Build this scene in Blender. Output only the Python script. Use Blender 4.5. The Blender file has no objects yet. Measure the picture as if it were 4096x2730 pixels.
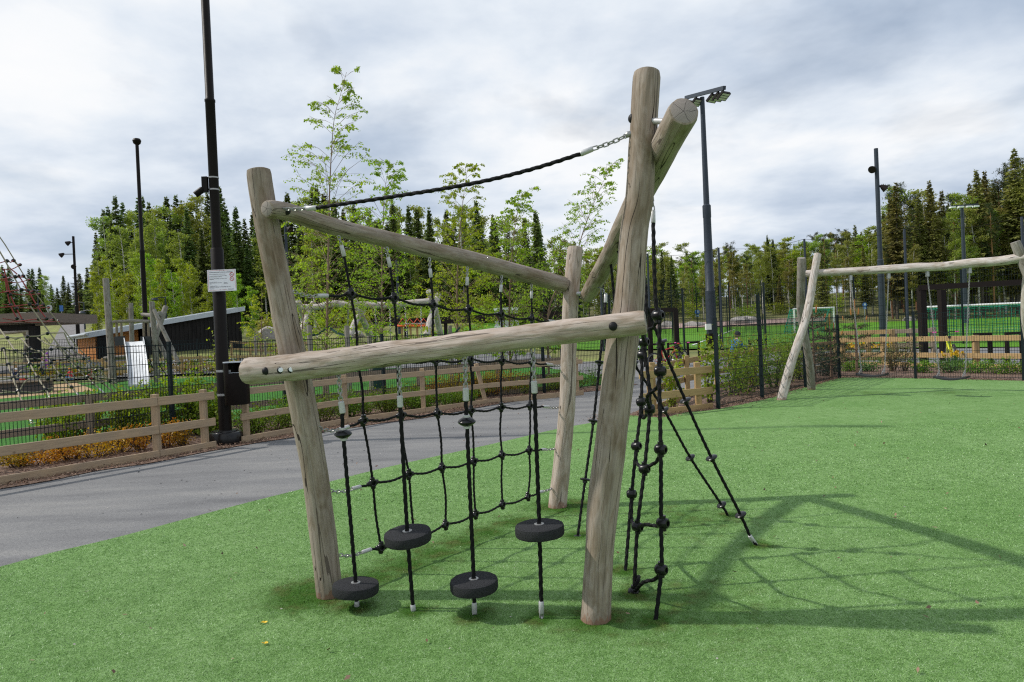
import bpy, bmesh, math, random
import numpy as np
from mathutils import Vector, Matrix, noise
R = math.radians
rnd = random.Random(11)
rng = np.random.default_rng(5)
SC = bpy.context.scene
COL = SC.collection

# ------------------------------------------------------------------ camera
FPX, CX, CY, CAMH = 24 / 36 * 4096, 2048.0, 1365.0, 1.5
PITCH, ROLL = R(0.52), R(2.5)
C0 = Vector((0, 0, CAMH))
_f = Vector((0, math.cos(PITCH), -math.sin(PITCH)))
_u = Vector((0, math.sin(PITCH), math.cos(PITCH)))
_r = Vector((1, 0, 0))
CR = _r * math.cos(ROLL) - _u * math.sin(ROLL)
CU = _u * math.cos(ROLL) + _r * math.sin(ROLL)
cam_d = bpy.data.cameras.new('camera')
cam = bpy.data.objects.new('camera', cam_d)
COL.objects.link(cam)
cam_d.sensor_width = 36; cam_d.lens = 24; cam_d.clip_end = 3000; cam_d.clip_start = 0.05
m = Matrix((CR, CU, -_f)).transposed().to_4x4()
m.translation = C0
cam.matrix_world = m
SC.camera = cam

def ray(px, py):
    return _f * FPX + CR * (px - CX) - CU * (py - CY)
def P(px, py, Y):
    d = ray(px, py); return C0 + d * (Y / d.y)
def G(px, py, z=0.0):
    d = ray(px, py); t = (z - C0.z) / d.z; return C0 + d * t
def hor(px):
    d0 = 25 - (px - CX) * math.tan(ROLL)
    return CY - 25 - (px - CX) * math.tan(ROLL)
def onplane(px, py, A, B):
    n = Vector((-(B.y - A.y), B.x - A.x, 0)); d = ray(px, py)
    t = (A - C0).dot(n) / d.dot(n); return C0 + d * t
def sm(a, b, x):
    t = min(1, max(0, (x - a) / (b - a))); return t * t * (3 - 2 * t)
def terr(x, y):
    if y < 20: return 0.0
    a = x / y
    zl = float(np.interp(y, [34, 43, 55, 90, 130, 400], [0, .8, 2.2, 6.0, 8, 9]))
    zm = float(np.interp(y, [36, 45, 60, 80, 120, 400], [0, .5, 2.0, 3.2, 4, 6]))
    zr = float(np.interp(y, [28, 60, 95, 128, 150, 165, 400], [0, .45, .9, 4.4, 7.4, 8.3, 10]))
    wl = 1 - sm(-.47, -.34, a); wr = sm(-.06, .12, a)
    return zl * wl + zr * wr + zm * (1 - wl - wr)
def XT(px, Y):                       # a point standing on the terrain at depth Y below picture column px
    p = P(px, hor(px), Y); return Vector((p.x, Y, terr(p.x, Y)))

# ------------------------------------------------------------------ materials
MATS = {}
def nt(name):
    m = bpy.data.materials.new(name); m.use_nodes = True
    t = m.node_tree; b = t.nodes['Principled BSDF']; MATS[name] = m
    return m, t, b
def nd(t, kind, **kw):
    n = t.nodes.new(kind)
    for k, v in kw.items():
        if k in n.inputs: n.inputs[k].default_value = v
        else: setattr(n, k, v)
    return n
def ramp(t, src, stops):
    n = t.nodes.new('ShaderNodeValToRGB'); e = n.color_ramp.elements
    while len(e) < len(stops): e.new(.5)
    for el, (p, c) in zip(e, stops):
        el.position = p; el.color = (*c, 1) if len(c) == 3 else c
    t.links.new(src, n.inputs[0]); return n
def mixc(t, fac, a, b, mode='MIX'):
    n = t.nodes.new('ShaderNodeMix'); n.data_type = 'RGBA'; n.blend_type = mode
    for s, v in ((0, fac), (6, a), (7, b)):
        if hasattr(v, 'is_output'): t.links.new(v, n.inputs[s])
        else: n.inputs[s].default_value = v if s == 0 else (*v, 1)
    return n.outputs[2]
def mth(t, op, a, b=None, c=None):
    n = t.nodes.new('ShaderNodeMath'); n.operation = op
    for i, v in enumerate((a, b, c)):
        if v is None: continue
        if hasattr(v, 'is_output'): t.links.new(v, n.inputs[i])
        else: n.inputs[i].default_value = v
    return n.outputs[0]
def bump(t, b, h, s=.3, d=.01):
    n = nd(t, 'ShaderNodeBump', Strength=s, Distance=d)
    t.links.new(h, n.inputs['Height']); t.links.new(n.outputs[0], b.inputs['Normal'])
def pm(name, col, rough=.6, var=.15, scale=20, bmp=0.0, metal=0.0, spec=None, stretch=(1, 1, 1), rvar=0.1, bd=.004, obj_var=0):
    """painted / plain surface with mottled colour, uneven gloss and fine relief"""
    m, t, b = nt(name)
    tc = nd(t, 'ShaderNodeTexCoord'); mp = nd(t, 'ShaderNodeMapping', Scale=stretch)
    t.links.new(tc.outputs['Object'], mp.inputs[0])
    n1 = nd(t, 'ShaderNodeTexNoise', Scale=scale, Detail=5.0, Roughness=.65)
    t.links.new(mp.outputs[0], n1.inputs['Vector'])
    lo = tuple(c * (1 - var) for c in col); hi = tuple(min(1, c * (1 + var)) for c in col)
    r = ramp(t, n1.outputs[0], [(.3, lo), (.7, hi)]); out = r.outputs[0]
    if obj_var:
        oi = nd(t, 'ShaderNodeObjectInfo')
        hs = nd(t, 'ShaderNodeHueSaturation')
        t.links.new(out, hs.inputs['Color'])
        t.links.new(mth(t, 'MULTIPLY_ADD', oi.outputs['Random'], obj_var, 1 - obj_var / 2), hs.inputs['Value'])
        t.links.new(mth(t, 'MULTIPLY_ADD', oi.outputs['Random'], obj_var * .06, .5 - obj_var * .03), hs.inputs['Hue'])
        out = hs.outputs[0]
    t.links.new(out, b.inputs['Base Color'])
    t.links.new(mth(t, 'MULTIPLY_ADD', n1.outputs[0], rvar * 2, rough - rvar), b.inputs['Roughness'])
    b.inputs['Metallic'].default_value = metal
    if spec is not None: b.inputs['Specular IOR Level'].default_value = spec
    if bmp:
        n2 = nd(t, 'ShaderNodeTexNoise', Scale=scale * 3, Detail=4.0)
        t.links.new(mp.outputs[0], n2.inputs['Vector']); bump(t, b, n2.outputs[0], bmp, bd)
    return m
def leafmat(name, lo, hi, scale=6, trans=.35, obj_var=.35, rough=.5):
    m, t, b = nt(name)
    g = nd(t, 'ShaderNodeNewGeometry')
    n1 = nd(t, 'ShaderNodeTexNoise', Scale=scale, Detail=2.0); tc = nd(t, 'ShaderNodeTexCoord')
    t.links.new(tc.outputs['Object'], n1.inputs['Vector'])
    f = mth(t, 'ADD', mth(t, 'MULTIPLY', g.outputs['Random Per Island'], .55), mth(t, 'MULTIPLY', n1.outputs[0], .5))
    r = ramp(t, f, [(.2, lo), (.85, hi)])
    oi = nd(t, 'ShaderNodeObjectInfo'); hs = nd(t, 'ShaderNodeHueSaturation')
    t.links.new(r.outputs[0], hs.inputs['Color'])
    t.links.new(mth(t, 'MULTIPLY_ADD', oi.outputs['Random'], obj_var, 1 - obj_var / 2), hs.inputs['Value'])
    t.links.new(mth(t, 'MULTIPLY_ADD', oi.outputs['Random'], .05 * (obj_var > 0), .5 - .025 * (obj_var > 0)), hs.inputs['Hue'])
    t.links.new(hs.outputs[0], b.inputs['Base Color']); b.inputs['Roughness'].default_value = rough
    b.inputs['Specular IOR Level'].default_value = .3
    if trans:
        tr = nd(t, 'ShaderNodeBsdfTranslucent'); mx = nd(t, 'ShaderNodeMixShader'); mx.inputs[0].default_value = trans
        hs2 = nd(t, 'ShaderNodeHueSaturation', Saturation=1.1, Value=1.4); t.links.new(hs.outputs[0], hs2.inputs['Color'])
        t.links.new(hs2.outputs[0], tr.inputs[0])
        t.links.new(b.outputs[0], mx.inputs[1]); t.links.new(tr.outputs[0], mx.inputs[2])
        t.links.new(mx.outputs[0], t.nodes['Material Output'].inputs[0])
    return m

def log_material(name, tint, cracks=1.0):
    """weathered debarked log: grain, checks and knots run along the log (attribute lc = cross-section xy, length z)"""
    m, t, b = nt(name)
    a = nd(t, 'ShaderNodeAttribute', attribute_name='lc')
    def mapped(sc):
        mp = nd(t, 'ShaderNodeMapping', Scale=sc); t.links.new(a.outputs['Vector'], mp.inputs[0]); return mp.outputs[0]
    g1 = nd(t, 'ShaderNodeTexNoise', Scale=70, Detail=6.0, Roughness=.6); t.links.new(mapped((1, 1, .05)), g1.inputs['Vector'])
    g2 = nd(t, 'ShaderNodeTexNoise', Scale=7, Detail=5.0, Roughness=.6, Distortion=.6); t.links.new(mapped((1, 1, .5)), g2.inputs['Vector'])
    g3 = nd(t, 'ShaderNodeTexNoise', Scale=26, Detail=3.0, Distortion=1.2); t.links.new(mapped((1, 1, .22)), g3.inputs['Vector'])
    c1 = ramp(t, g1.outputs[0], [(.30, tuple(x * .74 for x in tint)), (.5, tint), (.72, tuple(min(1, x * 1.16) for x in tint))])
    c2 = ramp(t, g2.outputs[0], [(.3, (.66, .60, .52)), (.5, (1, 1, 1)), (.72, (1.12, 1.1, 1.1))])
    c3 = ramp(t, g3.outputs[0], [(.38, (.80, .76, .70)), (.55, (1, 1, 1))])
    col = mixc(t, 1.0, mixc(t, 1.0, c1.outputs[0], c2.outputs[0], 'MULTIPLY'), c3.outputs[0], 'MULTIPLY')
    # drying checks
    k = nd(t, 'ShaderNodeTexNoise', Scale=9, Detail=2.5, Roughness=.45, Distortion=.25); t.links.new(mapped((1, 1, .075)), k.inputs['Vector'])
    dist = mth(t, 'ABSOLUTE', mth(t, 'SUBTRACT', k.outputs[0], .5))
    kk = nd(t, 'ShaderNodeTexNoise', Scale=2.2, Detail=1.0); t.links.new(mapped((1, 1, 1)), kk.inputs['Vector'])
    wid = mth(t, 'MULTIPLY', mth(t, 'MAXIMUM', mth(t, 'SUBTRACT', kk.outputs[0], .45), 0.0), .05 * cracks)
    crack = mth(t, 'LESS_THAN', dist, wid)
    col = mixc(t, crack, col, (.035, .026, .02))
    k2 = nd(t, 'ShaderNodeTexNoise', Scale=15, Detail=1.5, Roughness=.4, Distortion=.15); t.links.new(mapped((1, 1, .022)), k2.inputs['Vector'])
    w2 = mth(t, 'MULTIPLY', mth(t, 'MAXIMUM', mth(t, 'SUBTRACT', g2.outputs[0], .42), 0.0), .055)
    fine = mth(t, 'LESS_THAN', mth(t, 'ABSOLUTE', mth(t, 'SUBTRACT', k2.outputs[0], .5)), w2)
    col = mixc(t, mth(t, 'MULTIPLY', fine, .75), col, (.06, .045, .035)); crack = mth(t, 'MAXIMUM', crack, mth(t, 'MULTIPLY', fine, .5))
    # raw red-brown wood and dirt where the peel has been scuffed off at ground level
    gp = nd(t, 'ShaderNodeNewGeometry'); sz = nd(t, 'ShaderNodeSeparateXYZ'); t.links.new(gp.outputs['Position'], sz.inputs[0])
    foot = ramp(t, mth(t, 'SUBTRACT', sz.outputs[2], mth(t, 'MULTIPLY', mth(t, 'SUBTRACT', g3.outputs[0], .30), .20)), [(.0, (1, 1, 1)), (.016, (0, 0, 0))])
    col = mixc(t, mth(t, 'MULTIPLY', foot.outputs[0], .65), col, (.20, .095, .05))
    # knots
    v = nd(t, 'ShaderNodeTexVoronoi', Scale=2.3); t.links.new(mapped((1.6, 1.6, 1)), v.inputs['Vector'])
    kn = ramp(t, v.outputs['Distance'], [(.03, (1, 1, 1)), (.085, (0, 0, 0))])
    col = mixc(t, mth(t, 'MULTIPLY', kn.outputs[0], .55), col, (.11, .075, .045))
    t.links.new(col, b.inputs['Base Color']); b.inputs['Roughness'].default_value = .78
    b.inputs['Specular IOR Level'].default_value = .25
    h = mth(t, 'ADD', mth(t, 'MULTIPLY', g1.outputs[0], .25), mth(t, 'MULTIPLY', g3.outputs[0], .6))
    h = mth(t, 'SUBTRACT', h, mth(t, 'MULTIPLY', crack, .8))
    bump(t, b, h, .55, .008)
    return m
def end_material(name, tint):
    """sawn log end: growth rings and star-shaped drying cracks"""
    m, t, b = nt(name)
    a = nd(t, 'ShaderNodeAttribute', attribute_name='lc'); sx = nd(t, 'ShaderNodeSeparateXYZ'); t.links.new(a.outputs['Vector'], sx.inputs[0])
    x, y = sx.outputs[0], sx.outputs[1]
    n0 = nd(t, 'ShaderNodeTexNoise', Scale=14, Detail=3.0); t.links.new(a.outputs['Vector'], n0.inputs['Vector'])
    rad = mth(t, 'SQRT', mth(t, 'ADD', mth(t, 'MULTIPLY', x, x), mth(t, 'MULTIPLY', y, y)))
    rr = mth(t, 'MULTIPLY_ADD', n0.outputs[0], .012, rad)
    rings = mth(t, 'MULTIPLY_ADD', mth(t, 'SINE', mth(t, 'MULTIPLY', rr, 900)), .5, .5)
    c = ramp(t, rings, [(0, tuple(q * .78 for q in tint)), (1, tuple(q * 1.08 for q in tint))])
    ang = mth(t, 'ARCTAN2', y, x)
    an = mth(t, 'MULTIPLY_ADD', n0.outputs[0], .9, ang)
    sp = mth(t, 'ABSOLUTE', mth(t, 'SINE', mth(t, 'MULTIPLY', an, 2.5)))
    cr = mth(t, 'LESS_THAN', mth(t, 'MULTIPLY', sp, rad), .0022)
    col = mixc(t, cr, c.outputs[0], (.03, .024, .02))
    t.links.new(col, b.inputs['Base Color']); b.inputs['Roughness'].default_value = .85
    bump(t, b, mth(t, 'SUBTRACT', mth(t, 'MULTIPLY', n0.outputs[0], .3), cr), .5, .006)
    return m

# ------------------------------------------------------------------ mesh builder
class MB:
    def __init__(s): s.v = []; s.f = []; s.m = []; s.lc = []
    def add(s, vs, fs, mi=0):
        o = len(s.v); s.v.extend([tuple(v) for v in vs])
        s.f.extend([tuple(i + o for i in f) for f in fs]); s.m.extend([mi] * len(fs)); return s
    def box(s, c, size, ax=None, mi=0):
        c = Vector(c); ax = ax or (Vector((1, 0, 0)), Vector((0, 1, 0)), Vector((0, 0, 1)))
        h = [q / 2 for q in size]; vs = []
        for i in (-1, 1):
            for j in (-1, 1):
                for k in (-1, 1): vs.append(c + ax[0] * (h[0] * i) + ax[1] * (h[1] * j) + ax[2] * (h[2] * k))
        return s.add(vs, [(0, 1, 3, 2), (4, 6, 7, 5), (0, 4, 5, 1), (2, 3, 7, 6), (0, 2, 6, 4), (1, 5, 7, 3)], mi)
    def bar(s, a, b, w, h, up=(0, 0, 1), mi=0):
        """square-section bar from a to b: w across, h along up"""
        a, b = Vector(a), Vector(b); x = (b - a); L = x.length; x = x / L; up = Vector(up)
        y = up.cross(x)
        if y.length < 1e-4: y = Vector((0, 1, 0)).cross(x)
        y.normalize(); z = x.cross(y)
        return s.box((a + b) / 2, (L, w, h), (x, y, z), mi)
    def tube(s, pts, r, n=8, cap=True, mi=0, lobes=0, twist=0.0, amp=.2):
        pts = [Vector(p) for p in pts]; k = len(pts)
        rs = r if isinstance(r, (list, tuple)) else [r] * k
        t0 = (pts[1] - pts[0]).normalized()
        u = t0.orthogonal().normalized(); vs = []; dist = 0
        for i, p in enumerate(pts):
            tg = (pts[min(i + 1, k - 1)] - pts[max(i - 1, 0)])
            tg = tg.normalized() if tg.length > 1e-9 else t0
            u = (u - tg * u.dot(tg)); u = u.normalized() if u.length > 1e-6 else tg.orthogonal().normalized()
            w = tg.cross(u)
            if i: dist += (p - pts[i - 1]).length
            for j in range(n):
                th = 2 * math.pi * j / n; rr = rs[i]
                if lobes: rr *= 1 + amp * math.cos(lobes * (th) - twist * dist) 
                vs.append(p + u * (math.cos(th) * rr) + w * (math.sin(th) * rr))
        fs = [(i * n + j, i * n + (j + 1) % n, (i + 1) * n + (j + 1) % n, (i + 1) * n + j) for i in range(k - 1) for j in range(n)]
        if cap: fs += [tuple(range(n - 1, -1, -1)), tuple((k - 1) * n + j for j in range(n))]
        return s.add(vs, fs, mi)
    def rope(s, pts, r, step=.0075, closed=False):
        """three-strand laid rope"""
        q = resample(smooth_path(pts), step)
        return s.tube(q, r, n=9, lobes=3, twist=2 * math.pi / (r * 5.2) , amp=.17)
    def lathe(s, prof, o, ax=(0, 0, 1), n=20, mi=0, cap=True):
        o = Vector(o); ax = Vector(ax).normalized(); u = ax.orthogonal().normalized(); w = ax.cross(u); vs = []
        for (r, h) in prof:
            for j in range(n):
                th = 2 * math.pi * j / n; vs.append(o + ax * h + u * (r * math.cos(th)) + w * (r * math.sin(th)))
        k = len(prof)
        fs = [(i * n + j, i * n + (j + 1) % n, (i + 1) * n + (j + 1) % n, (i + 1) * n + j) for i in range(k - 1) for j in range(n)]
        if cap: fs += [tuple(range(n - 1, -1, -1)), tuple((k - 1) * n + j for j in range(n))]
        return s.add(vs, fs, mi)
    def torus(s, o, ax, R1, r1, n=16, k=8, mi=0):
        o = Vector(o); ax = Vector(ax).normalized(); u = ax.orthogonal().normalized(); w = ax.cross(u); vs = []
        for i in range(n):
            a = 2 * math.pi * i / n; d = u * math.cos(a) + w * math.sin(a)
            for j in range(k):
                b = 2 * math.pi * j / k; vs.append(o + d * (R1 + r1 * math.cos(b)) + ax * (r1 * math.sin(b)))
        return s.add(vs, [(i * k + j, ((i + 1) % n) * k + j, ((i + 1) % n) * k + (j + 1) % k, i * k + (j + 1) % k) for i in range(n) for j in range(k)], mi)
    def chain(s, a, b, link=.026, wire=.0032, sag=0.0, n=10, k=5):
        a, b = Vector(a), Vector(b); L = (b - a).length; cnt = max(2, round(L / (link * .76)))
        def pt(t): return a.lerp(b, t) - Vector((0, 0, sag * 4 * t * (1 - t)))
        for i in range(cnt):
            p0, p1 = pt(i / cnt), pt((i + 1) / cnt); c = (p0 + p1) / 2; x = (p1 - p0).normalized()
            ref = Vector((.31, .2, .93)) if abs(x.z) < .8 else Vector((.9, .3, .1))
            y = (ref - x * ref.dot(x)).normalized()
            if i % 2: y = x.cross(y)
            z = x.cross(y); vs = []; hw = link * .30; hl = link * .5
            for q in range(n):
                th = 2 * math.pi * q / n; cx, cy = math.cos(th), math.sin(th)
                ctr = c + x * (math.copysign(hl - hw, cx) + cx * hw if abs(cx) > 1e-6 else 0) + y * (cy * hw); d = (x * cx + y * cy)
                for e in range(k):
                    ph = 2 * math.pi * e / k; vs.append(ctr + d * (wire * math.cos(ph)) + z * (wire * math.sin(ph)))
            s.add(vs, [(q * k + e, ((q + 1) % n) * k + e, ((q + 1) % n) * k + (e + 1) % k, q * k + (e + 1) % k) for q in range(n) for e in range(k)])
        return s
    def build(s, name, mats, parent=None, smooth=True, angle=38):
        me = bpy.data.meshes.new(name)
        off = parent_world(parent)
        me.from_pydata([(v[0] - off.x, v[1] - off.y, v[2] - off.z) for v in s.v], [], s.f)
        for mt in (mats if isinstance(mats, (list, tuple)) else [mats]): me.materials.append(MATS[mt])
        if any(s.m): me.polygons.foreach_set('material_index', s.m)
        if s.lc and len(s.lc) == len(s.v):
            at = me.attributes.new('lc', 'FLOAT_VECTOR', 'POINT'); at.data.foreach_set('vector', [c for q in s.lc for c in q])
        me.update()
        if smooth:
            me.shade_smooth(); me.set_sharp_from_angle(angle=R(angle))
        o = bpy.data.objects.new(name, me); COL.objects.link(o)
        if parent is not None: o.parent = parent
        return o
def parent_world(p):
    v = Vector((0, 0, 0))
    while p is not None: v += p.location; p = p.parent
    return v
def npmesh(name, V, F, mat, parent=None, mi=None, mats=None, smooth=False):
    """mesh from numpy arrays; all faces have the same number of corners"""
    me = bpy.data.meshes.new(name); nv, (nf, k) = len(V), F.shape
    V = np.asarray(V, dtype=np.float32) - np.array(parent_world(parent), dtype=np.float32)
    me.vertices.add(nv); me.vertices.foreach_set('co', V.ravel())
    me.loops.add(nf * k); me.loops.foreach_set('vertex_index', F.astype(np.int32).ravel())
    me.polygons.add(nf); me.polygons.foreach_set('loop_start', np.arange(0, nf * k, k, dtype=np.int32))
    for mt in (mats or [mat]): me.materials.append(MATS[mt])
    if mi is not None: me.polygons.foreach_set('material_index', np.asarray(mi, dtype=np.int32))
    me.update(calc_edges=True)
    if smooth: me.shade_smooth()
    o = bpy.data.objects.new(name, me); COL.objects.link(o)
    if parent is not None: o.parent = parent
    return o
def smooth_path(pts, sub=6):
    pts = [Vector(p) for p in pts]
    if len(pts) < 3: return pts
    e = [pts[0] * 2 - pts[1]] + pts + [pts[-1] * 2 - pts[-2]]; out = []
    for i in range(1, len(e) - 2):
        p0, p1, p2, p3 = e[i - 1:i + 3]
        for j in range(sub):
            t = j / sub
            out.append(.5 * ((2 * p1) + (p2 - p0) * t + (2 * p0 - 5 * p1 + 4 * p2 - p3) * t * t + (3 * p1 - p0 - 3 * p2 + p3) * t ** 3))
    return out + [pts[-1]]
def resample(pts, step):
    d = [0]
    for i in range(1, len(pts)): d.append(d[-1] + (pts[i] - pts[i - 1]).length)
    n = max(2, int(d[-1] / step) + 1); q = np.linspace(0, d[-1], n); a = np.array([tuple(p) for p in pts])
    return [Vector((np.interp(x, d, a[:, 0]), np.interp(x, d, a[:, 1]), np.interp(x, d, a[:, 2]))) for x in q]

def tag(o, label=None, cat=None, group=None, kind=None):
    for k, v in (('label', label), ('category', cat), ('group', group), ('kind', kind)):
        if v: o[k] = v
    return o
def thing(name, label, cat, loc=(0, 0, 0), group=None):
    o = bpy.data.objects.new(name, None); o.empty_display_size = .1; COL.objects.link(o); o.location = Vector(loc)
    return tag(o, label, cat, group)
def dup(root, loc, rot=None, scale=None, label=None, group=None):
    def cp(o, par):
        c = o.copy(); COL.objects.link(c)
        if par is not None: c.parent = par
        for ch in KIDS.get(o.name) or o.children: cp(ch, c)
        return c
    r = cp(root, None); r.location = Vector(loc)
    if rot is not None: r.rotation_euler = rot
    if scale is not None: r.scale = scale
    if label: r['label'] = label
    if group: r['group'] = group
    return r
KIDS = {}

LOGN = [0]
def log(name, pts, radii, parent, wob=.035, n=40, step=.03, mats=('log_wood', 'log_end'), bevel=.012, low=.05, n_along=2.2, ends=(True, True)):
    """one debarked log along pts with hand-hewn, uneven surface and rounded sawn ends"""
    LOGN[0] += 1; sd = LOGN[0] * 7.31
    path = smooth_path(pts); q = resample(path, step); k = len(q)
    ts = np.linspace(0, 1, len(radii)); mb = MB(); u = None; s = 0; rings = []
    for i, p in enumerate(q):
        tg = (q[min(i + 1, k - 1)] - q[max(i - 1, 0)]).normalized()
        if u is None: u = tg.orthogonal().normalized()
        u = (u - tg * u.dot(tg)).normalized(); w = tg.cross(u)
        if i: s += (p - q[i - 1]).length
        rings.append((p, u.copy(), w, tg, s, float(np.interp(i / (k - 1), ts, radii))))
    def ring(p, u, w, s, r, sh):
        for j in range(n):
            th = 2 * math.pi * j / n; c, d = math.cos(th), math.sin(th)
            rr = r * (1 + low * noise.noise((c * 1.1, d * 1.1, s * n_along + sd)) + wob * noise.noise((c * 2.6, d * 2.6, s * n_along * 2.4 + sd)) + wob * .45 * noise.noise((c * 5, d * 5, s * 9 + sd))) - sh
            mb.v.append(tuple(p + u * (c * rr) + w * (d * rr))); mb.lc.append((c * rr, d * rr, s + sd))
    p, u_, w, tg, s_, r = rings[0]
    ring(p, u_, w, s_, r, bevel); ring(p + tg * bevel * .35, u_, w, s_, r, bevel * .35)
    for (p, u_, w, tg, s_, r) in rings[:]:
        if s_ < bevel or s_ > s - bevel: continue
        ring(p, u_, w, s_, r, 0)
    p, u_, w, tg, s_, r = rings[-1]
    ring(p - tg * bevel * .35, u_, w, s_, r, bevel * .35); ring(p, u_, w, s_, r, bevel)
    kk = len(mb.v) // n
    for i in range(kk - 1):
        for j in range(n): mb.f.append((i * n + j, i * n + (j + 1) % n, (i + 1) * n + (j + 1) % n, (i + 1) * n + j)); mb.m.append(0)
    for which, base in ((0, 0), (1, (kk - 1) * n)):
        p = rings[0 if which == 0 else -1]; c = len(mb.v)
        mb.v.append(tuple(p[0])); mb.lc.append((0, 0, p[4] + sd))
        for j in range(n):
            a, b2 = base + j, base + (j + 1) % n
            mb.f.append((c, b2, a) if which == 0 else (c, a, b2)); mb.m.append(1)
    return mb.build(name, list(mats), parent, angle=50)
# ------------------------------------------------------------------ light and sky
SUN_EL, SUN_DIR = R(45), R(-6)          # shadows fall along SUN_DIR (measured from +x)
sd = bpy.data.lights.new('sun', 'SUN'); so = bpy.data.objects.new('sun', sd); COL.objects.link(so)
sd.energy = 3.3; sd.angle = R(1.1); sd.color = (1.0, .95, .87)
travel = Vector((math.cos(SUN_DIR) * math.cos(SUN_EL), math.sin(SUN_DIR) * math.cos(SUN_EL), -math.sin(SUN_EL)))
so.rotation_euler = travel.to_track_quat('-Z', 'Y').to_euler(); so.location = (-20, 5, 30)
W = bpy.data.worlds.new('World'); SC.world = W; W.use_nodes = True
wt = W.node_tree; bg = wt.nodes['Background']; wo = wt.nodes['World Output']
sky = wt.nodes.new('ShaderNodeTexSky'); sky.sky_type = 'NISHITA'; sky.sun_disc = False
sky.sun_elevation = SUN_EL
sunpos = -travel; sky.sun_rotation = math.atan2(sunpos.x, sunpos.y)
wt.links.new(sky.outputs[0], bg.inputs[0]); bg.inputs[1].default_value = .085
tc = wt.nodes.new('ShaderNodeTexCoord'); sp = wt.nodes.new('ShaderNodeSeparateXYZ'); wt.links.new(tc.outputs['Generated'], sp.inputs[0])
zz = mth(wt, 'ADD', mth(wt, 'MAXIMUM', sp.outputs[2], 0.0), .17)
cb = wt.nodes.new('ShaderNodeCombineXYZ')
wt.links.new(mth(wt, 'DIVIDE', sp.outputs[0], zz), cb.inputs[0]); wt.links.new(mth(wt, 'DIVIDE', sp.outputs[1], zz), cb.inputs[1])
def cloud(scale, detail, rough, off, dist=0.0, st=(1, 1, 1)):
    mp = nd(wt, 'ShaderNodeMapping', Location=off, Scale=st); wt.links.new(cb.outputs[0], mp.inputs[0])
    n = nd(wt, 'ShaderNodeTexNoise', Scale=scale, Detail=detail, Roughness=rough, Distortion=dist); wt.links.new(mp.outputs[0], n.inputs['Vector']); return n.outputs[0]
n1 = cloud(.52, 8, .50, (3.1, 1.7, 0), .25, (-1, 1.15, 1))
n2 = cloud(1.7, 8, .55, (9.3, 4.2, 0), .15, (-1, 1, 1))
f = mth(wt, 'ADD', mth(wt, 'MULTIPLY', n1, .66), mth(wt, 'MULTIPLY', n2, .34))
lum = ramp(wt, f, [(.395, (.46, .55, .685)), (.46, (.61, .69, .805)), (.52, (.79, .85, .925)), (.57, (.94, .96, .985)), (.64, (1.0, 1.0, 1.0))])
cl = nd(wt, 'ShaderNodeBackground', Strength=1.0); wt.links.new(lum.outputs[0], cl.inputs[0])
n3 = cloud(1.1, 6, .55, (1.0, 7.7, 0), .2)
cover = ramp(wt, n3, [(.30, (.55, .55, .55)), (.46, (1, 1, 1))])
ms = wt.nodes.new('ShaderNodeMixShader'); wt.links.new(cover.outputs[0], ms.inputs[0])
wt.links.new(bg.outputs[0], ms.inputs[1]); wt.links.new(cl.outputs[0], ms.inputs[2]); wt.links.new(ms.outputs[0], wo.inputs[0])
SC.view_settings.view_transform = 'Standard'; SC.view_settings.look = 'None'
SC.view_settings.exposure = 0; SC.view_settings.gamma = 1
SC.render.engine = 'CYCLES'
SC.cycles.use_denoising = False; SC.cycles.filter_width = 1.2; SC.cycles.sample_clamp_indirect = 6
SC.cycles.max_bounces = 6; SC.cycles.diffuse_bounces = 3; SC.cycles.transparent_max_bounces = 6

# ------------------------------------------------------------------ material list
log_material('log_wood', (.31, .262, .217), .7); log_material('pale_log', (.43, .365, .315), .5); end_material('log_end', (.30, .26, .235))
log_material('grey_log', (.52, .475, .445), .5); end_material('grey_log_end', (.36, .34, .31))
log_material('dull_log', (.27, .255, .23), .7); end_material('dull_log_end', (.27, .25, .23))
pm('rope', (.008, .008, .009), .6, .3, 260, .3, spec=.14); pm('plastic', (.009, .009, .010), .25, .2, 30, .05, rvar=.06, spec=.35)
pm('dull_plastic', (.014, .014, .015), .5, .2, 60, .2, spec=.2)
pm('rubber', (.033, .034, .037), .85, .6, 190, .9, bd=.006, spec=.2)
pm('steel', (.34, .34, .335), .38, .15, 60, .1, metal=.6); pm('alu', (.50, .50, .505), .42, .12, 80, .1, metal=.25)
pm('zinc', (.42, .43, .44), .45, .2, 40, .15, metal=.9)
pm('black_pole', (.009, .0068, .006), .45, .2, 12, .06, spec=.13); pm('grey_pole', (.034, .044, .060), .45, .15, 8, .05, spec=.25)
pm('fence_metal', (.009, .016, .019), .5, .2, 30, .05, spec=.15); pm('dark_steel', (.014, .010, .009), .5, .2, 25, .08, spec=.15)
pm('sign_white', (.80, .82, .87), .35, .04, 9); pm('sign_red', (.55, .02, .03), .4, .1, 20); pm('ink', (.05, .05, .08), .5, .1, 20)
pm('sign_blue', (.02, .12, .42), .4, .1, 20); pm('white_paint', (.78, .79, .78), .4, .06, 15)
pm('roof_metal', (.42, .46, .50), .4, .1, 3, .05, metal=.3); pm('orange_wood', (.70, .29, .075), .6, .2, 3, .2, stretch=(12, 12, .8))
pm('brown_board', (.17, .13, .105), .7, .2, 4, .2, stretch=(.6, .6, 8)); pm('grey_board', (.06, .055, .055), .75, .25, 5, .3, stretch=(.6, .6, 10))
pm('net_beige', (.30, .26, .18), .8, .25, 200); pm('net_red', (.27, .022, .02), .6, .25, 200)
pm('bark_trunk', (.10, .08, .062), .9, .35, 3, .4, stretch=(3, 3, 1), bd=.05); pm('pine_trunk', (.22, .105, .05), .9, .4, 1.2, .4, stretch=(2, 2, .6), bd=.05, obj_var=.4)
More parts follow.
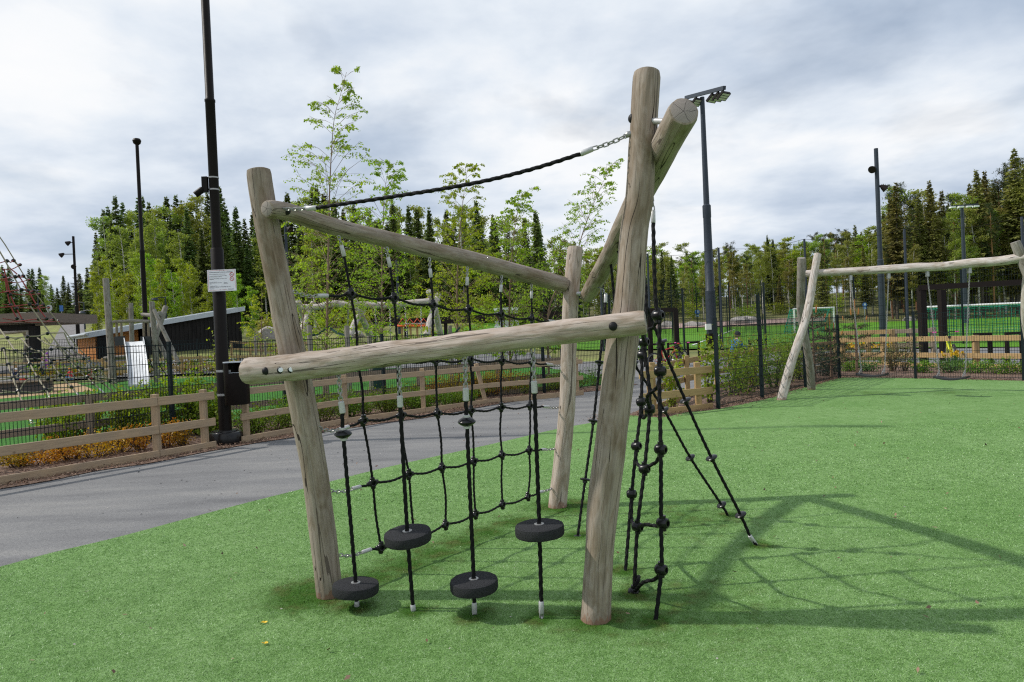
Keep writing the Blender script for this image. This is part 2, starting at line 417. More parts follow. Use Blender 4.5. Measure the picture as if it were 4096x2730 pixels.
pm('twig', (.075, .05, .035), .85, .3, 20); pm('webbing', (.012, .05, .045), .7, .2, 40)
pm('skin', (.55, .36, .27), .6, .08, 10)
for nme, c in dict(cloth_blue=(.015, .17, .45), cloth_orange=(.8, .22, .02), cloth_black=(.02, .02, .025), cloth_pink=(.62, .06, .28), cloth_purple=(.22, .06, .35), cloth_navy=(.02, .03, .1), cloth_grey=(.3, .31, .33), cloth_white=(.7, .7, .7), cloth_red=(.6, .03, .04), hair=(.2, .13, .07)).items(): pm(nme, c, .8, .18, 40, .2)
for nme, c in dict(paint_red=(.5, .02, .02), paint_yellow=(.62, .68, .02), paint_white=(.7, .72, .74), paint_pink=(.75, .07, .4), paint_orange=(.75, .11, .015), paint_blue=(.02, .06, .45)).items(): pm(nme, c, .3, .06, 20)
pm('tyre', (.02, .02, .02), .85, .3, 60); pm('fs_green', (.02, .30, .22), .8, .2, 60)
pm('petal', (.75, .48, .005), .6, .15, 30); pm('rock', (.36, .33, .31), .9, .3, 2.2, .8, bd=.08)
pm('slide_white', (.52, .54, .56), .35, .06, 5, .03, metal=.3); pm('panel_dark', (.018, .022, .026), .5, .15, 10)
pm('lens', (.55, .56, .5), .2, .1, 20)
leafmat('spruce_needles', (.06, .10, .028), (.19, .24, .06), .8, .38, .5, .7)
leafmat('spruce_olive', (.095, .108, .026), (.30, .29, .08), .8, .38, .5, .7)
leafmat('pine_needles', (.030, .050, .018), (.085, .105, .035), .8, .15, .4, .7)
leafmat('birch_far', (.14, .195, .028), (.32, .38, .075), .7, .5, .4)
leafmat('birch_lime', (.17, .25, .02), (.36, .46, .06), .7, .5, .3)
leafmat('birch_olive', (.16, .17, .035), (.33, .32, .08), .7, .45, .4)
leafmat('birch_near', (.16, .24, .015), (.44, .52, .065), 2.5, .45, .12)
leafmat('shrub_green', (.06, .13, .012), (.22, .32, .035), 3, .4, .25)
leafmat('shrub_orange', (.34, .11, .012), (.58, .34, .04), 3.5, .35, .15)
leafmat('shrub_gold', (.24, .17, .012), (.42, .31, .03), 3.5, .35, .15)
leafmat('shrub_bright', (.13, .20, .015), (.34, .42, .05), 3, .45, .2)
leafmat('shrub_dark', (.09, .075, .03), (.16, .16, .05), 3, .3, .2)
leafmat('juniper', (.02, .05, .03), (.05, .10, .045), 3, .1, .2); leafmat('blade_leaf', (.03, .11, .02), (.10, .24, .05), 3, .3, .2)
leafmat('candle', (.40, .17, .04), (.5, .25, .07), 3, .1, .2)
def birch_bark():
    m, t, b = nt('birch_bark'); tc = nd(t, 'ShaderNodeTexCoord'); mp = nd(t, 'ShaderNodeMapping', Scale=(2, 2, 7)); t.links.new(tc.outputs['Object'], mp.inputs[0])
    n = nd(t, 'ShaderNodeTexNoise', Scale=1.6, Detail=4.0); t.links.new(mp.outputs[0], n.inputs['Vector'])
    r = ramp(t, n.outputs[0], [(.38, (.06, .05, .045)), (.47, (.5, .48, .45)), (.7, (.62, .6, .57))]); t.links.new(r.outputs[0], b.inputs['Base Color']); b.inputs['Roughness'].default_value = .7
birch_bark()
pm('young_bark', (.20, .13, .085), .7, .3, 18, .3, stretch=(1, 1, 3))
def fence_wood(name, tint, dark):
    m, t, b = nt(name); tc = nd(t, 'ShaderNodeTexCoord'); g = nd(t, 'ShaderNodeAttribute', attribute_name='lc')
    mp = nd(t, 'ShaderNodeMapping', Scale=(1, 1, .06)); t.links.new(g.outputs['Vector'], mp.inputs[0])
    n1 = nd(t, 'ShaderNodeTexNoise', Scale=55, Detail=5.0, Distortion=.8); t.links.new(mp.outputs[0], n1.inputs['Vector'])
    n2 = nd(t, 'ShaderNodeTexNoise', Scale=3.2, Detail=4.0); t.links.new(g.outputs['Vector'], n2.inputs['Vector'])
    v = nd(t, 'ShaderNodeTexVoronoi', Scale=2.6); t.links.new(g.outputs['Vector'], v.inputs['Vector'])
    r = ramp(t, n1.outputs[0], [(.28, tuple(x * .68 for x in tint)), (.55, tint), (.8, tuple(x * 1.15 for x in tint))])
    c = mixc(t, mth(t, 'MULTIPLY', ramp(t, n2.outputs[0], [(.35, (1, 1, 1)), (.65, (0, 0, 0))]).outputs[0], .55), r.outputs[0], dark)
    kn = ramp(t, v.outputs['Distance'], [(.02, (1, 1, 1)), (.07, (0, 0, 0))])
    c = mixc(t, mth(t, 'MULTIPLY', kn.outputs[0], .7), c, (.09, .05, .03))
    t.links.new(c, b.inputs['Base Color']); b.inputs['Roughness'].default_value = .75; bump(t, b, n1.outputs[0], .35, .004)
fence_wood('rail_wood', (.41, .295, .18), (.28, .225, .165)); fence_wood('new_rail_wood', (.43, .29, .13), (.33, .22, .10)); fence_wood('old_rail_wood', (.31, .245, .17), (.22, .19, .155))

def black_cladding():
    m, t, b = nt('black_cladding'); tc = nd(t, 'ShaderNodeTexCoord'); mp = nd(t, 'ShaderNodeMapping', Scale=(4, 4, .4)); t.links.new(tc.outputs['Object'], mp.inputs[0])
    n = nd(t, 'ShaderNodeTexNoise', Scale=3, Detail=5.0); t.links.new(mp.outputs[0], n.inputs['Vector'])
    r = ramp(t, n.outputs[0], [(.3, (.006, .0055, .006)), (.7, (.018, .016, .016))]); t.links.new(r.outputs[0], b.inputs['Base Color']); b.inputs['Roughness'].default_value = .7
    b.inputs['Specular IOR Level'].default_value = .2
black_cladding()

def moss_mask(t, co, spots):
    """trodden, mossy patches with their own ragged outline round the feet of the climbing structure"""
    nz = nd(t, 'ShaderNodeTexNoise', Scale=7.0, Detail=5.0, Roughness=.7); t.links.new(co, nz.inputs['Vector'])
    out = None
    for (x, y, r, st) in spots:
        sb = t.nodes.new('ShaderNodeVectorMath'); sb.operation = 'SUBTRACT'; t.links.new(co, sb.inputs[0]); sb.inputs[1].default_value = (x, y, 0)
        ml = t.nodes.new('ShaderNodeVectorMath'); ml.operation = 'MULTIPLY'; t.links.new(sb.outputs[0], ml.inputs[0]); ml.inputs[1].default_value = (1, 1, 0)
        ln_ = t.nodes.new('ShaderNodeVectorMath'); ln_.operation = 'LENGTH'; t.links.new(ml.outputs[0], ln_.inputs[0])
        v = mth(t, 'MULTIPLY', mth(t, 'SUBTRACT', 1.0, mth(t, 'DIVIDE', ln_.outputs['Value'], r)), st); out = v if out is None else mth(t, 'MAXIMUM', out, v)
    m = mth(t, 'ADD', mth(t, 'MAXIMUM', out, 0.0), mth(t, 'MULTIPLY', mth(t, 'SUBTRACT', nz.outputs[0], .5), mth(t, 'MULTIPLY', mth(t, 'GREATER_THAN', out, 0.0), 1.3)))
    return ramp(t, m, [(.12, (0, 0, 0)), (.75, (1, 1, 1))]).outputs[0], nz.outputs[0]
_lp, _rp, _bp = G(1321, 2392), G(2378, 2490), G(2224, 2036)
SPOTS = [(_lp.x - .12, _lp.y + .02, .42, 1.2), (_rp.x, _rp.y, .34, 1.0), (_bp.x + .05, _bp.y, .45, 1.1)] + [(*xy_, .36, .9) for xy_ in [tuple(_lp.lerp(_bp, f_ + .06))[:2] for f_ in (.08, .2, .32, .44, .56, .7)]] + \
        [(G(*q).x, G(*q).y, .16, 1.2) for q in ((1428, 2440), (1654, 2456), (1899, 2473), (2166, 2487), (2618, 2497), (2499, 2297), (3033, 2191), (2922, 2071), (2310, 2153), (2540, 2390))] + [(G(*q).x, G(*q).y, .75, .55) for q in ((2760, 2080), (2700, 2440), (3480, 1575), (3800, 1575))]
def turf_mat(name, lo, mid, hi, spots=None, spec=.08):
    """short curly artificial grass: fibre-scale relief, worn and denser patches"""
    m, t, b = nt(name); tc = nd(t, 'ShaderNodeTexCoord'); co = tc.outputs['Object']
    fine = nd(t, 'ShaderNodeTexNoise', Scale=120, Detail=3.0, Roughness=.75); t.links.new(co, fine.inputs['Vector'])
    med = nd(t, 'ShaderNodeTexNoise', Scale=30, Detail=5.0, Roughness=.75); t.links.new(co, med.inputs['Vector'])
    low = nd(t, 'ShaderNodeTexNoise', Scale=5, Detail=6.0, Roughness=.7); t.links.new(co, low.inputs['Vector'])
    big = nd(t, 'ShaderNodeTexNoise', Scale=.7, Detail=5.0, Roughness=.6); t.links.new(co, big.inputs['Vector'])
    f = mth(t, 'ADD', mth(t, 'MULTIPLY', fine.outputs[0], .5), mth(t, 'MULTIPLY', med.outputs[0], .5))
    c = ramp(t, f, [(.38, lo), (.50, mid), (.62, hi)])
    col = mixc(t, 1.0, c.outputs[0], ramp(t, big.outputs[0], [(.32, (.84, .90, .80)), (.62, (1.06, 1.03, 1.08))]).outputs[0], 'MULTIPLY')
    col = mixc(t, 1.0, col, ramp(t, low.outputs[0], [(.3, (.80, .84, .78)), (.5, (1, 1, 1)), (.72, (1.16, 1.12, 1.18))]).outputs[0], 'MULTIPLY')
    if spots:
        mk, nz = moss_mask(t, co, spots)
        col = mixc(t, mk, col, ramp(t, nz, [(.48, (.045, .12, .014)), (.70, (.10, .12, .035))]).outputs[0])
    t.links.new(col, b.inputs['Base Color']); b.inputs['Roughness'].default_value = .75; b.inputs['Specular IOR Level'].default_value = spec
    bump(t, b, f, .9, .012)
def fibre_mat(name, c, rough, spec):
    m, t, b = nt(name); tc = nd(t, 'ShaderNodeTexCoord'); co = tc.outputs['Object']; g = nd(t, 'ShaderNodeNewGeometry')
    low = nd(t, 'ShaderNodeTexNoise', Scale=5, Detail=6.0, Roughness=.7); t.links.new(co, low.inputs['Vector'])
    col = ramp(t, g.outputs['Random Per Island'], [(0, tuple(x * .7 for x in c)), (1, tuple(x * 1.25 for x in c))]).outputs[0]
    col = mixc(t, 1.0, col, ramp(t, low.outputs[0], [(.3, (.80, .84, .78)), (.5, (1, 1, 1)), (.72, (1.14, 1.1, 1.16))]).outputs[0], 'MULTIPLY')
    mk, nz = moss_mask(t, co, SPOTS); col = mixc(t, mk, col, ramp(t, nz, [(.48, (.055, .15, .016)), (.70, (.13, .15, .04))]).outputs[0])
    t.links.new(col, b.inputs['Base Color']); b.inputs['Roughness'].default_value = rough; b.inputs['Specular IOR Level'].default_value = spec
turf_mat('turf', (.078, .168, .040), (.161, .295, .086), (.255, .39, .18), SPOTS)
turf_mat('turf_yard', (.020, .09, .010), (.045, .17, .022), (.085, .22, .045)); turf_mat('pitch_turf', (.05, .15, .01), (.10, .255, .018), (.15, .31, .035))
fibre_mat('turf_fibre', (.238, .405, .132), .55, .25); fibre_mat('turf_fibre_pale', (.40, .55, .31), .42, .35); fibre_mat('turf_fibre_deep', (.16, .31, .085), .6, .2)
def asphalt():
    m, t, b = nt('asphalt'); tc = nd(t, 'ShaderNodeTexCoord'); co = tc.outputs['Object']
    v = nd(t, 'ShaderNodeTexVoronoi', Scale=140); t.links.new(co, v.inputs['Vector'])
    n = nd(t, 'ShaderNodeTexNoise', Scale=60, Detail=5.0, Roughness=.75); t.links.new(co, n.inputs['Vector'])
    mp = nd(t, 'ShaderNodeMapping', Rotation=(0, 0, R(-37)), Scale=(.35, 1.6, 1)); t.links.new(co, mp.inputs[0])
    w = nd(t, 'ShaderNodeTexNoise', Scale=1.3, Detail=6.0, Roughness=.6); t.links.new(mp.outputs[0], w.inputs['Vector'])
    hs = ramp(t, v.outputs['Color'], [(.1, (.10, .10, .103)), (.5, (.17, .17, .174)), (.95, (.29, .285, .28))])
    wc = ramp(t, w.outputs[0], [(.30, (.66, .66, .68)), (.5, (.98, .98, .98)), (.70, (1.27, 1.25, 1.20))])
    c = mixc(t, 1.0, mixc(t, .45, hs.outputs[0], ramp(t, n.outputs[0], [(.3, (.10, .10, .105)), (.7, (.23, .228, .225))]).outputs[0]), wc.outputs[0], 'MULTIPLY')
    t.links.new(c, b.inputs['Base Color']); b.inputs['Roughness'].default_value = .85
    bump(t, b, mth(t, 'ADD', n.outputs[0], mth(t, 'MULTIPLY', v.outputs['Distance'], .6)), .55, .006)
asphalt()
def mulch():
    m, t, b = nt('bark_mulch'); tc = nd(t, 'ShaderNodeTexCoord'); mp = nd(t, 'ShaderNodeMapping', Scale=(1, .55, 1), Rotation=(0, 0, .4)); t.links.new(tc.outputs['Object'], mp.inputs[0])
    v = nd(t, 'ShaderNodeTexVoronoi', Scale=42); t.links.new(mp.outputs[0], v.inputs['Vector'])
    r = ramp(t, v.outputs['Color'], [(.1, (.045, .026, .018)), (.5, (.15, .085, .055)), (.9, (.31, .205, .15))]); t.links.new(r.outputs[0], b.inputs['Base Color']); b.inputs['Roughness'].default_value = .9
    bump(t, b, v.outputs['Distance'], .9, .02)
mulch()
def ground_mats():
    for nm, cols, sc in (('meadow', ((.085, .11, .022), (.19, .19, .055), (.22, .26, .05)), .16), ('sand_rubber', ((.38, .25, .12), (.46, .31, .16), (.54, .38, .21)), 30),
                         ('gravel', ((.15, .145, .145), (.21, .20, .20), (.27, .26, .255)), 3), ('forest_floor', ((.07, .075, .022), (.13, .135, .035), (.20, .17, .075)), .35)):
        m, t, b = nt(nm); tc = nd(t, 'ShaderNodeTexCoord')
        n = nd(t, 'ShaderNodeTexNoise', Scale=sc, Detail=7.0, Roughness=.7); t.links.new(tc.outputs['Object'], n.inputs['Vector'])
        r = ramp(t, n.outputs[0], [(.36, cols[0]), (.5, cols[1]), (.64, cols[2])])
        n2 = nd(t, 'ShaderNodeTexNoise', Scale=sc * 14, Detail=4.0); t.links.new(tc.outputs['Object'], n2.inputs['Vector'])
        c = mixc(t, 1.0, r.outputs[0], ramp(t, n2.outputs[0], [(.3, (.65, .65, .65)), (.7, (1.25, 1.25, 1.25))]).outputs[0], 'MULTIPLY')
        t.links.new(c, b.inputs['Base Color']); b.inputs['Roughness'].default_value = .95; bump(t, b, n2.outputs[0], .5, .05)
ground_mats()

# ------------------------------------------------------------------ ground sheets
def sheet(name, poly, mat, off=0.0, grid=0, kind='structure', thick=0.0, follow=False):
    bm = bmesh.new(); bm.faces.new([bm.verts.new((p[0], p[1], 0)) for p in poly])
    if grid:
        xs = [p[0] for p in poly]; ys = [p[1] for p in poly]
        for ax, lo, hi in ((Vector((1, 0, 0)), min(xs), max(xs)), (Vector((0, 1, 0)), min(ys), max(ys))):
            q = math.ceil(lo / grid) * grid
            while q < hi:
                bmesh.ops.bisect_plane(bm, geom=bm.verts[:] + bm.edges[:] + bm.faces[:], plane_co=ax * q, plane_no=ax); q += grid
    else: bmesh.ops.triangulate(bm, faces=bm.faces[:])
    if thick:
        e = bmesh.ops.extrude_edge_only(bm, edges=[e for e in bm.edges if e.is_boundary])
        for v in [g for g in e['geom'] if isinstance(g, bmesh.types.BMVert)]: v.co.z -= thick
    for v in bm.verts: v.co.z += off + (terr(v.co.x, v.co.y) if follow else 0)
    bmesh.ops.recalc_face_normals(bm, faces=bm.faces[:])
    up = sum(f.normal.z for f in bm.faces)
    if up < 0: bmesh.ops.reverse_faces(bm, faces=bm.faces[:])
    me = bpy.data.meshes.new(name); bm.to_mesh(me); bm.free(); me.materials.append(MATS[mat])
    o = bpy.data.objects.new(name, me); COL.objects.link(o); return tag(o, kind=kind)
def xy(p): return (p.x, p.y)
# terrain
xs = np.concatenate([np.linspace(-420, -62, 26), np.arange(-60, 100, 2.5), np.linspace(102, 460, 26)])
ys = np.concatenate([np.linspace(-30, 18, 9), np.arange(20, 170, 2.5), np.linspace(175, 420, 24)])
V = []
for y in ys:
    for x in xs: V.append((x, y, terr(x, y) - .03 - .05 * (y > 30) + (.35 * noise.noise((x * .05, y * .05, 0)) if y > 105 else 0)))
nx = len(xs); Fq = [(j * nx + i, j * nx + i + 1, (j + 1) * nx + i + 1, (j + 1) * nx + i) for j in range(len(ys) - 1) for i in range(nx - 1)]
g_ = npmesh('terrain', V, np.array(Fq), None, mats=['meadow', 'forest_floor'], smooth=True,
       mi=[1 if (ys[j] > 100) else 0 for j in range(len(ys) - 1) for i in range(nx - 1)]); tag(g_, kind='structure')

near_edge = [G(*p) for p in ((0, 2278), (212, 2220), (370, 2183), (529, 2143), (741, 2085), (1000, 2016), (1212, 1963), (1317, 1935), (1521, 1882), (1801, 1819), (2012, 1772), (2229, 1721), (2400, 1690), (2512, 1666), (2650, 1675), (2739, 1655), (2882, 1639), (3100, 1592), (3150, 1572), (3262, 1543), (3357, 1516), (3432, 1514), (3650, 1516), (4096, 1527))]
e0 = near_edge[0] + (near_edge[0] - near_edge[3]).normalized() * 7
e1 = near_edge[-1] + Vector((5, -6, 0))
sheet('turf', [xy(e0)] + [xy(p) for p in smooth_path(near_edge, 3)] + [xy(e1), (20, -4), (-14, -4)], 'turf', .018, thick=.03)
far_edge = [G(*p) for p in ((0, 1959), (191, 1928), (383, 1886), (600, 1856), (830, 1809), (1021, 1775), (1174, 1752), (1346, 1723), (1534, 1694), (1700, 1674), (1968, 1622), (2232, 1580), (2421, 1562))]
d0 = (far_edge[0] - far_edge[3]).normalized()
far_edge = [far_edge[0] + d0 * 6] + far_edge
sheet('path', [(-16, -5), (30, -5), (34, 20), (24, 34), (9, 48), (2, 40), (1.6, 30), (2.3, 17.6), (0, 18), (-7.5, 11), (-12, 4)], 'asphalt', 0.0)
INNER = [(-12.2, 4.0), (-8.3, 9.0), (-6.85, 11.0), (-5.4, 13.0), (-3.2, 15.2), (-.8, 17.0), (1.5, 18.2), (3.0, 19.2)]
sheet('planting_bed', [xy(p) for p in far_edge] + [(3.4, 18.6)] + INNER[::-1], 'bark_mulch', .010)
sheet('yard_turf', INNER + [(2.4, 26), (0, 34), (-2, 36), (-34, 36), (-30, 12), (-16, 4)], 'turf_yard', .006)
sheet('yard_paving', [(-40, 35.9), (-2, 35.9), (0, 33.9), (1.8, 30), (2.2, 40), (0, 46), (-14, 46), (-20, 44.4), (-40, 44.4)], 'asphalt', .02, grid=2.0, follow=True)
sand = [G(*p) for p in ((-420, 1640), (0, 1597), (230, 1577), (386, 1565), (290, 1527), (190, 1524), (-500, 1545))]
sheet('sand_rubber_surface', [xy(p) for p in sand], 'sand_rubber', .012)
rb = [G(*p) for p in ((2512, 1664), (2560, 1640), (2620, 1636), (2712, 1603), (2864, 1560), (3050, 1522), (3250, 1482), (3330, 1466), (3420, 1452), (3535, 1458), (3906, 1470), (4250, 1478))]
lo_edge = near_edge[12:]
sheet('planting_bed', [xy(p) for p in rb] + [xy(p) for p in ([near_edge[-1] + Vector((2, -2, 0))] + [q + Vector((0, -.06, 0)) for q in lo_edge[::-1]])], 'bark_mulch', .008)
sheet('pitch', [(-8, 58), (9.8, 42), (19, 32), (33, 19), (95, 62), (100, 92), (22, 99), (2, 95)], 'pitch_turf', .02, grid=2.5, follow=True)
def strip(a, b, w):
    a, b = Vector(a), Vector(b); n = Vector((-(b - a).y, (b - a).x)).normalized() * w / 2
    sheet('pitch_line', [tuple(a + n), tuple(a - n), tuple(b - n), tuple(b + n)], 'white_paint', .05, grid=2.5, follow=True)
strip((12, 45.5), (38, 19.2), .14); strip((12, 45.5), (30, 92), .14); strip((24, 62), (46, 42), .14); strip((46, 42), (60, 54), .14)
rd = [XT(p, Y) for p, Y in ((340, 46), (345, 56), (340, 92), (268, 92), (205, 56), (170, 46))]
sheet('gravel_road', [xy(p) for p in rd], 'gravel', .03, grid=2.5, follow=True)
pv = [XT(p, Y) for p, Y in ((2380, 99), (3300, 101), (3300, 107), (2380, 106))]
pm('pink_paving', (.42, .29, .25), .85, .15, 1.5)
sheet('paved_strip', [xy(p) for p in pv], 'pink_paving', .06, grid=2.5, follow=True)
# ------------------------------------------------------------------ the climbing frame (foreground)
LP, RP, BP = G(1321, 2392), G(2378, 2490), G(2224, 2036)
fr = thing('climbing_structure', 'tall weathered log climbing frame with leaning posts and crossing beams on green turf', 'climbing frame', (LP + RP) / 2)
def sink(p): return p - Vector((0, 0, .06))
log('post', [P(1324, 2420, 4.0), P(1263, 1921, 4.0), P(1202, 1570, 4.0), P(1165, 1393, 4.0), P(1121, 1166, 3.99), P(1077, 946, 3.98), P(1045, 755, 3.97), P(1034, 680, 3.97)], [.074, .076, .075, .076, .077, .072, .069, .069], fr)
tp = [(2378, 2490, 3.51), (2405, 2093, 3.51), (2437, 1825, 3.51), (2468, 1557, 3.52), (2492, 1330, 3.53), (2512, 1238, 3.53), (2527, 1042, 3.54), (2538, 915, 3.55), (2555, 820, 3.55), (2562, 740, 3.55), (2568, 621, 3.56), (2581, 410, 3.56), (2589, 288, 3.57)]
log('post', [sink(RP)] + [P(*q) for q in tp[1:]], [.079, .077, .073, .078, .080, .081, .082, .083, .080, .076, .073, .071, .072, .073, .072, .069], fr, wob=.05)
log('post', [sink(BP), P(2267, 1646, 5.86), P(2274, 1420, 5.9), P(2283, 1200, 5.95), P(2302, 990, 6.0)], [.080, .073, .070, .067, .068, .069], fr, wob=.05, mats=('pale_log', 'log_end'))
fb = [(982, 1485), (1150, 1473), (1330, 1449), (1507, 1424), (1730, 1397), (1850, 1379), (2006, 1360), (2197, 1336), (2300, 1322), (2450, 1305), (2584, 1289)]
def fbY(px): return 3.84 + (3.355 - 3.84) * (px - 982) / 1602
log('beam', [P(x, y, fbY(x)) for x, y in fb], [.073, .073, .069, .066, .064, .062, .060, .059], fr, wob=.085, low=.07, n_along=3.0, mats=('pale_log', 'log_end'))
tb = [(1067, 836, 3.80), (1155, 850, 3.95), (1346, 911, 4.25), (1538, 956, 4.6), (1729, 1004, 4.93), (1900, 1043, 5.27), (2075, 1091, 5.6), (2256, 1139, 5.93)]
log('beam', [P(*q) for q in tb], [.050, .052, .056, .060, .064, .067, .068], fr, wob=.03)
def sl(px): pass
s0, s1 = P(2735, 445, 3.2), P(2349, 1185, 5.9)
slp = [s0.lerp(s1, t) for t in np.linspace(0, 1, 7)]
slp[3] += Vector((.012, 0, .01)); slp[4] += Vector((.02, 0, .012)); slp[5] += Vector((.012, 0, .008))
log('beam', slp, [.073, .075, .074, .072, .070, .068, .064], fr, wob=.05)
def slope_at(Y):
    q = smooth_path(slp); ys_ = [p.y for p in q]
    return Vector((np.interp(Y, ys_, [p.x for p in q]), Y, np.interp(Y, ys_, [p.z for p in q])))
def rod(name, a, b, r, mt, par): return MB().tube([a, b], r, 14).build(name, mt, par)
rod('spacer_tube', P(2574, 484, 3.55), P(2690, 487, 3.42), .016, 'alu', fr)
rod('spacer_tube', P(2290, 1175, 5.92), P(2349, 1177, 5.92), .018, 'alu', fr)
def cap(px, py, Y, r, par, face=None, label=False):
    c = P(px, py, Y); ax = (face or (C0 - c)).normalized()
    mb = MB().lathe([(r, -.03), (r, 0), (r * .93, r * .28), (r * .72, r * .52), (r * .4, r * .68), (.001, r * .72)], c, ax, 20)
    o = mb.build('bolt_cap', 'dull_plastic', par)
    if label: MB().lathe([(r * .56, 0), (r * .56, .004), (.001, .005)], c + ax * r * .60, ax, 16).build('badge', 'sign_white', o)
    return o
cap(1065, 1485, fbY(1065) - .072, .0225, fr); cap(1124, 1481, fbY(1124) - .068, .0225, fr, Vector((.25, -1, .1)), True); cap(1166, 1479, fbY(1166) - .066, .0225, fr, Vector((.25, -1, .1)), True)
cap(2453, 1306, fbY(2453) - .052, .0225, fr, Vector((-.05, -1, .05)))
cap(1147, 848, 3.88, .019, fr, Vector((.1, -1, -.35))); cap(2527, 475, 3.56, .024, fr, Vector((-1, -.35, 0))); cap(2316, 1121, 5.97, .024, fr, Vector((1, -.2, 0)))

# ------------------------------------------------------------------ rope fittings
def sleeve(a, b, par, r=.0125):
    a, b = Vector(a), Vector(b); L = (b - a).length
    return MB().lathe([(r * .8, 0), (r, .004), (r, L - .004), (r * .8, L)], a, b - a, 16).build('ferrule', 'alu', par)
def chn(a, b, par, sag=0.0, link=.03, wire=.0032): return MB().chain(a, b, link, wire, sag).build('chain', 'steel', par)
def rp(pts, par, r=.0078): return MB().rope(pts, r).build('rope', 'rope', par)
def sagmid(a, b, s): return (a + b) / 2 - Vector((0, 0, (a - b).length * s))

def conn_mesh(r=.0235, thick=.032, ax=(0, -1, 0), up=(0, 0, 1), side=(1, 0, 0)):
    """moulded plastic cross connector: a thick ring with four collar stubs"""
    ax, up, side = Vector(ax), Vector(up), Vector(side); mb = MB(); k = 22
    prof = [(r * .55, -thick * .42), (r * .55, thick * .42), (r * .75, thick * .5), (r * 1.0, thick * .46), (r * 1.18, thick * .25), (r * 1.22, 0), (r * 1.18, -thick * .25), (r * 1.0, -thick * .46), (r * .75, -thick * .5), (r * .55, -thick * .42)]
    mb.lathe(prof, (0, 0, 0), ax, k, cap=False)
    mb.lathe([(r * .6, -thick * .2), (r * .6, thick * .12), (.001, thick * .16)], (0, 0, 0), ax, k)
    for d in (up, -up, side, -side): mb.lathe([(r * .72, r * .7), (r * .66, r * 1.45), (r * .5, r * 1.62)], (0, 0, 0), d, 14)
    return mb
# ------------------------------------------------------------------ big climbing net between left post and back post
cn = thing('climbing_net', 'black rope climbing net of square mesh stretched between left and back log posts', 'climbing net', LP + (BP - LP) * .5)
def N(px, py): return onplane(px, py, LP, BP)
rows = [
    dict(l=((1174, 1166), (1270, 1184), (1311, 1184)), n=[(1403, 1177), (1576, 1194), (1732, 1221), (1874, 1240), (2005, 1258), (2128, 1275)], r=((2195, 1285), (2217, 1287), (2247, 1290))),
    dict(l=((1206, 1428), (1290, 1450), (1330, 1450)), n=[(1430, 1440), (1590, 1442), (1743, 1443), (1880, 1438), (2008, 1443), (2128, 1450)], r=((2185, 1457), (2209, 1460), (2249, 1460))),
    dict(l=((1275, 1712), (1358, 1719), (1395, 1707)), n=[(1453, 1683), (1605, 1662), (1750, 1654), (1884, 1643), (2005, 1630), (2120, 1624)], r=((2173, 1627), (2197, 1629), (2246, 1626))),
    dict(l=((1319, 1963), (1409, 1956), (1442, 1947)), n=[(1491, 1933), (1635, 1898), (1768, 1872), (1895, 1846), (2008, 1821), (2117, 1802)], r=((2166, 1799), (2184, 1799), (2236, 1788))),
    dict(l=((1358, 2221), (1449, 2210), (1484, 2198)), n=[(1524, 2191), (1657, 2150), (1782, 2100), (1902, 2058), (2010, 2019), (2112, 1987)], r=((2158, 1970), (2173, 1966), (2229, 1942)))]
for rw in rows:
    L3 = [N(*q) for q in rw['l']]; R3 = [N(*q) for q in rw['r']]; NN = [N(*q) for q in rw['n']]
    pts = [L3[2]]
    seq = [L3[2]] + NN + [R3[0]]
    for a, b in zip(seq[:-1], seq[1:]): pts += [sagmid(a, b, .05), b]
    rp(pts, cn)
    chn(L3[0], L3[1], cn, .012); sleeve(L3[1], L3[2] + (L3[2] - L3[1]) * .02, cn); sleeve(R3[0], R3[1], cn); chn(R3[1], R3[2], cn, .008)
tops = [((1354, 946), (1366, 982), (1377, 1026)), ((1548, 991), (1552, 1030), (1561, 1070)), ((1718, 1034), (1720, 1075), (1724, 1111)), ((1869, 1071), (1869, 1109), (1869, 1143)), ((2007, 1105), (2005, 1140), (2003, 1170)), ((2126, 1138), (2126, 1166), (2126, 1195))]
for i, tpx in enumerate(tops):
    T3 = [N(*q) for q in tpx]; col = [N(*rw['n'][i]) for rw in rows]
    pts = [T3[2]] + col
    wig = []
    for k_, q in enumerate(pts):
        wig.append(q)
        if 0 < k_ < len(pts) - 1: wig.append((q + pts[k_ + 1]) / 2 + Vector((.012 * math.sin(i * 2 + k_), .01, 0)))
    rp(wig, cn); chn(T3[0], T3[1], cn, 0, .026); sleeve(T3[1], T3[2], cn)
dvec = (BP - LP).normalized(); dn = Vector((dvec.y, -dvec.x, 0))
cproto = conn_mesh(ax=dn, side=dvec).build('connector', 'plastic', None)
first = True
for rw in rows:
    for q in rw['n']:
        o = cproto if first else cproto.copy()
        if not first: COL.objects.link(o)
        first = False; o.parent = cn; o.location = N(*q) - cn.location
        o.rotation_euler = (rnd.uniform(-.12, .12), rnd.uniform(-.12, .12), rnd.uniform(-.25, .25))

# ------------------------------------------------------------------ hand rope over the top
hr = thing('hand_rope', 'thick black hand rope slung from low log beam up to tall log post', 'rope', P(1602, 790, 3.75))
A = P(1118, 834, 3.86); B = P(1226, 835, 3.80); Cc = P(1267, 832, 3.78); E = P(2321, 617, 3.56); F_ = P(2371, 596, 3.56); H = P(2516, 538, 3.55)
chn(A, B, hr, .004, .03); sleeve(B, Cc, hr, .014); rp([Cc, P(1602, 783, 3.7), P(1900, 733, 3.62), P(2130, 677, 3.58), E], hr, .0105); sleeve(E, F_, hr, .015); chn(F_, H, hr, .006, .036, .004)
MB().lathe([(.016, -.01), (.016, .012), (.009, .02), (.001, .021)], H, Vector((-1, -.1, -.2)), 14).build('eye_bolt', 'steel', hr)

